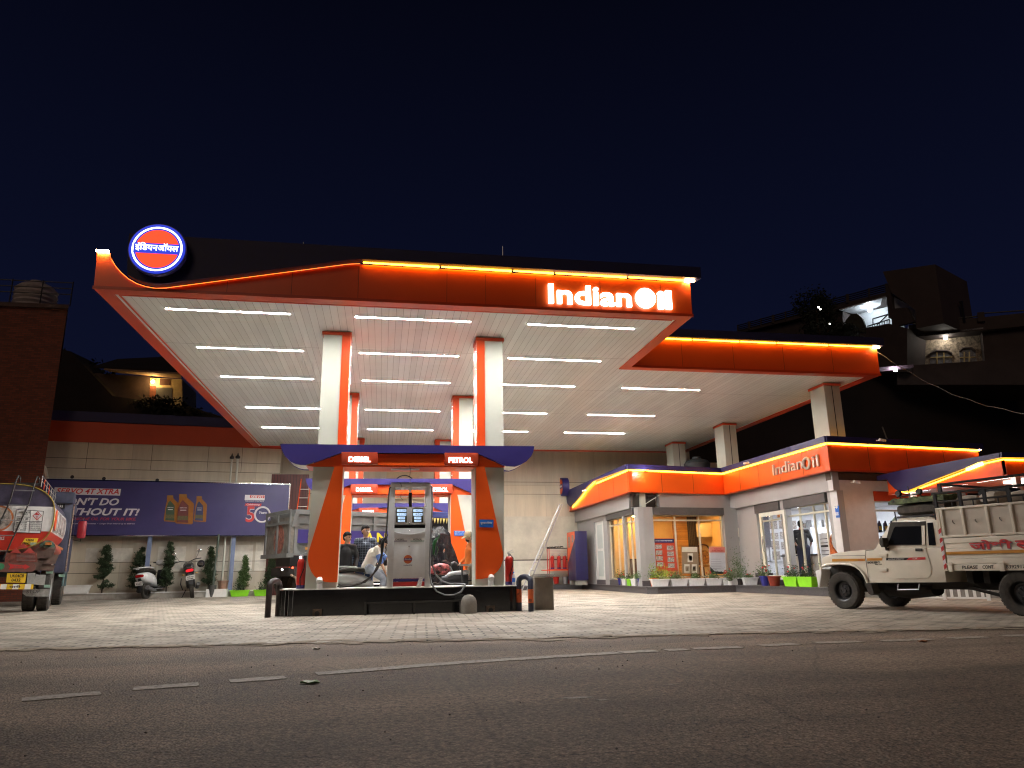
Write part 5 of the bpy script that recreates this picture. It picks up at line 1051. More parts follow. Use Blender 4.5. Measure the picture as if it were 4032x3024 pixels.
build(MB().box(-.26, .3, 0, .2, .55, .2), 'foot_block', 'concrete', cbn); build(MB().box(-.26, -.68, 0, .2, -.4, .2), 'foot_block', 'concrete', cbn); mb = MB(); mb.box(-.294, .1, 1.55, -.29, .4, 2.0); mb.box(-.294, -.5, 1.75, -.29, -.2, 2.05); build(mb, 'notice', pho, cbn)
build(MB().box(-.30, -.02, 1.1, -.284, .02, 1.25), 'handle', 'chrome', cbn)
la = thing('aluminium_ladder', 'long aluminium ladder leaning to the right against the end of the shop', 'ladder', (7.0, 31.6, 0))
T = PY(*z3((440, 570)), 31.6); q0 = PY(*z3((195, 1150)), 31.6); d = (T-q0); bot = q0-d*(q0.z/d.z); inv_ = V((7.0, 31.6, 0)); T2 = T-inv_; b2 = bot-inv_
for o_ in (-.22, .0): build(MB().tube([b2+V((o_, 0, 0)), T2+V((o_*.5, .2, 0))], .028, 6), 'side_rail', 'steel', la)
for k in range(11): f_ = (k+.6)/11.5; p0 = b2.lerp(T2, f_); build(MB().tube([p0+V((-.22+.11*f_, .2*f_, 0)), p0+V((0, .2*f_, 0))], .016, 6), 'rung', 'steel', la)

# planters along the plinth
zP = .237
def potr(loc, m, r, h_, lab, leaf=None, lr=.16, lh=.22, nf=0, n=420, lsz=.055):
    t_ = thing('flower_pot', lab, 'flower pot', loc, 0, 'round flower pots along the plinth'); prof = [(r*.72, 0), (r, h_*.9), (r*1.08, h_*.9), (r*1.08, h_), (r*.9, h_)]
    mb = MB(); k = 24; R_ = []
    for pr, ph in prof: R_.append([((pr*(1+.04*(j % 2)))*math.cos(2*PI*j/k), (pr*(1+.04*(j % 2)))*math.sin(2*PI*j/k), ph) for j in range(k)])
    build(mb.rings(R_), 'pot', m, t_)
    if leaf: build(MB().leaves(n, lambda: (random.gauss(0, lr*.55), random.gauss(0, lr*.5), h_+abs(random.gauss(0, lh*.5))), lsz, asp=.45), 'foliage', leaf, t_, noshade=True)
    if nf:
        mb = MB()
        for _ in range(nf): mb.sph((random.gauss(0, lr*.5), random.gauss(0, lr*.5), h_+lh*random.uniform(.4, 1)), random.uniform(.02, .035), 6, 0, 4)
        build(mb, 'blossom', 'flower', t_)
blu = mat('pot_blue', (.03, .03, .22), .4, var=.1); ora = mat('pot_orange', (.70, .12, .01), .4, var=.1)
potr((8.85, 27.2, zP), blu, .12, .26, 'dark blue pot left of the white and lime planters', 'leaf', .2, .22, 3)
trough((8.85, 26.6, zP), 'white_plastic', .5, 'white planter against the left wing glass', PI/2, .2, .24, plants=[(0, .2, .2, 'leaf', 2)])
trough((8.82, 26.05, zP), 'lime', .44, 'lime green planter between two white ones at the left wing', PI/2, .2, .24, 'lime green planters', [(0, .12, .18, 'leaf_dark', 0)])
potr((8.86, 25.0, zP), blu, .12, .26, 'dark blue pot with trailing grey green plant at the left wing', 'leaf', .26, .2, 0, 700)
trough((8.83, 25.5, zP), 'white_plastic', .5, 'white planter right of the lime one at the left wing', PI/2, .2, .24)
potr((9.02, 24.15, zP), ora, .14, .28, 'bright orange ribbed pot at the corner of the plinth', 'leaf', .16, .22, 2)
pls = [[(-.12, .2, .5, 'leaf_lime', 0), (.2, .14, .42, 'leaf_lime', 0)], [(-.1, .24, .22, 'leaf', 2)], [(0, .12, .2, 'leaf', 0)], [(.0, .18, .26, 'leaf', 5)], [(.0, .2, .3, 'leaf', 9)], None]
xs_ = [(2500+p/4.147, 1950+1355/4.147) for p in (400, 710, 990, 1270, 1540)]
wd = ['under the bushy lime plant', 'left of the middle', 'in the middle of the row', 'right of the middle', 'under the red geraniums']
for k in range(5):
    p = PY(*xs_[k], 24.05); trough((p.x, 24.05, zP), 'white_plastic', .60, 'white planter below the office window, '+wd[k], .02, .2, .24, 'white planters below the office window', pls[k])
p = PY(*z6((385, 1440)), 23.7); trough((p.x, 23.72, zP), 'white_plastic', .5, 'white planter at the inner corner by the battery crates', 0, .2, .24, plants=[(0, .1, .12, 'leaf', 4)])
p = PY(*z6((240, 1440)), 23.95); potr((p.x, 23.98, zP), 'dark_metal', .10, .2, 'black pot with a feathery tall plant at the inner corner', 'leaf', .26, .75, 0, 900)
p = PY(*z6((112, 1470)), 23.8); potr((p.x, 23.88, zP), 'white_plastic', .07, .14, 'tiny white pot in front of the white planters', 'leaf', .09, .2, 0, 160)
for px, m_, rr, lab, lf, nf in (((672, 1450), blu, .14, 'ribbed dark blue pot with red flowers beside the open door', 'leaf', 7), ((815, 1450), mat('pot_red', (.22, .025, .012), .5, var=.15), .19, 'dark red ribbed pot under the open glass door', None, 0)):
    p = PX(*z6(px), 12.2); potr((12.02, p.y, zP), m_, rr, .30, lab, lf, .2, .35, nf)
for k, px in enumerate(((1040, 1450), (1255, 1450))):
    p = PX(*z6(px), 12.3); trough((12.22, p.y, zP), 'lime', .78, 'lime green planter with small flowers below the man in black, '+('left' if k == 0 else 'right')+' one', PI/2, .22, .28, 'lime green planters', [(0, .24, .3, 'leaf_dark', 3)])
# ================================================================== vehicles
def ring_lathe(mb, prof, c, axis, n=28, mi=0):
    R = []
    for r, h in list(prof)+[prof[0]]:
        R.append([(c[0]+h, c[1]+r*math.cos(2*PI*j/n), c[2]+r*math.sin(2*PI*j/n)) if axis == 'x' else (c[0]+r*math.cos(2*PI*j/n), c[1]+h, c[2]+r*math.sin(2*PI*j/n)) for j in range(n)])
    return mb.rings(R, mi, cap=False)
def wheel(root, c, R, w_, axis='y', rr=.55, rim='dark_metal', spokes=0, side=-1, nm='wheel'):
    h = w_/2; mb = MB()
    ring_lathe(mb, [(R*rr, -h*.8), (R*.72, -h), (R*.93, -h*.95), (R, -h*.7), (R, h*.7), (R*.93, h*.95), (R*.72, h), (R*rr, h*.8)], c, axis, 36)
    k = 36
    for i in range(k):                                    # tread blocks
        a = 2*PI*i/k; u = V((0, math.cos(a), math.sin(a))) if axis == 'x' else V((math.cos(a), 0, math.sin(a))); ax = V((1, 0, 0)) if axis == 'x' else V((0, 1, 0)); t_ = ax.cross(u)
        for q in (-.42, .42): mb.obox(V(c)+u*(R*1.0)+ax*(q*h*1.1), ax*(h*.3), t_*(R*PI/k*.62), u*(R*.018))
    tw = build(mb, nm, 'rubber', root)
    mb = MB()
    if spokes:
        for i in range(spokes):
            a = 2*PI*i/spokes; u = V((0, math.cos(a), math.sin(a))) if axis == 'x' else V((math.cos(a), 0, math.sin(a))); mb.tube([V(c)+u*.03, V(c)+u*R*rr*1.02], .014, 6)
        ring_lathe(mb, [(R*rr*.94, -h*.6), (R*rr*1.05, -h*.7), (R*rr*1.05, h*.7), (R*rr*.94, h*.6)], c, axis, 28)
        mb.lathe([(.001, -h*1.1), (.04, -h*1.1), (.04, h*1.1), (.001, h*1.1)], c, 12, axis)
    else:
        s_ = side; P = [(.001, s_*h*.55), (R*.13, s_*h*.62), (R*.15, s_*h*.35), (R*.32, s_*h*.30), (R*.36, s_*h*.05), (R*.46, s_*h*.1), (R*.52, s_*h*.75), (R*rr*1.02, s_*h*.86), (R*rr*1.04, s_*h*.7), (R*.5, -s_*h*.5), (.001, -s_*h*.5)]
        mb.lathe(P, c, 30, axis)
        for i in range(6):
            a = 2*PI*i/6; u = V((0, math.cos(a), math.sin(a))) if axis == 'x' else V((math.cos(a), 0, math.sin(a))); ax = V((1, 0, 0)) if axis == 'x' else V((0, 1, 0)); mb.obox(V(c)+u*R*.24+ax*s_*h*.4, ax*.012, u*.014, ax.cross(u)*.014)
    build(mb, 'rim', rim, tw); return tw

# ---------------------------------------------------------------- white pickup, front to the left
C0 = PZ(*z5((310, 1325))); TA = math.radians(19.5); TU = V((math.sin(TA), -math.cos(TA), 0)); TN = V((math.cos(TA), math.sin(TA), 0)); TD = C0.dot(TN)
pk = thing('pickup_truck', 'cream white pickup with high sided bed, orange stripe and red Hindi lettering', 'pickup truck', C0, math.atan2(TU.y, TU.x))
def tp(p, off=0):                       # px in the zoomed side view -> local (along, depth, up); depth + is away
    q = PP(*z5(p), TN, TD)-C0; return V((q.dot(TU), off, q.z))
# local frame: x = front to rear, y = left-hand turn of x = away from the viewer (TN)
cream = mat('pickup_cream', (.68, .62, .51), .3, var=.08, vs=2, coat=.4, dirt=.12); grime = mat('underbody', (.03, .026, .022), .8, var=.4)
K = lambda mb, nm, m, **k: build(mb, nm, m, pk, **k)
PW = 1.62
lower = [(95, 862), (92, 800), (105, 782), (195, 750), (300, 728), (420, 715), (550, 706), (640, 700), (650, 695), (700, 690), (1190, 680), (1335, 680), (1345, 640), (1400, 1045), (590, 1050), (578, 1042), (545, 972), (500, 915), (450, 882), (400, 866), (300, 858), (200, 860)]
K(MB().prism([tp(p) for p in lower], (0, PW, 0)), 'body', cream, bevel=.012)
gh0 = [tp(p) for p in ((648, 700), (785, 425), (830, 398), (1230, 378), (1305, 392), (1345, 680))]
mb = MB(); top_in = .12; ring0 = [V((q.x, .0 if q.z < 1.2 else .055, q.z)) for q in gh0]; ring1 = [V((q.x, PW if q.z < 1.2 else PW-.055, q.z)) for q in gh0]
k = len(ring0); mb.add(ring0+ring1, [tuple(range(k)), tuple(range(2*k-1, k-1, -1))]+[(i, (i+1) % k, (i+1) % k+k, i+k) for i in range(k)]); K(mb, 'cab', cream, bevel=.015)
K(MB().loft([(gh0[1].x+.03, PW/2, gh0[1].z-.01, PW/2-.07, .02, 3), (gh0[2].x+.1, PW/2, gh0[2].z+.01, PW/2-.08, .05, 3), (gh0[3].x-.1, PW/2, gh0[3].z+.01, PW/2-.08, .06, 3), (gh0[4].x, PW/2, gh0[4].z-.03, PW/2-.08, .03, 3)], 'x', 20), 'roof', cream)
def tpane(P_, nm, m, o0, o1, th=.008, par=None):          # follows the tumblehome of the cab side
    q = [tp(p) for p in P_]; q = [V((v.x, (o0 if v.z < 1.25 else o0+(o1-o0)*(v.z-1.12)/.42)-.004, v.z)) for v in q]; mb = MB().prism(q, (0, -th, 0)); return build(mb, nm, m, par or pk)
zb_ = gh0[0].z
def slant(P_, th=.006, lift=.004):
    out = []
    for p in P_:
        v = tp(p); f_ = max(0, min(1, (v.z-zb_)/(gh0[1].z-zb_))); out.append(V((v.x, .055*f_-lift, v.z)))
    return MB().prism(out, (0, -th, 0))
dr = K(MB().prism([tp(p) for p in ((712, 690), (1185, 682), (1250, 900), (1245, 960), (1215, 995), (1180, 1004), (830, 1008), (785, 990), (765, 950), (740, 760))], (0, -.012, 0)), 'door', cream, bevel=.006)
build(slant(((755, 660), (795, 425), (805, 415), (1168, 405), (1180, 655)), .004), 'window_surround', 'rubber', dr)
build(slant(((790, 648), (838, 480), (852, 462), (1128, 455), (1148, 648)), .009), 'door_window', 'dark_glass', dr)
build(slant(((1128, 452), (1162, 450), (1178, 652), (1148, 652)), .012), 'window_post', cream, dr)
K(slant(((1183, 420), (1242, 418), (1290, 650), (1284, 657), (1218, 657)), .006), 'quarter_window', 'dark_glass')
build(MB().prism([tp(p, -.013) for p in ((1082, 690), (1152, 690), (1155, 718), (1084, 720))], (0, -.014, 0)), 'door_handle', 'dark_metal', dr, bevel=.003)
for yy in (760, 914): K(MB().prism([tp((705, yy-18), -.005), tp((790, yy-16), -.005), tp((790, yy+16), -.005), tp((705, yy+14), -.005)], (0, -.028, 0)), 'door_hinge', cream, bevel=.004)
K(MB().prism([tp(p, 0) for p in ((750, 590), (788, 578), (800, 668), (776, 680), (752, 640))], (0, -.16, 0)), 'wing_mirror', 'rubber', bevel=.01); K(MB().tube([tp((780, 665), -.05), tp((780, 706), -.02)], .02, 6), 'mirror_arm', 'rubber')
K(MB().prism([tp((772, 686), 0), tp((806, 684), 0), tp((808, 712), 0), tp((774, 712), 0)], (0, -.03, 0)), 'mirror_foot', 'rubber')
stripe = mat('stripe_ochre', (.50, .22, .03), .35, var=.06)
def strip(P_, nm, m, off=-.001, th=.004, par=None): return build(MB().prism([tp(p, off) for p in P_], (0, -th, 0)), nm, m, par or pk)
strip(((205, 800), (550, 796), (550, 822), (205, 828)), 'stripe', stripe); strip(((570, 793), (728, 790), (728, 816), (570, 819)), 'stripe', stripe)
strip(((775, 790), (1015, 786), (985, 812), (775, 815)), 'side_badge', 'black', -.014, .004, dr); strip(((1015, 786), (1185, 779), (1188, 806), (988, 812)), 'side_badge', rv, -.014, .004, dr)
def ttext(s, a, b_, m, off, wgt=.01, sh_=0, th=.004, par=None):
    p, q = tp(a), tp(b_); mb = MB(); mb.text(s, (p.x, off, p.z), (1, 0, 0), (0, 0, 1), q.x-p.x, q.z-p.z, th, wgt, sh_)
    return build(mb, 'lettering', m, par or pk)
ttext('EXTRA STRONG', (800, 808), (965, 795), 'white', -.0185, .01, .2, .002, dr); ttext('1.3T', (1055, 802), (1105, 787), 'white', -.0185, .02, .2, .002, dr)
ttext('BOLERO', (577, 848), (705, 824), 'black', -.001, .01); ttext('PIK-UP', (655, 862), (727, 850), 'black', -.001, .02); ttext('m2.i', (482, 816), (525, 804), rv, -.006, .02)
# wheel arch flare, bumper, bonnet line
fl = [(95, 905), (105, 878), (160, 858), (300, 850), (400, 858), (455, 878), (505, 915), (550, 975), (582, 1050)]
mb = MB(); mb.tube([tp(p, -.02) for p in fl], .022, 8); K(mb, 'wheel_arch', cream)
K(MB().prism([tp(p, .25) for p in ((118, 862), (400, 868), (500, 918), (545, 975), (578, 1045), (560, 1100), (95, 1100), (85, 930))], (0, .04, 0)), 'arch_liner', grime)
K(MB().prism([tp(p, -.02) for p in ((32, 925), (90, 905), (100, 940), (78, 1090), (66, 1100), (40, 960))], (0, PW+.02, 0)), 'bumper', 'white_plastic', bevel=.015)
K(MB().lathe([(.04, -.03), (.09, -.02), (.10, .03), (.10, .06), (.001, .06)], tp((110, 830))+V((.03, .16, 0)), 18, 'x'), 'headlight', 'chrome')
mb = MB(); mb.tube([tp((200, 768), -.003), tp((552, 765), -.003), tp((556, 706), -.003)], .004, 4); mb.tube([tp((552, 765), -.003), tp((590, 1045), -.003)], .004, 4); mb.tube([tp((562, 712), -.003), tp((640, 704), -.003)], .005, 4); K(mb, 'panel_gap', 'black')
mb = MB(); q = [tp((645, 702)), tp((788, 428))]; mb.prism([V((q[0].x-.012, .07, q[0].z+.02)), V((q[1].x-.012, .11, q[1].z-.01)), V((q[1].x-.012, PW-.11, q[1].z-.01)), V((q[0].x-.012, PW-.07, q[0].z+.02))], (.01, 0, .004)); K(mb, 'windscreen', 'dark_glass')
flag_ = MB().prism([tp(p, .15) for p in ((128, 570), (150, 665), (205, 745), (212, 800), (185, 850), (150, 850), (135, 770), (122, 650))], (0, .03, 0)); K(flag_, 'bonnet_flag', mat('orange_cloth', (.62, .14, .03), .8, var=.6, vs=20)); K(MB().tube([tp((130, 850), .16), tp((122, 520), .16)], .006, 5), 'flag_stick', 'steel')
# bed: lower fluted side, upper panels with frame
rear = tp((2212, 880)).x+1.25
def bp4(x_px, z_px): return tp((x_px, z_px))
b0, b1 = tp((1435, 925)), tp((1395, 578)); t0 = tp((1340, 275)); zt_b = tp((1395, 578)).z; zbb = b0.z; ztt = t0.z+.015; xb = b0.x+.0; 
K(MB().box(xb, 0, zbb+.03, rear, PW+.06, zbb+.09), 'bed_floor', cream)
mb = MB(); hgt = zt_b-zbb
for i in range(5): mb.box(xb, -.03+(.012 if i % 2 else 0), zbb+.11+i*(hgt-.12)/5, rear, .02, zbb+.11+(i+1)*(hgt-.12)/5-.003)
mb.box(xb, -.035, zbb, rear, .02, zbb+.105); mb.box(xb, PW+.02, zbb, rear, PW+.06, zt_b); K(mb, 'drop_side', cream, bevel=.004)
p = tp((1425, 765)); q = tp((1425, 742)); K(MB().box(xb, -.034, p.z+.015, rear, -.0305, q.z+.025), 'bed_stripe', stripe)
mb = MB(); mb.box(xb-.02, -.01, zt_b+.02, rear, .0, ztt-.02); mb.box(xb-.02, PW+.03, zt_b+.02, rear, PW+.04, ztt-.02); K(mb, 'upper_panel', mat('panel_cream', (.52, .46, .38), .5, var=.12, vs=3))
mb = MB(); mb.box(xb-.06, -.035, zt_b, rear, .01, zt_b+.035); mb.box(xb-.06, -.035, ztt-.035, rear, .01, ztt); mb.box(xb-.06, PW+.02, ztt-.035, rear, PW+.06, ztt)
xs = [tp((x, 420)).x for x in (1372, 1590, 1850, 2110)]; xs.append(xs[-1]+(xs[-1]-xs[-2])); xs.append(xs[-1]+(xs[-1]-xs[-2]))
for x in xs:
    if x < rear: mb.box(x-.022, -.04, zt_b+.036, x+.022, .008, ztt-.036)
for z in (zt_b+.36,): mb.box(xb-.06, PW+.02, zt_b, rear, PW+.055, zt_b+.03)
K(mb, 'upper_frame', cream, bevel=.003)
mb = MB()
for i in range(len(xs)-1): x = (xs[i]+xs[i+1])/2; mb.tube([(x-.01, -.012, (zt_b+ztt)/2+.03), (x, -.04, (zt_b+ztt)/2), (x+.012, -.012, (zt_b+ztt)/2-.03)], .006, 5)
K(mb, 'tie_hook', 'dark_metal')
hb = K(MB().box(xb-.07, -.03, zbb, xb-.02, .04, ztt), 'head_board', cream); mb = MB(); P_ = [tp(p, -.032) for p in ((1336, 490), (1362, 488), (1432, 915), (1405, 922))]
mb = MB(); nst = 9
for i in range(nst):
    f0, f1 = i/nst, (i+1)/nst; z0, z1v = zbb+.02+f0*.66, zbb+.02+f1*.66; mb.add([(xb-.07, -.034, z0), (xb-.02, -.034, z0+.04), (xb-.02, -.034, z1v+.04), (xb-.07, -.034, z1v), (xb-.07, -.031, z0), (xb-.02, -.031, z0+.04), (xb-.02, -.031, z1v+.04), (xb-.07, -.031, z1v)], [(0, 1, 2, 3), (7, 6, 5, 4), (0, 4, 5, 1), (2, 6, 7, 3), (1, 5, 6, 2), (0, 3, 7, 4)], i % 2)
build(mb, 'warning_tape', [rv, wv], hb)
p, q = tp((1662, 705)), tp((2090, 590)); wS = p.x
for l_, m_, o_ in ((-.0315, mat('letter_shadow', (.20, .17, .22), .5, var=0), .012), (-.0345, rv, 0)):
    mb = MB(); mb.text('जोशी', (p.x+o_, l_, p.z-o_+.0), (1, 0, 0), (0, 0, 1), q.x-p.x, (q.z-p.z)*1.02, .003, .03); mb.text('ब', (q.x+.05+o_, l_, p.z-o_), (1, 0, 0), (0, 0, 1), .22, (q.z-p.z)*.82, .003, .03)
    mb.obox((q.x+.13+o_, l_-.0015, p.z+.02-o_), (.055, 0, -.03), (0, .0015, 0), (.006, 0, .012)); mb.text('दर्स', (q.x+.32+o_, l_, p.z-o_), (1, 0, 0), (0, 0, 1), .4, (q.z-p.z)*.9, .003, .03); K(mb, 'lettering', m_)
def bt_(s, x0, x1, w_=.012):
    mb = MB(); a, b_ = tp((x0, 905)), tp((x1, 872)); mb.text(s, (a.x, -.0355, zbb+.03), (1, 0, 0), (0, 0, 1), b_.x-a.x, .055, .003, w_, .12); K(mb, 'lettering', 'black')
bt_('PLEASE', 1580, 1740); bt_('CONT.', 1795, 1910); bt_('8392917', 2040, 2240)
for x in (tp((1460, 880)).x, tp((1998, 860)).x): K(MB().box(x-.035, -.06, zbb-.01, x+.035, -.036, zbb+.14).box(x-.05, -.065, zbb+.1, x+.05, -.0605, zbb+.13), 'bed_hinge', cream, bevel=.004)
# black rails over the bed
for nm, za_, th in (('bed_rail', .10, .018), ('bed_rail', .25, .022)):
    for y in (-.01, PW+.04): K(MB().tube([(xb-.1, y, ztt+za_), (rear, y, ztt+za_)], th, 6), nm, 'black')
K(MB().tube([(xb+.05, -.01, ztt+.40), (rear, -.01, ztt+.42)], .022, 6), 'top_rail', 'black'); K(MB().tube([(xb+.05, PW, ztt+.40), (rear, PW, ztt+.42)], .022, 6), 'top_rail', 'black')
for x in [xb-.05]+[q_ for q_ in xs[1:] if q_ < rear]: K(MB().box(x-.025, -.03, ztt, x+.025, .01, ztt+.27), 'rail_post', 'black'); K(MB().box(x-.025, PW+.02, ztt, x+.025, PW+.06, ztt+.27), 'rail_post', 'black')
K(MB().box(xb+.03, -.03, ztt+.25, xb+.09, .01, ztt+.42), 'rail_post', 'black'); K(MB().tube([(xb+.06, -.01, ztt+.40), (xb+.06, PW, ztt+.40)], .02, 6), 'cross_rail', 'black')
for k, x in enumerate([q_+.2 for q_ in xs if q_+.2 < rear]): K(MB().tube([(x, -.01, ztt), (x, -.01, ztt+.1)], .011, 5), 'rail_stub', 'black')
# roof rack load: mat roll, green tarpaulin, lamps
K(MB().box(gh0[2].x, .15, gh0[2].z+.04, gh0[4].x-.03, .2, gh0[2].z+.075), 'roof_rack', 'dark_metal')
for f_ in (.05, .92): x = gh0[2].x+(gh0[4].x-gh0[2].x)*f_; K(MB().tube([(x, .07, gh0[2].z-.06), (x, .05, gh0[2].z+.16)], .014, 6), 'rack_leg', 'dark_metal')
single(MB().loft([(0, 0, 0, .01, .01), (.03, 0, 0, .42, .10, 4), (.5, 0, 0, .45, .115, 4), (.97, 0, 0, .42, .10, 4), (1.0, 0, 0, .01, .01)], 'x', 24), 'rolled_mat', mat('mat_grey', (.10, .085, .07), .9, var=.5, vs=10, bump=.6), 'thick dusty grey folded mat tied on the pickup roof', 'folded mat')
o = bpy.data.objects['rolled_mat']; wq = wmat(pk)
def on_pk(o, loc, rz=0): o.matrix_world = wq @ Matrix.Translation(loc) @ Matrix.Rotation(rz, 4, 'Z')
on_pk(o, (gh0[2].x+.44, .62, gh0[2].z+.07)); o.scale = (.94, 1, 1)
mb = MB(); R_ = []
for i in range(14):
    x = i/13*1.05; R_.append([(x, .1+.09*j+.02*math.sin(i*2.1+j), .06*abs(math.sin(i*1.3+j*.8))+.03*(j in (2, 3, 4, 5))) for j in range(9)]+[(x, .1+.09*j, -.04) for j in range(8, -1, -1)])
single(mb.rings(R_), 'tarpaulin', mat('tarp_green', (.12, .15, .06), .7, var=1.0, vs=9), 'crumpled green patterned tarpaulin on top of the folded mat on the pickup roof', 'tarpaulin'); o = bpy.data.objects['tarpaulin']; on_pk(o, (gh0[2].x+.40, .5, gh0[2].z+.30))
for k, x in enumerate((gh0[2].x+.02, gh0[2].x+.42)): K(MB().lathe([(.02, -.03), (.05, -.03), (.06, 0), (.06, .012), (.001, .012)], (x, .28, gh0[2].z+.50), 16, 'y').tube([(x, .28, gh0[2].z+.48), (x+.08, .28, gh0[2].z+.30)], .012, 5), 'roof_lamp', 'black')
K(MB().tube([(gh0[2].x-.02, .28, gh0[2].z+.44), (gh0[2].x+.44, .28, gh0[2].z+.46)], .012, 5), 'lamp_bar', 'dark_metal'); K(MB().tube([(gh0[2].x+.24, .28, gh0[2].z+.3), (gh0[2].x+.22, .28, gh0[2].z+.62)], .01, 5), 'lamp_post', 'dark_metal')
# cargo seen through the rails: pale sacks
for k in range(6):
    o = single(MB().loft([(-.2, 0, 0, .02, .02), (-.16, 0, 0, .16, .09), (0, 0, 0, .2, .12), (.16, 0, 0, .17, .1), (.21, 0, 0, .02, .02)], 'x', 14, 2.6), 'sack', mat('sack', (.55, .48, .40), .9, var=.3, vs=9), ['pale sack nearest the cab showing above the bed side', 'second pale sack from the cab above the bed side', 'third pale sack from the cab above the bed side', 'fourth pale sack from the cab above the bed side', 'fifth pale sack from the cab above the bed side', 'pale sack at the rear end of the pickup bed'][k], 'sack', 'sacks in the pickup bed')
    on_pk(o, (xb+.25+.42*k, .5, ztt-.02+.03*(k % 2)), random.uniform(-.5, .5))
single(MB().box(-.25, -.2, -.5, .25, .2, .22), 'dark_crate', 'black', 'dark crate rising behind the rails of the pickup bed', 'crate'); on_pk(bpy.data.objects['dark_crate'], (xb+.45, 1.1, ztt-.4))
# chassis and wheels
R_w = .345
for x, y, sd_ in ((tp((315, 1140)).x, .10, -1), (tp((315, 1140)).x+.05, PW-.10, 1), (tp((2195, 1200)).x, .10, -1), (tp((2195, 1200)).x, PW-.05, 1)): wheel(pk, (x, y, R_w), R_w, .21, 'y', .56, 'black', 0, sd_)
K(MB().box(-.1, .42, .38, rear-.2, .50, .50), 'chassis_rail', grime); K(MB().box(-.1, PW-.5, .38, rear-.2, PW-.42, .50), 'chassis_rail', grime)
K(MB().tube([(tp((2195, 1200)).x, .1, R_w), (tp((2195, 1200)).x, PW-.1, R_w)], .05, 8), 'axle', grime); K(MB().tube([(0, .1, R_w), (0, PW-.1, R_w)], .05, 8), 'axle', grime)
K(MB().loft([(.7, .55, .36, .2, .12), (1.1, .55, .34, .25, .14), (1.6, .55, .36, .2, .1)], 'x', 12), 'gearbox', grime)
K(MB().tube([(2.3, .3, .42), (2.8, .3, .30), (3.3, .3, .30), (4.0, .3, .42)], .03, 6), 'leaf_spring', grime)
mb = MB(); mb.tube([tp((880, 1060), .05), tp((882, 1122), .02), tp((1100, 1118), .02), tp((1100, 1060), .05)], .012, 6); K(mb, 'side_step', 'steel')
for x in (2.35, 2.62, 3.0): K(MB().box(x, .2, .5, x+.1, PW-.2, zbb), 'bed_support', grime)
K(MB().prism([tp(p, .03) for p in ((528, 1045), (600, 1060), (630, 1165), (600, 1178), (575, 1165))], (0, .2, 0)), 'mud_flap', 'rubber')

# ---------------------------------------------------------------- fuel tanker, tail towards the road
T0 = PZ(*((545/2.764, 1850+1532/2.764))); TH = math.radians(17.5)
tk = thing('tanker_lorry', 'red and white fuel tanker lorry seen from behind, yellow number plate', 'tanker lorry', (T0.x-1.2*math.cos(TH), T0.y-1.2*math.sin(TH), 0), TH)
Q = lambda mb, nm, m, **k: build(mb, nm, m, tk, **k)
# local frame: x = right, y = forward
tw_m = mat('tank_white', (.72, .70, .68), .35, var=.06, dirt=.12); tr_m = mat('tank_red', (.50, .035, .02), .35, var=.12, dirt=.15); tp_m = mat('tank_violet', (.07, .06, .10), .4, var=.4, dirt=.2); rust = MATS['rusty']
CZ, HW, HH, Y0, Y1 = 2.25, 1.10, .80, -1.2, 3.2
def tank_band(y0, y1, za_, zb_, m, nm, g=0):
    n = 64; out = []
    for y, gg in ((y0, g), (y1, g)):
        ring = []
        for j in range(n):
            t_ = 2*PI*j/n; cs, sn = math.cos(t_), math.sin(t_); u = (HW+gg)*math.copysign(abs(cs)**(2/2.6), cs); v = (HH+gg)*math.copysign(abs(sn)**(2/2.6), sn); ring.append(V((u, y, CZ+v)))
        out.append(ring)
    mb = MB(); poly0 = [p for p in out[0]]
    # clip ring polygon to the band za..zb
    def clip(P, z, keep_above):
        R = []
        for i in range(len(P)):
            a, b_ = P[i], P[(i+1) % len(P)]; ia = (a.z >= z) == keep_above or abs(a.z-z) < 1e-9; ib = (b_.z >= z) == keep_above or abs(b_.z-z) < 1e-9
            if ia: R.append(a)
            if ia != ib and abs(b_.z-a.z) > 1e-9: R.append(a.lerp(b_, (z-a.z)/(b_.z-a.z)))
        return R
    P_ = clip(clip(poly0, za_, True), zb_, False); mb.prism(P_, (0, y1-y0, 0)); return Q(mb, nm, m)
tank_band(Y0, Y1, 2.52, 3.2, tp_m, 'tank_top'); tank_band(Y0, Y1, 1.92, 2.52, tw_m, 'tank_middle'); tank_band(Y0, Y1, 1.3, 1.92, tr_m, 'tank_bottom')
mb = MB(); n = 48
P_ = [(HW*math.copysign(abs(math.cos(t_))**(2/2.6), math.cos(t_)), Y0-.02, CZ+HH*math.copysign(abs(math.sin(t_))**(2/2.6), math.sin(t_))) for t_ in [2*PI*j/n for j in range(n)]]
Q(mb.tube(P_, .015, 6, closed=True), 'tank_rim', mat('rim_ochre', (.32, .24, .04), .5, var=.4, vs=12))
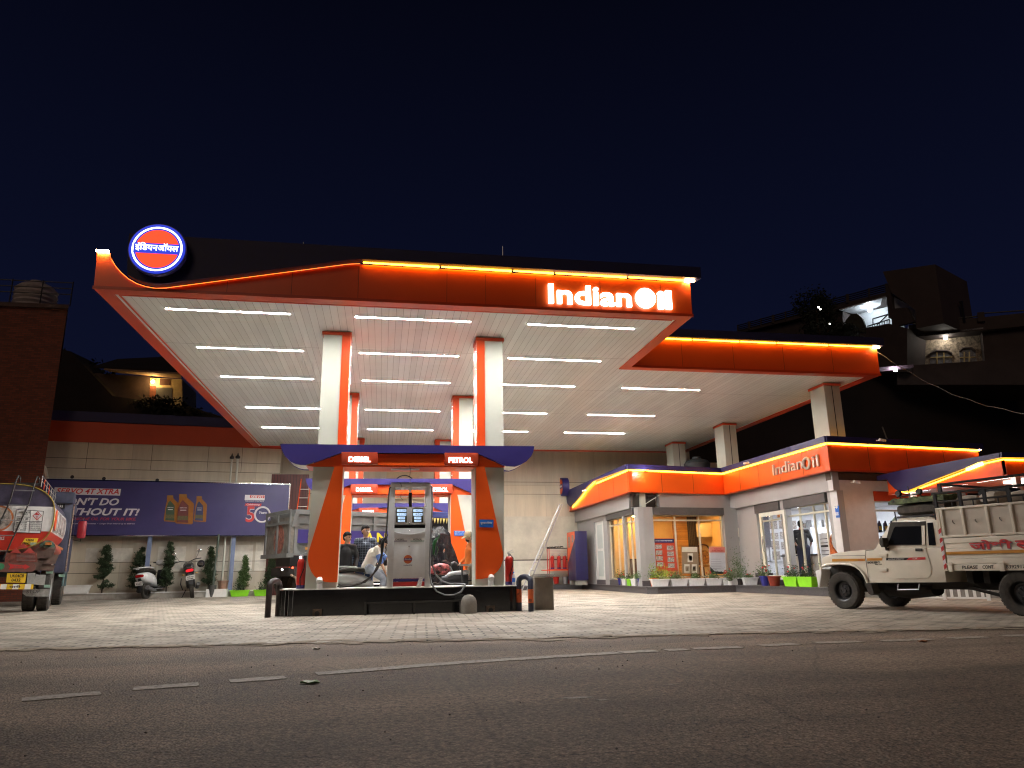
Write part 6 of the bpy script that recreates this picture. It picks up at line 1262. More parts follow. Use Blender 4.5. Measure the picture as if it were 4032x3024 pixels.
# the sides carry the lettered panels
mb = MB()
for k in range(4): mb.box(HW+.004, -.7+k*.95, 1.95+.02, HW+.012, -.1+k*.95, 2.45)
Q(mb, 'side_notice', mat('side_print', (.45, .38, .36), .5, var=1.0, vs=13)); Q(MB().lathe([(.001, 0), (.26, 0), (.26, .01), (.001, .01)], (HW+.004, -.75, 2.22), 20, 'x'), 'side_roundel', 'orange')
Q(MB().box(HW-.12, Y0+.1, 1.60, HW+.0, Y1, 1.66), 'side_rail', mat('rail_orange', (.45, .16, .03), .5, var=.3))
def tt(s, x0, z0, x1, z1_, m, y=Y0-.005, w_=.01, par=None): mb = MB(); mb.text(s, (x0, y, z0), (1, 0, 0), (0, 0, 1), x1-x0, z1_-z0, .004, w_); return build(mb, 'lettering', m, par or tk)
TF = V((-math.sin(TH), math.cos(TH), 0)); TR = V((math.cos(TH), math.sin(TH), 0)); TO = V((T0.x-1.2*math.cos(TH), T0.y-1.2*math.sin(TH), 0))
def tq(p, y):
    q = PP(p[0]/2.764, 1850+p[1]/2.764, TF, (TO+TF*y).dot(TF))-TO; return V((q.dot(TR), y, q.z))
def tpoly(P_, y, nm, m, th=.012, par=None): return build(MB().prism([tq(p, y) for p in P_], (0, -th, 0)), nm, m, par or tk)
def ttx(s, a, b_, y, m, w_=.012, par=None, sh_=0):
    p, q = tq(a, y), tq(b_, y); mb = MB(); mb.text(s, p, (1, 0, 0), (0, 0, 1), q.x-p.x, q.z-p.z, .004, w_, sh_); return build(mb, 'lettering', m, par or tk)
yb = Y0-.004
hz = tpoly(((180, 432), (475, 450), (440, 690), (142, 680)), yb, 'hazard_panel', tw_m); y_ = yb-.013
for P_ in (((180, 432), (475, 450)), ((475, 450), (440, 690)), ((440, 690), (142, 680)), ((142, 680), (180, 432)), ((335, 440), (315, 684)), ((170, 555), (455, 562)), ((182, 510), (325, 515))): build(MB().tube([tq(P_[0], y_), tq(P_[1], y_)], .006, 4), 'panel_rule', 'black', hz)
ttx('PETROL M.S.B.', (205, 470), (330, 455), y_, 'black', .01, hz); ttx('1203', (240, 492), (300, 476), y_, 'black', .01, hz); ttx('3YE / 30', (185, 546), (310, 524), y_, 'black', .02, hz)
for i, (s_, s2) in enumerate((('EMERGENCY DIAL', 'SPECIAL ADVICE'), ('POLICE   : 100', 'AVOID CONTACT WITH'), ('FIRE   : 101', 'LIQUID OR VAPOUR'), ('AMB   : 108', 'STAY UP WIND'), ('PUMP  OWNER', 'EVACUATE AREA'))): ttx(s_, (176-i*4, 580+i*20), (300-i*4, 568+i*20), y_, 'black', .005, hz); ttx(s2, (328-i*3, 582+i*20), (448-i*3, 570+i*20), y_, 'black', .005, hz)
tpoly(((412, 450), (455, 498), (402, 550), (352, 500)), y_, 'hazard_diamond', rv, .004); tpoly(((411, 460), (446, 498), (402, 540), (362, 500)), y_-.005, 'hazard_diamond', wv, .003); ttx('3', (390, 538), (410, 502), y_-.009, rv, .02); tpoly(((388, 478), (402, 462), (414, 480), (430, 476), (425, 492), (380, 490)), y_-.009, 'flame_mark', rv, .002)
c_ = tq((-20, 530), yb); Q(MB().lathe([(.001, 0), (.31, 0), (.31, -.012), (.001, -.012)], c_, 36, 'y'), 'tail_roundel', mat('roundel_ochre', (.50, .16, .05), .5, var=.3, vs=7)); Q(MB().lathe([(.001, -.013), (.27, -.013), (.27, -.016), (.001, -.016)], c_, 36, 'y'), 'roundel_picture', mat('roundel_art', (.45, .40, .36), .5, var=1.0, vs=8))
ttx('INFLAMMABLE', (-160, 760), (50, 728), yb, wv, .012)
nb = tpoly(((275, 742), (420, 745), (385, 822), (228, 815)), yb, 'number_board', 'yellow'); ttx('UK04', (285, 778), (370, 752), y_, 'black', .02, nb); ttx('CB0432', (240, 815), (335, 788), y_, 'black', .02, nb); tpoly(((330, 790), (402, 792), (392, 825), (325, 820)), y_-.002, 'flag_sticker', mat('sticker_green', (.30, .36, .28), .5, var=.5, vs=12), .002, nb)
# ladder at the tail, roof rail
for x in (.14, .54): Q(MB().tube([(x-.35, Y0-.12, 1.25), (x, Y0-.10, 2.6), (x+.06, Y0-.08, 3.12), (x+.08, Y0+.02, 3.26), (x+.12, Y0+.12, 3.22), (x+.12, Y0+.14, 3.04)], .018, 8), 'ladder_rail', 'dark_metal')
for k in range(5): z = 1.45+k*.36; x = -.21+.35*(z-1.25)/1.35; Q(MB().tube([(x, Y0-.115, z), (x+.40, Y0-.115, z)], .014, 6), 'ladder_rung', 'steel')
mb = MB(); mb.box(.1, Y0+.05, 3.04, .72, Y0+.14, 3.10); Q(mb, 'walkway_end', 'dark_metal')
for z, r_ in ((3.28, .014), (3.16, .010)): Q(MB().tube([(.72, Y0+.1, z), (.72, Y1, z)], r_, 6), 'roof_rail', 'steel')
for k in range(7): Q(MB().tube([(.72, Y0+.1+k*.7, 3.02), (.72, Y0+.1+k*.7, 3.28)], .012, 5), 'roof_rail_post', ('orange' if k in (1, 3) else 'steel'))
# chassis, lamps, triangles, bumper boards
Q(MB().box(-.4, Y0+.1, .85, .4, 5.3, 1.1), 'chassis', grime); yl = Y0-.06
tpoly(((60, 905), (400, 905), (405, 1005), (55, 1010)), Y0+.02, 'lamp_box', mat('lamp_rusty', (.25, .07, .05), .6, var=.6, vs=10), .05)
for P_ in (((108, 905), (235, 905), (172, 845)), ((245, 905), (385, 905), (325, 845)), ((190, 850), (310, 855), (255, 795))): tpoly(P_, yl, 'warning_triangle', mat('triangle_red', (.42, .06, .05), .4, var=.15), .02)
for k in range(6): build(MB().tube([tq((180, 918+k*14), yl-.03), tq((385, 915+k*14), yl-.03)], .004, 5), 'lamp_guard', 'steel', tk)
bd = tpoly(((-200, 1000), (340, 1012), (372, 1020), (390, 1045), (382, 1085), (355, 1108), (-200, 1112)), yl-.05, 'tail_board', mat('board_red', (.17, .07, .055), .6, var=.3), .02); yq = yl-.072
c_ = tq((8, 1052), yq); Q(MB().lathe([(.001, 0), (.075, 0), (.075, -.006), (.001, -.006)], c_, 20, 'y'), 'green_disc', mat('disc_green', (.04, .22, .10), .5, var=.2))
tpoly(((88, 1018), (140, 1030), (265, 1038), (272, 1025), (328, 1056), (262, 1085), (262, 1070), (140, 1072), (92, 1090), (112, 1052)), yq, 'arrow', rv, .004); ttx('SIDE', (150, 1064), (250, 1044), yq-.005, MATS['board_red'], .01)
np_ = tpoly(((80, 1122), (290, 1126), (274, 1230), (66, 1226)), yl-.02, 'number_plate', 'yellow'); ttx('UK04CB', (108, 1172), (266, 1136), yl-.033, 'black', .022, np_); ttx('0432', (122, 1216), (226, 1182), yl-.033, 'black', .022, np_)
tpoly(((300, 1120), (385, 1122), (370, 1250), (290, 1248)), Y0+.05, 'rear_lamp_panel', mat('lamp_grey', (.32, .32, .30), .5, var=.3)); tpoly(((390, 1138), (500, 1145), (485, 1255), (365, 1248)), Y0+.1, 'rear_lamp_panel', MATS['lamp_grey'])
for i in range(8): tpoly(((-160+i*66, 1244), (-120+i*66, 1244), (-132+i*66, 1300), (-172+i*66, 1300)), yl-.03, 'bumper_stripe', ['yellow', 'white'][i % 2], .014); tpoly(((-120+i*66, 1244), (-94+i*66, 1244), (-106+i*66, 1300), (-132+i*66, 1300)), yl-.03, 'bumper_stripe', ['yellow', 'white'][(i+1) % 2], .0145)
ttx('यारी', (100, 1285), (230, 1256), yl-.046, 'black', .02)
tpoly(((248, 1300), (545, 1296), (530, 1380), (290, 1376), (245, 1345)), Y0+.36, 'mud_flap', mat('flap_grey', (.28, .27, .25), .7, var=.5, vs=9)); ttx('STOP', (285, 1345), (440, 1300), Y0+.345, mat('flap_letter', (.12, .11, .10), .7, var=.3), .02)
tpoly(((575, 925), (640, 925), (600, 1025), (465, 1020)), Y0+.2, 'side_plate', mat('guard_brown', (.16, .11, .09), .4, .3, var=.4)); tpoly(((470, 1035), (600, 1040), (580, 1098), (390, 1095)), Y0+.3, 'wheel_guard', MATS['guard_brown'], .03)
for P_ in (((500, 1100), (578, 1102), (570, 1130), (498, 1128)), ((480, 1250), (548, 1252), (545, 1282), (478, 1280)), ((640, 1135), (705, 1138), (703, 1165), (640, 1163))): tpoly(P_, Y0+.33, 'green_bracket', mat('pale_green', (.22, .36, .28), .5, var=.3), .03)
Q(MB().box(.5, Y0+.35, 1.0, 1.15, Y0+1.0, 1.28), 'wheel_guard', mat('guard_brown', (.16, .11, .09), .4, .3, var=.4)); Q(MB().prism([(.62, Y0+.3, 1.28), (1.15, Y0+.3, 1.28), (1.2, Y0+.3, 1.55), (.8, Y0+.3, 1.55)], (0, .04, 0)), 'side_plate', MATS['guard_brown'])
Q(MB().loft([(-.9, 1.0, 1.55, .02, .02), (-.88, 1.0, 1.55, .16, .17), (-.62, 1.0, 1.55, .17, .18), (-.6, 1.0, 1.55, .02, .02)], 'y', 18), 'filter_can', mat('can_green', (.10, .16, .12), .2, var=.6, vs=6)); Q(MB().tube([(1.08, -.6, 1.55), (1.10, 1.1, 1.50)], .10, 12), 'hose_tube', mat('tube_red', (.36, .06, .04), .45, var=.3))
for y in (0,):
    for x, s_ in ((1.03, 1), (.72, 1), (-1.03, -1), (-.72, -1)): wheel(tk, (x, y, .52), .52, .27, 'x', .56, 'steel', 0, s_)
for x, s_ in ((1.02, 1), (-1.02, -1)): wheel(tk, (x, 4.55, .52), .52, .27, 'x', .56, rust, 0, s_)
# cab
cabm = mat('cab_blue', (.05, .055, .10), .4, var=.3, dirt=.2)
Q(MB().box(-1.2, 3.55, .95, 1.2, 5.5, 3.12), 'cab', cabm, bevel=.08); Q(MB().box(-1.2, 3.4, 3.0, 1.2, 4.2, 3.35), 'roof_crate', cabm, bevel=.05)
Q(MB().box(1.203, 3.9, 2.0, 1.215, 4.9, 2.75), 'cab_window', 'dark_glass'); Q(MB().box(1.204, 3.58, 1.0, 1.23, 3.72, 3.0), 'cab_stripe', mat('stripe_art', (.40, .28, .22), .5, var=1.0, vs=18))
hb_ = Q(MB().box(.55, 3.53, 2.85, .98, 3.549, 3.1), 'name_board', 'black'); tt('UK04', .62, 3.0, .86, 3.07, 'white', 3.528, .02, hb_); tt('CB0432', .60, 2.89, .93, 2.96, 'white', 3.528, .02, hb_)
Q(MB().loft([(2.05, 1.42, 5.3, .10, .05, 3), (2.1, 1.42, 5.3, .13, .06, 3), (2.55, 1.42, 5.3, .13, .06, 3), (2.6, 1.42, 5.3, .1, .05, 3)], 'z', 12), 'mirror', mat('mirror_red', (.35, .02, .03), .3, var=.1)); mb = MB(); mb.tube([(1.2, 5.3, 2.75), (1.42, 5.3, 2.72), (1.46, 5.3, 2.3), (1.42, 5.3, 1.95), (1.2, 5.3, 2.0)], .014, 6); Q(mb, 'mirror_arm', 'dark_metal')
ring_lathe(mb := MB(), [(.56, -.18), (.60, -.18), (.60, .18), (.56, .18)], (1.02, 4.55, .58), 'x', 28)
Q(MB().tube([(1.16, 4.55+.6*math.cos(a), .56+.6*math.sin(a)) for a in [PI*j/12 for j in range(13)]], .03, 6), 'wheel_arch', mat('arch_teal', (.10, .16, .17), .5, var=.4))

# ---------------------------------------------------------------- dump truck behind the second arch
DA = math.radians(27)
dt = thing('dump_truck', 'dusty grey tipper truck with blue band and yellow letters, standing behind the arches', 'dump truck', (-2.62, 23.2, 0), DA)
E_ = lambda mb, nm, m, **k: build(mb, nm, m, dt, **k)
tg = mat('tipper_grey', (.15, .155, .15), .6, var=.3, vs=3, dirt=.35)
E_(MB().box(.0, .04, 1.42, 4.15, 2.2, 2.72), 'tipper_body', tg)
mb = MB(); mb.box(0, -.03, 2.58, 4.15, .04, 2.72); mb.box(0, -.03, 1.36, 4.15, .04, 1.48); mb.box(0, -.02, 2.30, 4.15, .04, 2.36)
for x in (0, .9, 1.75, 2.6, 3.4, 4.05): mb.box(x, -.03, 1.48, x+.1, .04, 2.58)
E_(mb, 'body_rib', tg); E_(MB().box(.1, -.034, 1.72, 4.05, -.031, 2.12), 'blue_band', 'blue')
for s_, x in (('S', .42), ('A', 2.28), ('N', 2.72)):
    mb = MB(); mb.text(s_, (x, -.036, 1.77), (1, 0, 0), (0, 0, 1), .36, .30, .006, .03); E_(mb, 'lettering', mat('letter_yellow', (.75, .58, .02), .5, var=.05))
E_(MB().box(.35, -.032, 1.52, 1.1, -.03, 1.6), 'reflector_strip', mat('refl', (.5, .22, .05), .3, var=.2))
tg2 = E_(MB().box(-.10, .0, 1.42, 0, 2.2, 2.5), 'tailgate', mat('tailgate', (.17, .155, .13), .6, var=.6, vs=4, dirt=.4)); mb = MB()
for y in (0, 1.05, 2.1): mb.box(-.15, y, 1.42, -.101, y+.1, 2.72)
mb.box(-.16, 0, 2.3, -.101, 2.2, 2.38); mb.box(-.16, 0, 2.62, -.101, 2.2, 2.72); mb.box(-.22, -.05, 1.3, .0, 2.25, 1.42); build(mb, 'gate_frame', tg, tg2); build(MB().lathe([(.001, -.102), (.45, -.102), (.45, -.108), (.001, -.108)], (0, 1.0, 1.85), 24, 'x'), 'painted_arch', mat('faded_red', (.28, .10, .07), .7, var=.8, vs=8), tg2)
mb = MB(); mb.prism([(-.1, -.04, 2.2), (.15, -.04, 2.2), (.1, -.04, 2.55), (-.02, -.04, 2.6)], (0, .06, 0)); E_(mb, 'hinge_plate', tg)
E_(MB().box(.1, .5, 1.05, 5.6, 1.7, 1.36), 'chassis', grime); E_(MB().box(.1, .1, .75, .35, 2.1, 1.0), 'rear_bumper', grime)
for x in (.75, 1.85): 
    for y, s_ in ((.15, -1), (.46, -1), (1.74, 1), (2.05, 1)): wheel(dt, (x, y, .50), .50, .26, 'y', .56, rust, 0, s_)
wheel(dt, (4.9, .2, .5), .5, .26, 'y', .56, rust, 0, -1); wheel(dt, (4.9, 2.0, .5), .5, .26, 'y', .56, rust, 0, 1)
E_(MB().sph((.25, -.02, 1.30), .045, 10, 0, 6), 'work_lamp', emat('work_lamp', (.8, .88, 1), 30)); E_(MB().sph((.05, .1, 1.0), .03, 8, 0, 5), 'tail_lamp', emat('tail_lamp', (1, .05, .02), 5)); E_(MB().sph((-.12, .5, .95), .03, 8, 0, 5), 'reverse_lamp', emat('rev', (.9, .95, 1), 12))
E_(MB().tube([(-.05, -.03, .8), (.1, -.05, .72), (.15, -.03, .55)], .03, 6), 'hanging_strap', mat('strap', (.3, .22, .15), .7))
cb2 = mat('tipper_cab', (.035, .045, .16), .35, var=.2)
E_(MB().prism([(4.35, .03, .85), (5.75, .03, .85), (5.75, .03, 1.9), (5.6, .03, 2.75), (4.35, .03, 2.75)], (0, .05, 0)), 'cab_side', cb2); E_(MB().prism([(4.35, 2.12, .85), (5.75, 2.12, .85), (5.75, 2.12, 1.9), (5.6, 2.12, 2.75), (4.35, 2.12, 2.75)], (0, .05, 0)), 'cab_side', cb2)
E_(MB().box(4.3, .08, .85, 4.38, 2.12, 2.75), 'cab_back', cb2); E_(MB().box(4.35, .03, 2.752, 5.62, 2.17, 2.83), 'cab_roof', cb2, bevel=.02); E_(MB().box(5.65, .08, .85, 5.75, 2.12, 1.85), 'cab_front', cb2)
E_(MB().prism([(4.45, .02, 1.85), (5.62, .02, 1.85), (5.50, .02, 2.62), (4.45, .02, 2.62)], (0, -.008, 0)), 'cab_door_window', 'dark_glass'); mb = MB()
for k in range(9): mb.prism([(4.5+k*.12, .008, 2.6), (4.6+k*.12, .008, 2.6), (4.55+k*.12, .008, 2.42)], (0, -.006, 0))
E_(mb, 'bunting', mat('bunting', (.50, .40, .12), .6, var=.6, vs=14)); E_(MB().loft([(1.9, 5.85, -.12, .05, .09, 3), (2.5, 5.85, -.12, .05, .09, 3)], 'z', 10), 'mirror', cb2); E_(MB().tube([(5.7, .05, 2.6), (5.85, -.12, 2.6), (5.85, -.12, 1.3)], .03, 6), 'mirror_arm', 'black')
E_(MB().box(5.2, .0, 1.2, 5.7, .028, 1.8), 'door_sticker', mat('sticker_green', (.30, .36, .28), .5, var=.5, vs=12))

# ---------------------------------------------------------------- two-wheelers
def scooter(loc, rz, body, lab, plate=None, rider=False):
    """local: x forward, y left; wheels on z=0"""
    t_ = thing('scooter', lab, 'scooter', loc, rz); S = lambda mb, nm, m, par=None, **k: build(mb, nm, m, par or t_, **k)
    wheel(t_, (0, 0, .22), .22, .09, 'y', .62, 'dark_metal', 0, 1); wheel(t_, (1.24, 0, .22), .22, .09, 'y', .62, 'steel', 5, 1)
    S(MB().loft([(-.34, 0, .62, .07, .05), (-.28, 0, .60, .15, .11), (-.05, 0, .56, .20, .17), (.18, 0, .52, .19, .17), (.38, 0, .46, .14, .14), (.46, 0, .40, .10, .10)], 'x', 20, 2.6), 'rear_body', body)
    S(MB().loft([(-.30, 0, .76, .10, .035), (-.1, 0, .79, .14, .05), (.2, 0, .775, .145, .05), (.42, 0, .73, .11, .05), (.50, 0, .68, .06, .04)], 'x', 18, 2.6), 'seat', 'rubber')
    S(MB().box(.36, -.15, .26, .88, .15, .31), 'floor_board', 'black', bevel=.01); S(MB().box(.30, -.17, .25, .90, .17, .262), 'floor_edge', body)
    mb = MB(); R_ = []
    for z, x, wv_ in ((.26, .88, .15), (.45, .95, .20), (.68, .99, .21), (.84, .98, .16), (.92, .97, .11)): R_.append([(x+.05*math.cos(a)*.6, wv_*math.sin(a), z) for a in [2*PI*j/16 for j in range(16)]])
    S(mb.rings(R_), 'leg_shield', body); S(MB().box(.905, -.15, .34, .935, .15, .80), 'inner_shield', 'black', bevel=.01)
    S(MB().loft([(.84, 0, 1.00, .05, .04), (.9, 0, 1.01, .15, .075), (1.0, 0, .99, .16, .08), (1.06, 0, .97, .08, .06)], 'x', 16, 2.4), 'headstock', body); S(MB().lathe([(.001, 0), (.07, 0), (.08, -.03)], (1.08, 0, .97), 14, 'x'), 'headlight', 'chrome')
    S(MB().tube([(.86, -.34, 1.04), (.88, -.15, 1.02), (.92, 0, 1.02), (.88, .15, 1.02), (.86, .34, 1.04)], .016, 8), 'handlebar', 'dark_metal')
    for y in (-.3, .3): S(MB().tube([(.86, y, 1.04), (.84, y*1.2, 1.18), (.83, y*1.25, 1.22)], .007, 5), 'mirror_stem', 'black'); S(MB().loft([(-.015, y*1.28, 1.25, .03, .02), (0, y*1.28, 1.25, .055, .035), (.015, y*1.28, 1.25, .03, .02)], 'x', 12), 'mirror', 'dark_glass').location = (.83, 0, 0)
    S(MB().loft([(1.02, 0, .36, .05, .05), (1.2, 0, .43, .075, .05), (1.4, 0, .38, .06, .04)], 'x', 12), 'mudguard', body)
    for y in (-.075, .075): S(MB().tube([(.98, y*.6, .8), (1.2, y, .3), (1.24, y, .22)], .018, 6), 'fork', 'dark_metal')
    S(MB().tube([(.1, -.19, .82), (-.15, -.20, .84), (-.36, -.14, .84), (-.42, 0, .84), (-.36, .14, .84), (-.15, .20, .84), (.1, .19, .82)], .018, 8), 'grab_rail', body)
    S(MB().loft([(-.355, 0, .62, .10, .03), (-.34, 0, .62, .12, .04)], 'x', 12, 4), 'tail_light', mat('tail_red', (.35, .01, .01), .15, var=0))
    S(MB().prism([(-.36, -.03, .56), (-.2, -.03, .52), (-.28, -.03, .25), (-.36, -.03, .22)], (0, .06, 0)), 'rear_mudguard', 'black'); pl_ = S(MB().obox((-.385, 0, .42), (0, .10, 0), (-.02, 0, .055), (.004, 0, .001)), 'number_plate', 'white')
    mb = MB(); mb.text('UK04', (-.392, .08, .43), (0, -1, 0), (-.3, 0, 1), .16, .035, .002, .02); mb.text('4271', (-.395, .07, .385), (0, -1, 0), (-.3, 0, 1), .14, .035, .002, .02); S(mb, 'lettering', 'black', pl_)
    S(MB().loft([(-.15, .13, .24, .05, .06), (.15, .13, .26, .07, .08), (.4, .11, .28, .06, .08)], 'x', 12), 'engine_case', 'dark_metal'); S(MB().tube([(.25, -.16, .2), (0, -.17, .24), (-.28, -.18, .30)], [.03, .05, .055], 10), 'exhaust', 'steel')
    S(MB().tube([(.3, .12, .2), (.24, .22, .01)], .012, 5), 'side_stand', 'dark_metal'); return t_
scw = mat('scooter_white', (.70, .69, .68), .25, var=.05, coat=.5)
s_a = scooter((-8.62, 30.25, 0), math.radians(80), scw, 'white scooter parked on its stand beside the blue billboard post')
s_a.rotation_euler.x = math.radians(-7); s_a.scale = (1.34,)*3
def motorbike(loc, rz, tankm, lab, tail=True):
    t_ = thing('motorcycle', lab, 'motorcycle', loc, rz); S = lambda mb, nm, m, par=None, **k: build(mb, nm, m, par or t_, **k)
    wheel(t_, (0, 0, .31), .31, .11, 'y', .66, 'dark_metal', 6, 1); wheel(t_, (1.3, 0, .31), .31, .09, 'y', .70, 'dark_metal', 6, 1)
    S(MB().loft([(.5, 0, .80, .05, .05), (.56, 0, .84, .12, .10), (.75, 0, .88, .15, .13), (.95, 0, .86, .13, .12), (1.03, 0, .84, .06, .06)], 'x', 18, 2.4), 'fuel_tank', tankm)
    S(MB().loft([(-.25, 0, .82, .06, .03), (-.1, 0, .81, .11, .045), (.2, 0, .79, .13, .05), (.5, 0, .79, .11, .05), (.56, 0, .80, .06, .04)], 'x', 16, 2.6), 'seat', 'rubber')
    S(MB().loft([(-.34, 0, .76, .05, .03), (-.28, 0, .76, .10, .05), (.1, 0, .70, .12, .08), (.4, 0, .64, .10, .10), (.48, 0, .6, .06, .06)], 'x', 14, 2.6), 'tail_cowl', tankm)
    S(MB().loft([(-.36, 0, .755, .09, .03), (-.345, 0, .755, .10, .04)], 'x', 12, 3), 'tail_light', mat('tail_lit', (.5, .01, .02), .2, emit=(1, .02, .03), es=.35, var=0))
    S(MB().loft([(.45, 0, .38, .10, .12), (.65, 0, .42, .13, .17), (.85, 0, .40, .10, .12)], 'x', 12, 3), 'engine', 'dark_metal'); S(MB().tube([(.55, 0, .72), (.95, 0, .78), (1.02, 0, .82)], .03, 8), 'frame', 'black')
    for y in (-.09, .09): S(MB().tube([(1.0, y, .92), (1.3, y, .31)], .02, 8), 'fork', 'steel'); S(MB().tube([(0, y, .31), (.05, y, .66)], .022, 8), 'shock', 'dark_metal'); S(MB().box(.0, y-.015, .28, .6, y+.015, .34), 'swing_arm', 'black')
    S(MB().tube([(.82, -.36, 1.05), (.9, -.2, 1.06), (.98, 0, 1.0), (.9, .2, 1.06), (.82, .36, 1.05)], .014, 8), 'handlebar', 'black')
    for y in (-1, 1): S(MB().tube([(.88, y*.22, 1.07), (.86, y*.32, 1.24)], .006, 5), 'mirror_stem', 'black'); S(MB().loft([(.845, y*.34, 1.28, .03, .02), (.86, y*.34, 1.28, .06, .045), (.875, y*.34, 1.28, .03, .02)], 'x', 12), 'mirror', 'chrome')
    S(MB().loft([(1.02, 0, .92, .1, .1), (1.1, 0, .93, .11, .12), (1.17, 0, .92, .07, .08)], 'x', 14), 'headlight', 'black')
    S(MB().loft([(1.05, 0, .62, .05, .02), (1.3, 0, .67, .06, .025), (1.55, 0, .55, .05, .02)], 'x', 10), 'front_mudguard', tankm)
    S(MB().prism([(-.33, -.05, .68), (-.22, -.05, .66), (-.30, -.05, .42), (-.36, -.05, .38)], (0, .10, 0)), 'rear_mudguard', 'black'); pl_ = S(MB().obox((-.375, 0, .56), (0, .11, 0), (-.02, 0, .06), (.004, 0, .001)), 'number_plate', 'white')
    mb = MB(); mb.text('UK04', (-.383, .08, .565), (0, -1, 0), (-.3, 0, 1), .16, .035, .002, .02); mb.text('0188', (-.386, .08, .515), (0, -1, 0), (-.3, 0, 1), .15, .035, .002, .02); S(mb, 'lettering', 'black', pl_)
    for y in (-.17, .17): S(MB().loft([(-.29, y, .66, .01, .01), (-.26, y, .66, .035, .022), (-.22, y, .66, .02, .015)], 'x', 10), 'indicator', mat('amber', (.6, .35, .12), .3, var=0))
    S(MB().tube([(.6, -.12, .25), (.3, -.16, .26), (-.15, -.18, .36)], [.025, .045, .05], 10), 'exhaust', 'dark_metal'); S(MB().tube([(.35, .14, .25), (.28, .30, .01)], .012, 5), 'side_stand', 'dark_metal'); S(MB().tube([(.75, .22, .25), (.72, .26, .42), (.75, .22, .58)], .014, 6), 'crash_guard', 'black'); return t_
m_a = motorbike((-7.0, 30.35, 0), math.radians(104), mat('bike_black', (.02, .02, .022), .25, var=.1), 'black motorcycle with red tail light parked right of the white scooter'); m_a.rotation_euler.x = math.radians(-11); m_a.scale = (1.36,)*3
hm = thing('helmet', 'black helmet hanging from the parked motorcycle seat', 'helmet', (-6.85, 30.55, 1.13)); build(MB().sph((0, 0, .13), (.14, .16, .14), 18, 0, 12), 'shell', mat('helmet_black', (.02, .02, .025), .15, var=0), hm); build(MB().loft([(-.165, 0, .12, .09, .05), (-.13, 0, .12, .11, .07)], 'y', 14, 3), 'visor_opening', 'rubber', hm)
scs = mat('scooter_silver', (.42, .43, .42), .3, .35, var=.08, coat=.4)
s_b = scooter((-.62, 16.75, .09), math.radians(2), scs, 'silver scooter carrying the man in white and blue, half behind the island')
s_b.scale = (1.0, 1, 1.02)
m_b = motorbike((.55, 17.3, 0), math.radians(-4), mat('camo_red', (.45, .10, .10), .35, var=1.6, vs=9), 'red and white patterned motorcycle right of the fuel dispenser, front to the right')
# sheeted bag and board beside the attendant
p = PY(*(1300+1550/3.16, 2020+880/3.16), 16.7)
dg = thing('duffel_bag', 'dark duffel shaped seat bundle with pale cover left of the black table', 'bag', (p.x, 16.9, .45))
build(MB().loft([(-.32, 0, .12, .02, .03), (-.28, 0, .14, .12, .12), (0, 0, .17, .16, .16), (.3, 0, .18, .15, .15), (.36, 0, .18, .03, .03)], 'x', 16, 2.6), 'bag_body', mat('bag_dark', (.035, .035, .04), .6, var=.3), dg); build(MB().loft([(-.2, 0, .26, .06, .02), (-.1, 0, .3, .13, .06), (.28, 0, .34, .14, .06), (.34, 0, .34, .05, .02)], 'x', 14, 2.6), 'pale_cover', mat('cover_pale', (.5, .5, .52), .6, var=.2), dg); build(MB().box(-.25, -.12, -.45, .25, .12, .04), 'stand', 'dark_metal', dg)
blk = thing('tarpaulin_heap', 'black crumpled plastic sheeting heaped in front of the tipper cab', 'tarpaulin', (1.45, 20.0, 0)); mb = MB(); R_ = []
for z, r_ in ((0, .5), (.5, .55), (1.0, .5), (1.4, .42), (1.75, .32), (1.95, .12)): R_.append([(r_*math.cos(a)*(1+.25*math.sin(5*a+z*3)), r_*.6*math.sin(a)*(1+.2*math.cos(7*a)), z+.06*math.sin(4*a)) for a in [2*PI*j/28 for j in range(28)]])
build(mb.rings(R_), 'plastic_sheet', mat('black_plastic', (.015, .014, .016), .18, var=.3, bump=1.0, bs=9), blk, smooth=0)
# ================================================================== people
def blob(fill, name, m, parent, voxel=.011, it=3):
    mb = MB(); fill(mb)
    me = bpy.data.meshes.new('tmp'); me.from_pydata(mb.v, [], mb.f); bm = bmesh.new(); bm.from_mesh(me); bmesh.ops.recalc_face_normals(bm, faces=bm.faces); bm.to_mesh(me); bm.free()
    ob = bpy.data.objects.new('tmp', me); COL.objects.link(ob)
    r = ob.modifiers.new('r', 'REMESH'); r.mode = 'VOXEL'; r.voxel_size = voxel; s_ = ob.modifiers.new('s', 'SMOOTH'); s_.factor = .5; s_.iterations = it
    bpy.context.view_layer.update(); dg = bpy.context.evaluated_depsgraph_get(); out = bpy.data.meshes.new_from_object(ob.evaluated_get(dg))
    bpy.data.objects.remove(ob); bpy.data.meshes.remove(me); out.name = name; out.materials.clear(); out.materials.append(M[m] if isinstance(m, str) else m)
    out.polygons.foreach_set('material_index', [0]*len(out.polygons)); out.polygons.foreach_set('use_smooth', [True]*len(out.polygons))
    o = bpy.data.objects.new(name, out); COL.objects.link(o); o.parent = parent; return o
def cap(mb, a, b, ra, rb, n=14):
    a, b = V(a), V(b); mb.tube([a, a.lerp(b, .5), b], [ra, (ra+rb)/2, rb], n); mb.sph(a, ra, n, 0, 8); mb.sph(b, rb, n, 0, 8)
skin = mat('skin_brown', (.44, .25, .155), .5, var=.08); hair_m = mat('hair_black', (.007, .006, .005), .9, var=.2)
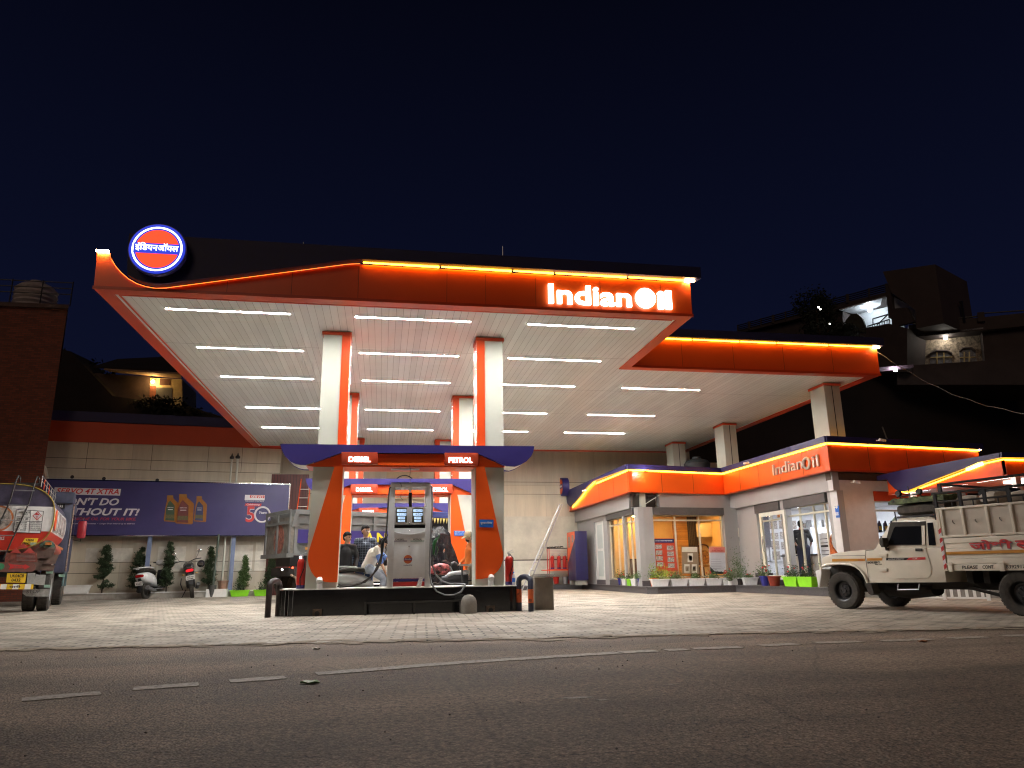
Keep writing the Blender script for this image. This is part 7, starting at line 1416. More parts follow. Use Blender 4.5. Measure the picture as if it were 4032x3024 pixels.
POSE = dict(hip=(0, 0, .93), chest=(0, 0, 1.26), neck=(0, .01, 1.44), head=(0, -.015, 1.595), sL=(.17, .01, 1.39), sR=(-.17, .01, 1.39), eL=(.235, .03, 1.12), eR=(-.235, .03, 1.12), wL=(.25, -.05, .88), wR=(-.25, -.05, .88),
            hL=(.09, 0, .90), hR=(-.09, 0, .90), kL=(.10, -.02, .49), kR=(-.10, -.02, .49), aL=(.11, .03, .09), aR=(-.11, .03, .09), face=(0, -1, 0))
def person(label, loc, rz, pose, top, bot, shoes, sleeve=1.0, scale=1.0, hair=1, skinm=None, pattern=None):
    P = {k: V(v) for k, v in {**POSE, **pose}.items()}; sk = skinm or skin
    t_ = thing('person', label, 'person', loc, rz); F = P['face'].normalized(); up = (P['head']-P['neck']).normalized(); side = F.cross(up).normalized(); F = up.cross(side).normalized(); hc = P['head']
    def hand(mb, e, w_, s_):
        d = (w_-e).normalized(); a = d.cross(V((0, 1, .001))).normalized(); b_ = a.cross(d).normalized()
        pc = w_+d*.05
        mb.obox(pc, d*.045, b_*.038, a*.013); mb.sph(w_, .027, 10, 0, 6)
        for k in range(4):
            o = w_+d*.09+b_*(-.028+.019*k); L = (.062, .072, .068, .052)[k]; c1 = o+d*L*.5; c2 = c1+(d*.75-a*.5*s_).normalized()*L*.5
            mb.tube([o, c1, c2], [.0105, .0095, .008], 7)
        o = w_+d*.03-b_*.036; mb.tube([o, o+d*.03-b_*.025, o+d*.06-b_*.03-a*.01*s_], [.012, .0105, .009], 7)
    def body(mb):
        cap(mb, P['hip'], P['chest'], .115, .12); cap(mb, P['chest'], P['neck'], .12, .06); cap(mb, P['neck'], hc-up*.07, .052, .050)
        for s_ in 'LR':
            cap(mb, P['s'+s_], P['e'+s_], .048, .038); cap(mb, P['e'+s_], P['w'+s_], .037, .025); hand(mb, P['e'+s_], P['w'+s_], 1 if s_ == 'L' else -1)
            cap(mb, P['h'+s_], P['k'+s_], .08, .055); cap(mb, P['k'+s_], P['a'+s_], .052, .036)
        cap(mb, P['sL'], P['sR'], .055, .055)
        for c_, r_ in ((hc+up*.02, .083), (hc+F*.015-up*.02, .074), (hc+F*.03-up*.062, .050), (hc-F*.02+up*.015, .084)): mb.sph(c_, r_, 16, 0, 12)
        mb.tube([hc+F*.078+up*.012, hc+F*.102-up*.022, hc+F*.085-up*.03], [.008, .014, .010], 8)
        mb.tube([hc+F*.076-up*.055-side*.02, hc+F*.081-up*.056, hc+F*.076-up*.055+side*.02], [.006, .008, .006], 6)
        for q in (-1, 1): mb.sph(hc+side*q*.083-up*.01, .021, 8, 0, 6)
    blob(body, 'body', sk, t_, .0095, 2)
    for q in (-1, 1): build(MB().sph(hc+F*.079+side*q*.031+up*.013, .0095, 8, 0, 6), 'eye', 'black', t_)
    mb = MB()
    for q in (-1, 1): mb.tube([hc+F*.083+side*q*.018+up*.033, hc+F*.080+side*q*.045+up*.033], .0045, 5)
    build(mb, 'eyebrow', hair_m, t_)
    if hair:
        def hr(mb):
            for c_, r_ in ((hc+up*.046-F*.020, .090), (hc+up*.018-F*.036, .086), (hc-F*.045-up*.02, .070), (hc+up*.072+F*.018, .052), (hc+up*.084+F*.05+side*.015, .036), (hc+up*.072+F*.045-side*.028, .032), (hc+up*.078+F*.03, .04)): mb.sph(c_, r_, 14, 0, 10)
        blob(hr, 'hair', hair_m, t_, .012, 2)
    def shirt(mb):
        cap(mb, P['hip']+V((0, 0, .01)), P['hip'].lerp(P['chest'], .5), .145, .135); cap(mb, P['hip'].lerp(P['chest'], .5), P['chest'], .135, .142); cap(mb, P['chest'], P['neck'].lerp(P['chest'], .25), .142, .085)
        cap(mb, P['sL'], P['sR'], .068, .068); cap(mb, P['sL'].lerp(P['hip'], .25), P['sR'].lerp(P['hip'], .25), .08, .08)
        for s_ in 'LR':
            m_ = P['s'+s_].lerp(P['e'+s_], min(1, sleeve*2)); cap(mb, P['s'+s_], m_, .064, .056)
            if sleeve > .5: cap(mb, P['e'+s_], P['e'+s_].lerp(P['w'+s_], (sleeve-.5)*2*.94), .052, .038)
    blob(shirt, 'shirt', top, t_, .012, 3)
    def pants(mb):
        cap(mb, P['hL'], P['hR'], .112, .112); cap(mb, P['hip'], P['hip']+V((0, 0, .04)), .12, .118)
        for s_ in 'LR': cap(mb, P['h'+s_], P['k'+s_], .10, .072); cap(mb, P['k'+s_], P['a'+s_], .070, .058)
    blob(pants, 'trousers', bot, t_, .013, 3)
    for s_ in 'LR':
        a = P['a'+s_]; fd = V((F.x, F.y, 0)).normalized(); build(MB().loft([(-.09, 0, 0, .03, .03), (-.05, 0, 0, .042, .045), (.06, 0, -.01, .048, .035), (.14, 0, -.02, .04, .022), (.165, 0, -.022, .02, .015)], 'x', 14, 2.6), 'shoe', shoes, t_).matrix_local = Matrix.Translation(V((a.x, a.y, max(a.z-.045, .045)))) @ Matrix.Rotation(math.atan2(fd.y, fd.x), 4, 'Z')
    t_.scale = (scale,)*3
    return t_, P, dict(hc=hc, F=F, up=up, side=side)
check = mat('check_shirt', (.05, .065, .10), .7, var=0); t, b = nodes_of(check); L = t.links.new
c = N(t, 'ShaderNodeTexCoord'); s_ = N(t, 'ShaderNodeSeparateXYZ'); L(c.outputs['Object'], s_.inputs[0]); fac = None
for ax, off in (('X', 0), ('Z', .02)):
    d = N(t, 'ShaderNodeMath', operation='DIVIDE'); d.inputs[1].default_value = .05; L(s_.outputs[ax], d.inputs[0]); f_ = N(t, 'ShaderNodeMath', operation='FRACT'); L(d.outputs[0], f_.inputs[0]); g = N(t, 'ShaderNodeMath', operation='LESS_THAN'); g.inputs[1].default_value = .16; L(f_.outputs[0], g.inputs[0])
    if fac is None: fac = g.outputs[0]
    else: a_ = N(t, 'ShaderNodeMath', operation='MAXIMUM'); L(fac, a_.inputs[0]); L(g.outputs[0], a_.inputs[1]); fac = a_.outputs[0]
x_ = N(t, 'ShaderNodeMix', data_type='RGBA'); x_.inputs[6].default_value = (.022, .03, .05, 1); x_.inputs[7].default_value = (.15, .18, .23, 1); L(fac, x_.inputs[0]); L(x_.outputs[2], b.inputs['Base Color'])
denim = mat('denim', (.05, .09, .19), .8, var=.25, vs=12); dark_tr = mat('dark_trousers', (.02, .02, .025), .8, var=.2); blackshirt = mat('black_shirt', (.022, .022, .024), .75, var=.3)
# two men talking, behind the island
person('man in a black shirt standing behind the silver scooter, looking right', (-.80, 17.35, 0), 0, dict(face=(.75, -.55, -.1), head=(.02, -.02, 1.60), wL=(.22, -.16, .90), eL=(.25, .02, 1.14), wR=(-.20, -.12, .88)), blackshirt, dark_tr, 'black', 1.0, 1.0)
tB, PB, hB = person('taller man in a dark checked shirt and glasses behind the scooter', (-.38, 17.55, 0), 0, dict(face=(.45, -.85, -.05), wR=(-.28, -.10, .90), wL=(.26, -.10, .92)), check, denim, 'black', 1.0, 1.10)
mb = MB()
for q in (-1, 1): c_ = hB['hc']+hB['F']*.094+hB['side']*q*.032+hB['up']*.010; mb.tube([c_+hB['side']*.022*math.cos(a)+hB['up']*.018*math.sin(a) for a in [2*PI*j/12 for j in range(12)]], .0028, 5, closed=True)
build(mb, 'glasses', 'steel', tB)
# rider bending forward over the scooter, facing right
white_tee = mat('white_shirt', (.66, .64, .56), .7, var=.12, vs=6); lightjean = mat('light_jeans', (.30, .34, .40), .8, var=.35, vs=9)
tR, PR, hR = person('man in a white shirt with blue sleeve panels bending forward on the silver scooter', (-.22, 16.78, .02), 0,
    dict(hip=(-.08, 0, .90), chest=(.04, 0, 1.19), neck=(.15, 0, 1.33), head=(.25, -.02, 1.42), face=(.75, -.1, -.75), sL=(.10, .17, 1.29), sR=(.10, -.17, 1.29), eL=(.28, .20, 1.12), wL=(.42, .15, 1.05), eR=(.20, -.22, 1.03), wR=(.30, -.20, .80), hL=(-.04, .10, .88), hR=(-.04, -.10, .88), kL=(.30, .16, .74), kR=(.28, -.20, .66), aL=(.28, .18, .36), aR=(.20, -.26, .26)), white_tee, lightjean, mat('shoe_grey', (.3, .3, .3), .6), .52, 1.0)
def bluep(mb):
    for s_ in 'LR': cap(mb, PR['s'+s_].lerp(PR['e'+s_], .55), PR['e'+s_].lerp(PR['w'+s_], .02), .066, .062)
blob(bluep, 'sleeve_panel', mat('sleeve_blue', (.10, .20, .50), .7, var=.1), tR, .012, 2)
# attendant in orange, cap and mask, facing left
tA, PA, hA = person('attendant in an orange shirt, beige cap and black mask beside the right pylon', (2.03, 17.3, 0), 0, dict(face=(-1, -.25, -.25), head=(-.05, -.02, 1.585), wL=(-.02, -.20, .98), eL=(.12, -.10, 1.14), sL=(.06, -.15, 1.39), sR=(-.02, .17, 1.39), eR=(-.05, .24, 1.14), wR=(-.22, .18, 1.0), hL=(.02, -.09, .9), hR=(0, .09, .9), kL=(.0, -.10, .49), kR=(0, .10, .49), aL=(.03, -.11, .09), aR=(.03, .11, .09)),
    mat('orange_shirt', (.62, .16, .02), .75, var=.15), mat('khaki', (.36, .30, .22), .8, var=.3, vs=8), 'black', .98, 1.0)
cm = mat('cap_beige', (.52, .42, .26), .8, var=.12)
def capf(mb):
    mb.sph(hA['hc']+hA['up']*.055, .096, 16, 0, 10); 
blob(capf, 'cap', cm, tA, .012, 2)
q = hA['hc']+hA['up']*.045; F_, S_ = hA['F'], hA['side']; build(MB().prism([q+F_*.07-S_*.07, q+F_*.15-S_*.05-hA['up']*.015, q+F_*.175-hA['up']*.022, q+F_*.15+S_*.05-hA['up']*.015, q+F_*.07+S_*.07], hA['up']*.006), 'cap_peak', cm, tA)
def mask(mb): mb.sph(hA['hc']+F_*.035-hA['up']*.045, .062, 14, 0, 10)
blob(mask, 'face_mask', 'black', tA, .01, 1)
# inside the shop
person('man in black with a red collar seen from behind at the shop door', (13.2, 21.85, .42), math.radians(-36), dict(face=(0, 1, -.3), wL=(.20, .22, 1.0), wR=(-.20, .22, 1.0), eL=(.25, .05, 1.12), eR=(-.25, .05, 1.12), aL=(.12, -.02, .09), aR=(-.12, -.02, .09)), blackshirt, mat('navy_trousers', (.018, .022, .05), .8, var=.2), 'black', .6, 1.06)
cl_ = bpy.data.objects['person.004'] if 'person.004' in bpy.data.objects else None
if cl_: build(MB().tube([(.062*math.cos(a), .01+.062*math.sin(a), 1.47) for a in [2*PI*j/16 for j in range(16)]], .016, 6, closed=True), 'collar', 'red', cl_)
hp_ = PX(*z6((1530, 790)), 13.9)
person('balding man in a white shirt sitting with head bowed at the side counter', (14.1, hp_.y, hp_.z-1.12), math.radians(-50), dict(hip=(0, 0, .5), chest=(0, -.08, .84), neck=(0, -.15, 1.0), head=(0, -.22, 1.10), face=(0, -.8, -.6), sL=(.17, -.12, .95), sR=(-.17, -.12, .95), eL=(.24, -.25, .75), eR=(-.24, -.25, .75), wL=(.10, -.42, .82), wR=(-.10, -.42, .82), hL=(.09, 0, .5), hR=(-.09, 0, .5), kL=(.12, -.4, .5), kR=(-.12, -.4, .5), aL=(.12, -.38, .1), aR=(-.12, -.38, .1)), mat('white_cotton', (.68, .68, .70), .7, var=.05), dark_tr, 'black', .9, 1.0, 0)
# ================================================================== kiosk at the right edge, white railing
ZK = 2.75
kx = PZ(*z7((350, 860)), ZK).x; kx2 = PZ(*z7((2010, 610)), ZK); kx = (kx+kx2.x)/2; YN_ = kx2.y
ks = thing('snack_kiosk', 'small lit kiosk with orange and blue winged roof behind the pickup', 'kiosk', (kx, YN_, 0))
k_ = lambda mb, nm, m, **k: build(mb, nm, m, ks, world=True, **k)
FX = lambda pts, x: [V((x, PX(*z7(p), kx).y, PX(*z7(p), kx).z)) for p in pts]
op = FX(((325, 672), (350, 860), (620, 835), (2010, 610), (1950, 365), (1650, 430), (1450, 520), (1000, 690), (720, 800), (600, 832), (520, 800), (450, 740), (400, 660)), kx)
op[3].y = YN_+.004; op[4].y = YN_+.004; op[3].z = ZK
k_(MB().prism(op, (.1, 0, 0)), 'fascia_panel', 'orange')
bp = FX(((245, 612), (250, 675), (385, 655), (430, 720), (500, 790), (570, 826), (620, 826), (720, 795), (1000, 680), (1450, 510), (1650, 425), (1950, 360), (1945, 290), (560, 535)), kx-.05)
k_(MB().prism(bp, (-.10, 0, 0)), 'top_band', 'blue_dark')
zt_ = PX(*z7((1945, 290)), kx).z; zy = PX(*z7((1950, 362)), kx).z
k_(MB().box(kx-.14, YN_-.1, zy, kx+7, YN_-.04, zt_), 'top_band', 'blue_dark'); k_(MB().box(kx, YN_, ZK, kx+7, YN_+.1, zy-.02), 'fascia_panel', 'orange')
mb = MB(); mb.tube([p+V((-.03, 0, -.02)) for p in FX(((430, 722), (500, 792), (570, 828), (650, 822), (1000, 690), (1450, 518), (1650, 432), (1950, 366)), kx)], .014, 6); k_(mb, 'led_rope', 'led'); k_(MB().tube([FX(((1440, 525),), kx-.03)[0], FX(((1660, 440),), kx-.03)[0]], .03, 6), 'led_strip', emat('led_hot', (1, .5, .08), 22))
k_(MB().box(kx, YN_-.03, zy-.06, kx+7, YN_-.005, zy-.02), 'led_strip', 'led')
YF_ = PX(*z7((350, 860)), kx).y
k_(MB().box(kx+.1, YN_+.1, ZK+.04, kx+6, YF_, ZK+.09), 'kiosk_soffit', mat('soffit_red', (.55, .16, .08), .4, var=.1)); k_(MB().box(kx-.02, YN_-.02, ZK-.02, kx+.2, YF_, ZK+.038), 'fascia_lip', 'orange_trim')
for k in range(3): k_(MB().box(kx+.3+.0*k, YN_+.3+1.3*k, ZK+.0, kx+.36, YN_+1.3+1.3*k, ZK+.035), 'tube_lamp', emat('kiosk_tube', (1, .93, .85), 9))
k_(MB().box(kx+1.2, YN_+.6, ZK-.01, kx+2.6, YN_+1.4, ZK+.03), 'ceiling_lamp', emat('kiosk_lamp', (1, .9, .8), 5))
for x, y in ((kx+.5, YF_-.3), (kx+.5, YN_+.3)): k_(MB().box(x, y, 0, x+.14, y+.14, ZK+.03), 'roof_post', 'white')
sb2 = k_(MB().box(kx+1.0, YN_+1.2, .15, kx+5, YN_+3.6, 2.0), 'counter_room', mat('kiosk_white', (.55, .50, .46), .5, var=.2))
for k in range(3):
    y0 = YN_+.9; x0 = kx+.85; f_ = build(MB().box(x0, YN_+.2+1.3*k, 1.95, x0+.04, YN_+1.2+1.3*k, 2.5), 'vent_panel', 'orange', ks, world=True); mb = MB()
    for j in range(3):
        for i in range(12): mb.box(x0-.008, YN_+.25+1.3*k+i*.075, 2.0+j*.08, x0-.001, YN_+.25+1.3*k+i*.075+.05, 2.0+j*.08+.055)
    build(mb, 'lattice', 'white', f_, world=True)
mb = MB()
for k in range(10): mb.box(kx+.98, YN_+1.3+k*.22, 1.4, kx+.995, YN_+1.45+k*.22, 1.4+random.uniform(.2, .4))
k_(mb, 'wall_poster', MATS['side_print']); k_(MB().box(kx+.6, YN_+.1, 0, kx+5.5, YF_, .14), 'kiosk_base', 'granite')
a, b_ = PZ(3463, 2360), PZ(3895, 2366); rl = thing('white_railing', 'low white railing with square balusters beyond the pickup wheels', 'railing', a); d = (b_-a); L_ = d.length; d.normalize()
build(MB().obox((a+b_)/2+V((0, 0, .06)), d*L_/2, V((-d.y, d.x, 0))*.02, (0, 0, .018)), 'lower_rail', 'white', rl, world=True); build(MB().obox((a+b_)/2+V((0, 0, .52)), d*L_/2, V((-d.y, d.x, 0))*.02, (0, 0, .018)), 'upper_rail', 'white', rl, world=True)
for k in range(15): p = a+d*(L_*(k+.3)/15); build(MB().obox(p+V((0, 0, .29)), d*.028, V((-d.y, d.x, 0))*.014, (0, 0, .212)), 'baluster', 'white', rl, world=True)
for p in (a+d*(L_*.28), a+d*(L_*.62), b_): build(MB().obox(p+V((0, 0, .28)), d*.035, V((-d.y, d.x, 0))*.035, (0, 0, .29)), 'post', 'white', rl, world=True)
st2 = thing('concrete_kerb_wall', 'low dark concrete wall behind the white railing', 'wall', a+V((0, .5, 0))); build(MB().obox((a+b_)/2+V((1, .9, .22)), d*(L_/2+1), V((-d.y, d.x, 0))*.08, (0, 0, .22)), 'wall_body', 'concrete', st2, world=True)
# cameras on the fascias, and an added spot lamp
def cctv(p, dx, lab):
    t_ = thing('cctv_camera', lab, 'camera', p, 0, 'small white cameras on the shop fascia'); build(MB().tube([(0, 0, 0), (dx*.05, -.05, 0), (dx*.10, -.10, -.01)], .02, 8), 'bracket', 'white', t_); build(MB().tube([(dx*.02, -.12, .01), (dx*.2, -.14, -.02)], [.045, .04], 12), 'camera_body', 'white', t_); return t_
cctv((13.9, 18.62, 4.28), 1, 'white camera on the blue band of the front shop face'); cctv((12.12, 22.9, 4.22), -1, 'white camera on the blue band above the shop name'); cctv((13.15, 18.95, 3.12), 1, 'white camera under the fascia by the shop corner')
cctv((8.25, 29.4, 3.98), -1, 'small lamp bracket on the blue band of the left wing')
sp_ = PY(*z3((1095, 345)), 24.2)
fl2 = thing('added_spot_lamp', 'small added lamp making the white spot on the corner fascia', 'lamp', (sp_.x, 24.22, 4.08)); build(MB().obox((0, 0, 0), (.075, 0, 0), (0, .012, 0), (0, 0, .036)), 'housing', 'orange', fl2); build(MB().obox((0, .015, -.004), (.07, 0, 0), (0, .002, 0), (0, 0, .03)), 'lens', emat('added_spot_lens', (1, .95, .95), 150), fl2); build(MB().tube([(0, 0, .02), (0, .1, .08)], .008, 5), 'bracket', 'black', fl2)  # lamp added only to put a bright spot on the fascia
# sagging cable to the right
a = V((XR2, YN, 6.75)); b_ = PY(4100, 1640, 14)
single(MB().tube([a.lerp(b_, k/20)-V((0, 0, .35*math.sin(PI*k/20)))+V((0, 0, .02*math.sin(k*1.7))) for k in range(21)], .008, 5), 'overhead_cable', mat('cable', (.16, .145, .14), .6), 'pale cable sagging from the canopy corner to the right edge', 'cable')
# ================================================================== far left: brick building with tank; lit house on the slope
brick = mat('red_brick', (.20, .055, .028), .85, var=0); t, b = nodes_of(brick); c = N(t, 'ShaderNodeTexCoord'); mp_ = N(t, 'ShaderNodeMapping'); mp_.inputs['Rotation'].default_value = (PI/2, 0, 0); br = N(t, 'ShaderNodeTexBrick'); br.inputs['Scale'].default_value = 1; br.inputs['Brick Width'].default_value = .22; br.inputs['Row Height'].default_value = .075; br.inputs['Mortar Size'].default_value = .008
br.inputs['Color1'].default_value = (.24, .06, .03, 1); br.inputs['Color2'].default_value = (.14, .04, .022, 1); br.inputs['Mortar'].default_value = (.09, .05, .035, 1); t.links.new(c.outputs['Object'], mp_.inputs[0]); t.links.new(mp_.outputs[0], br.inputs['Vector']); t.links.new(br.outputs[0], b.inputs['Base Color'])
bk = thing('brick_building', 'dark red brick building rising at the far left behind the tanker', 'building', (-15, 29.5, 0))
tr_ = PY(265, 1217, 30.0); build(MB().prism([(-26, 30.0, 0), (tr_.x, 30.0, 0), (tr_.x, 30.0, tr_.z), (-26, 30.0, tr_.z+.1)], (-3.6, 8, 0)), 'wall', brick, bk, world=True); build(MB().prism([(-26, 29.85, tr_.z-.02), (tr_.x+.1, 29.85, tr_.z-.02), (tr_.x-3.3, 38, tr_.z-.02), (-26, 38, tr_.z-.02)], (0, 0, .16)), 'parapet', mat('parapet', (.10, .06, .05), .8, var=.3), bk, world=True)
mb = MB()
for k in range(8): x = tr_.x+.1-k*1.1; mb.tube([(x, 29.95, tr_.z+.1), (x, 29.95, tr_.z+1.15)], .025, 5)
for z in (.6, .85, 1.1): mb.tube([(-25, 29.95, tr_.z+z), (tr_.x+.1, 29.95, tr_.z+z)], .022, 5)
build(mb, 'roof_railing', 'dark_metal', bk, world=True)
wt = PY(145, 1140, 31.5); single(MB().lathe([(.78, 0), (.80, .1), (.74, .2), (.80, .3), (.74, .4), (.80, .5), (.74, .6), (.80, .7), (.74, .8), (.80, .9), (.74, 1.0), (.80, 1.1), (.6, 1.3), (.3, 1.42), (.3, 1.5), (.02, 1.52)], (wt.x, 31.5, tr_.z+.14), 28), 'water_tank', mat('tank_white_plastic', (.50, .45, .42), .6, var=.2), 'pale ribbed water tank on the roof of the brick building', 'water tank')
hillm = mat('night_hillside', (.018, .012, .010), .95, var=.5, vs=.4)
def hill(nm, prof, y0, y1, m=hillm):
    n = len(prof); mb = MB(); R_ = []
    R_.append([(x, y0, 0) for x, z in prof]); R_.append([(x, y0+.5, z*.55) for x, z in prof]); R_.append([(x, (y0+y1)/2+random.uniform(-1, 1), z+random.uniform(-.2, .2)) for x, z in prof]); R_.append([(x, y1, z*1.02) for x, z in prof]); R_.append([(x, y1+4, 0) for x, z in prof])
    vs = [p for r_ in R_ for p in r_]; fs = [(i*n+j, i*n+j+1, (i+1)*n+j+1, (i+1)*n+j) for i in range(len(R_)-1) for j in range(n-1)]; mb.add(vs, fs); struct(mb, nm, m)
hill('hillside', [(-60, 9), (-34, 11), (-26, 13.5), (-22, 14.8), (-19, 14.2), (-16, 11.2), (-12, 10.8), (-8, 9.5), (-2, 8), (6, 6), (12, 4), (18, 3)], 42, 50)
hill('hillside', [(16, 3), (19, 10), (22, 13.6), (26, 14.2), (32, 14.2), (38, 13.6), (46, 13.2), (60, 14), (90, 12)], 41, 48)
H_ = lambda p, y=47: PY(*zb(p), y)
hs = thing('lit_house', 'small house on the left slope with one warm lamp over its lit wall', 'house', (-13.5, 48, 8)); hp = lambda mb, nm, m, **k: build(mb, nm, m, hs, world=True, **k)
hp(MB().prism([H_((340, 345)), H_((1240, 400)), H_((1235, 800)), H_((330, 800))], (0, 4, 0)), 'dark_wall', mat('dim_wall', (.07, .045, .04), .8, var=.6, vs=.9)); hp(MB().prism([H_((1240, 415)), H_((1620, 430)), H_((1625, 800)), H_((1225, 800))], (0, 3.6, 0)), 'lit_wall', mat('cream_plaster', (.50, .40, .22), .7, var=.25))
ev = [H_((690, 322), 45.4), H_((1600, 372), 45.4), H_((1610, 425), 47), H_((880, 362), 47)]; hp(MB().prism(ev, (0, 0, .1)), 'eave', mat('eave_board', (.35, .22, .13), .8, var=.3)); hp(MB().prism([H_((560, 300), 46), H_((1640, 355), 46), H_((1500, 180), 52), H_((850, 210), 52)], (0, 0, .12)), 'roof', hillm)
hp(MB().prism([H_((1355, 425), 46.97), H_((1478, 430), 46.97), H_((1480, 502), 46.97), H_((1352, 500), 46.97)], (0, .05, 0)), 'shutter', mat('dark_red_wood', (.06, .02, .015), .6)); hp(MB().prism([H_((1315, 528), 46.97), H_((1500, 532), 46.97), H_((1498, 700), 46.97), H_((1300, 700), 46.97)], (0, .05, 0)), 'window', mat('grey_window', (.08, .08, .085), .4))
hp(MB().prism([H_((1240, 510), 46.95), H_((1312, 512), 46.95), H_((1300, 700), 46.95), H_((1228, 700), 46.95)], (0, .06, 0)), 'brick_pier', brick); q = H_((1272, 460), 46.6); hp(MB().sph(q, .10, 10, 0, 6), 'bulb', emat('warm_bulb', (1, .62, .22), 90)); hp(MB().tube([q, q+V((.15, .2, .3))], .02, 5), 'lamp_arm', 'dark_metal')
def bush(nm, c_, r_, n, lab, cat, lm='leaf_dark', trunk=True, sz=.3, group=None):
    t_ = thing(nm, lab, cat, c_, 0, group); cl = [(random.gauss(0, .45)*r_[0], random.gauss(0, .4)*r_[1], r_[2]*(1+random.uniform(-.75, .8)), random.uniform(.25, .5)) for _ in range(26)]
    def fn():
        a = random.choice(cl); q = a[3]; return (a[0]+random.gauss(0, q*r_[0]*.5), a[1]+random.gauss(0, q*r_[1]*.5), a[2]+random.gauss(0, q*r_[2]*.5))
    build(MB().leaves(n, fn, sz, asp=.5), 'crown', lm, t_, noshade=True)
    if trunk: build(MB().tube([(0, 0, -1), (.05, 0, r_[2]*.6), (0, 0, r_[2]*1.6)], [.18, .12, .03], 8), 'trunk', 'bark', t_)
dk_ = mat('night_leaf', (.014, .018, .010), .8, var=.5, vs=4)
q = H_((400, 340), 50); bush('tree', (q.x, 50, q.z-2.2), (3.2, 1.5, 1.5), 2600, 'dark rounded tree on the left slope beside the brick building', 'tree', dk_); q = H_((1420, 760), 45.8); bush('shrub', (q.x, 45.8, q.z-.6), (1.7, .6, .6), 1500, 'dark shrub in front of the lit house wall', 'shrub', dk_, False, .22)
# ================================================================== right slope: two houses, tree
def plane_fn(nx, ny, px, Y): n = V((nx, ny, 0)).normalized(); p0 = PY(*za(px), Y); d = n.dot(p0); return (lambda p, o=0: PP(*za(p), n, d)+n*o), n
G1, n1 = plane_fn(.88, .47, (1165, 140), 42); back = n1*6
h1 = thing('upper_house', 'upper hillside house with slatted roof parapet, lit porch and tower block', 'house', G1((900, 500))); u_ = lambda mb, nm, m, **k: build(mb, nm, m, h1, world=True, **k)
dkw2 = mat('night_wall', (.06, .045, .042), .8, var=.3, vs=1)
u_(MB().prism([G1((45, 505)), G1((1185, 225)), G1((1175, 190)), G1((45, 480))], back), 'roof_slab', dkw2); u_(MB().prism([G1((50, 510), .4), G1((820, 330), .4), G1((820, 620), .4), G1((50, 620), .4)], back), 'wall', dkw2)
mb = MB()
for k in range(4):
    o = k*.25; a, b_ = G1((48, 445)), G1((1170, 135)); a2, b2 = G1((48, 492)), G1((1172, 185)); f_ = k/3.4; mb.tube([a.lerp(a2, f_), b_.lerp(b2, f_)], .05, 5)
u_(mb, 'parapet_rail', 'dark_metal')
for f_ in (0, .09, .18, .27, .36, .47, .56, .66, .77, .9, 1): a, a2 = G1((48, 440)).lerp(G1((1170, 128)), f_), G1((48, 500)).lerp(G1((1172, 195)), f_); u_(MB().tube([a, a2], .13 if int(f_*100) % 2 else .07, 6), 'parapet_post', dkw2)
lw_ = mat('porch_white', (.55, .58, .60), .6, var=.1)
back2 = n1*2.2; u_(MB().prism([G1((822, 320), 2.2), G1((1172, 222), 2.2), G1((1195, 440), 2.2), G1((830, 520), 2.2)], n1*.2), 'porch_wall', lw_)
a = [G1((815, 330)), G1((1168, 228)), G1((1168, 222), 2.2), G1((822, 318), 2.2)]; u_(MB().prism(a, (0, 0, .08)), 'porch_ceiling', lw_)
q = G1((992, 300), 1.0); u_(MB().sph(q+V((0, 0, -.05)), .14, 10, 0, 6), 'porch_lamp', emat('porch_bulb', (.85, .93, 1), 75)); u_(MB().prism([G1((1168, 135), -.05), G1((1200, 128), -.05), G1((1225, 385), -.05), G1((1190, 390), -.05)], n1*.4), 'porch_pillar', dkw2)
u_(MB().prism([G1((1150, 40), -.1), G1((1545, -15), -.1), G1((1612, 430), -.1), G1((1400, 470), -.1), G1((1395, 330), -.1), G1((1330, 280), -.1), G1((1215, 200), -.1)], n1*5), 'tower_block', mat('tower_wall', (.075, .055, .05), .8, var=.2, vs=.8))
u_(MB().prism([G1((1195, 215), .5), G1((1400, 320), .5), G1((1405, 430), .5), G1((1225, 400), .5)], n1*.2), 'stair_wall', lw_); u_(MB().prism([G1((1215, 320), -.1), G1((1330, 310), -.1), G1((1385, 420), -.1), G1((1220, 460), -.1)], n1*.3), 'stair_side', dkw2)
mb = MB()
for f_ in [k/9 for k in range(10)]: mb.tube([G1((1030, 450)).lerp(G1((1195, 398)), f_), G1((1030, 490)).lerp(G1((1195, 440)), f_)], .03, 4)
mb.tube([G1((1030, 450)), G1((1195, 398))], .05, 5); mb.tube([G1((1068, 395)), G1((1190, 358))], .05, 5); mb.tube([G1((1068, 395)), G1((1070, 440))], .04, 5); mb.tube([G1((1100, 440)), G1((1180, 365))], .04, 5); u_(mb, 'balcony_railing', 'black')
u_(MB().prism([G1((860, 500), -.3), G1((880, 410), -.3), G1((920, 365), -.3), G1((965, 360), -.3), G1((1005, 395), -.3), G1((1028, 460), -.3), G1((1030, 500), -.3)], n1*.2), 'arched_panel', mat('arch_dark', (.05, .05, .03), .7, var=.6, vs=3)); u_(MB().prism([G1((840, 500), -.2), G1((1200, 435), -.2), G1((1340, 470), -.2), G1((1340, 800), -.2), G1((840, 800), -.2)], n1*4), 'lower_wall', dkw2)
q = PY(*za((650, 420)), 38); bush('tree', (q.x, 38, q.z-1.9), (1.25, .8, 2.1), 5200, 'tall dark tree in front of the upper hillside house', 'tree', dk_, True, .2)
q = PY(*za((820, 450)), 37); bush('tree', (q.x, 37, q.z-1.5), (1.3, .7, .8), 2600, 'lower dark tree beside the lit porch on the slope', 'tree', dk_, True, .18)
G2, n2 = plane_fn(.54, .84, (1800, 480), 40)
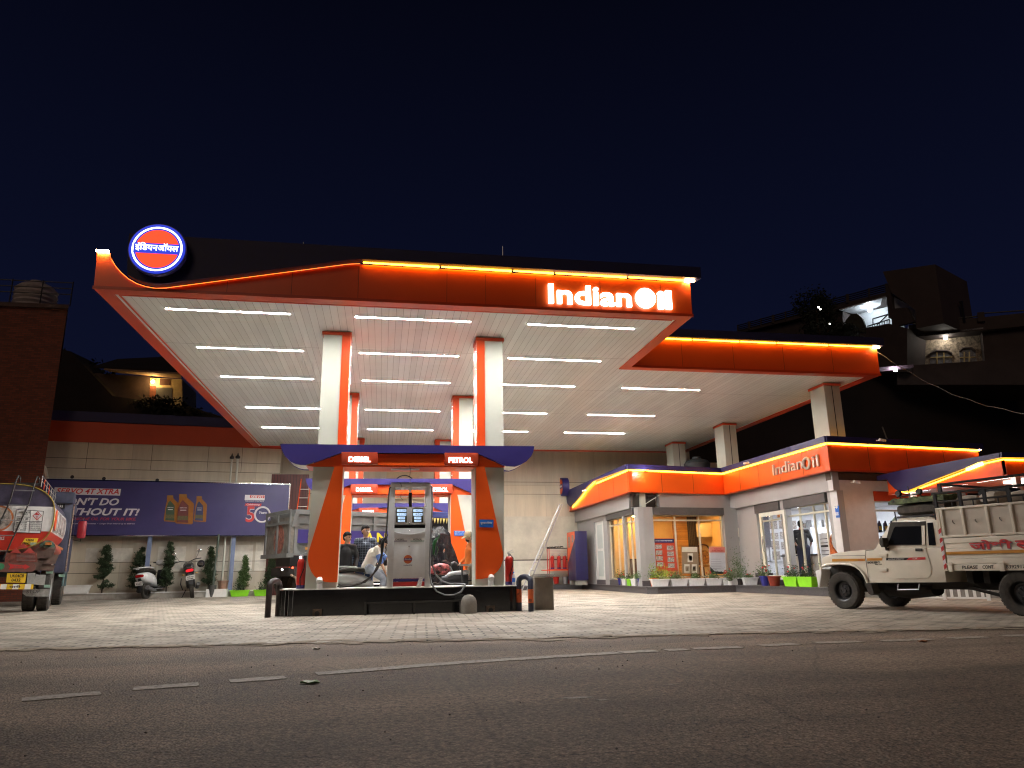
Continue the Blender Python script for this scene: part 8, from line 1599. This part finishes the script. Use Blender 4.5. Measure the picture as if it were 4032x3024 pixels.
h2 = thing('lower_house', 'lower hillside house with lit patterned wall, two arched windows and roof railing', 'house', G2((1800, 760))); v_ = lambda mb, nm, m, **k: build(mb, nm, m, h2, world=True, **k)
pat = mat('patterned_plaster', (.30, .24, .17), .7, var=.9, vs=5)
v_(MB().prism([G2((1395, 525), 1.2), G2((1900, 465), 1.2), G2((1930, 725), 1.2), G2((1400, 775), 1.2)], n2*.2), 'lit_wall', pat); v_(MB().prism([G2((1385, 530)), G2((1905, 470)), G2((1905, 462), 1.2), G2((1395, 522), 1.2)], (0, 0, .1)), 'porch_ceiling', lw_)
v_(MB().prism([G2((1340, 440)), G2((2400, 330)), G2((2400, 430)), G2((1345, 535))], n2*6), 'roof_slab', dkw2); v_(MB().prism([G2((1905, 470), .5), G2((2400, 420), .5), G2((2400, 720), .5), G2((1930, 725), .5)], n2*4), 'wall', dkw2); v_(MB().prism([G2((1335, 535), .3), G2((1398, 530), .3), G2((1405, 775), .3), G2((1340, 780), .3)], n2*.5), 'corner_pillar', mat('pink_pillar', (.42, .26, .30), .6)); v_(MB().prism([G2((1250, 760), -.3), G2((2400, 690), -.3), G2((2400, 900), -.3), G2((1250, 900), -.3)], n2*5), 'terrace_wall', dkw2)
q = G2((1628, 520), .6); v_(MB().sph(q, .12, 10, 0, 6), 'porch_lamp', emat('porch_bulb2', (1, .93, .82), 42))
for P_ in (((1520, 625), (1560, 605), (1650, 604), (1688, 628), (1690, 755), (1515, 760)), ((1745, 610), (1770, 585), (1835, 580), (1868, 610), (1890, 735), (1750, 745))):
    w_ = v_(MB().prism([G2(p, 1.16) for p in P_], n2*.04), 'window', mat('night_window', (.10, .11, .13), .3, var=.7, vs=7)); mb = MB(); x0, x1 = P_[0][0], P_[3][0]
    for f_ in (.3, .62): mb.tube([G2((x0+(x1-x0)*f_, 610), 1.13), G2((x0+(x1-x0)*f_, 750), 1.13)], .05, 5)
    mb.tube([G2((x0, 655), 1.13), G2((x1, 650), 1.13)], .05, 5); build(mb, 'window_frame', mat('frame_ochre', (.32, .24, .10), .6), w_, world=True); build(MB().tube([G2(p, 1.1) for p in (P_[0], P_[1], P_[2], P_[3])], .08, 6), 'window_hood', dkw2, w_, world=True)
mb = MB(); mb.tube([G2((1390, 432)), G2((1870, 372))], .05, 5); mb.tube([G2((1905, 352)), G2((2300, 325))], .05, 5)
for k in range(24): f_ = k/23; mb.tube([G2((1390, 432)).lerp(G2((1870, 372)), f_), G2((1390, 470)).lerp(G2((1870, 410)), f_)], .02, 4)
v_(mb, 'roof_railing', 'dark_metal')
v_(MB().tube([G2((1890, 420)), G2((1885, 350))], .28, 4), 'roof_pillar', dkw2); v_(MB().tube([G2((1760, 425)), G2((1745, 300)), G2((1735, 265))], [.09, .07, .12], 6), 'antenna_pole', 'black')
q = PY(*za((1240, 782)), 36); lm = thing('yard_lamp', 'bright white yard lamp under a pinkish corrugated strip on the right slope', 'lamp', q); build(MB().sph((0, 0, 0), .09, 10, 0, 6), 'bulb', emat('yard_bulb', (.95, .95, 1), 130), lm); build(MB().obox((-.3, .3, .15), (1.6, 0, .18), (0, .2, 0), (0, 0, .08)), 'corrugated_strip', mat('strip_pink', (.22, .15, .19), .5, var=.3), lm)
for px_, s_, lab in (((657, 306), .05, 'tiny white light among the dark trees on the slope, upper one'), ((672, 321), .045, 'tiny white light among the dark trees on the slope, just below the upper one'), ((743, 433), .04, 'tiny white light low in the dark trees on the slope')):
    single(MB().sph(PY(*za(px_), 36.2), s_, 8, 0, 5), 'distant_lamp', emat('distant', (1, .95, .85), 9), lab, 'lamp', 'tiny lights on the right slope')
single(MB().tube([PY(*(2700+x/1.6607, 1000+y/1.6607), 26) for x, y in ((1285, 1130), (1322, 1225))], .03, 5), 'roof_pole', 'concrete', 'short leaning pole rising behind the shop roof', 'pole')
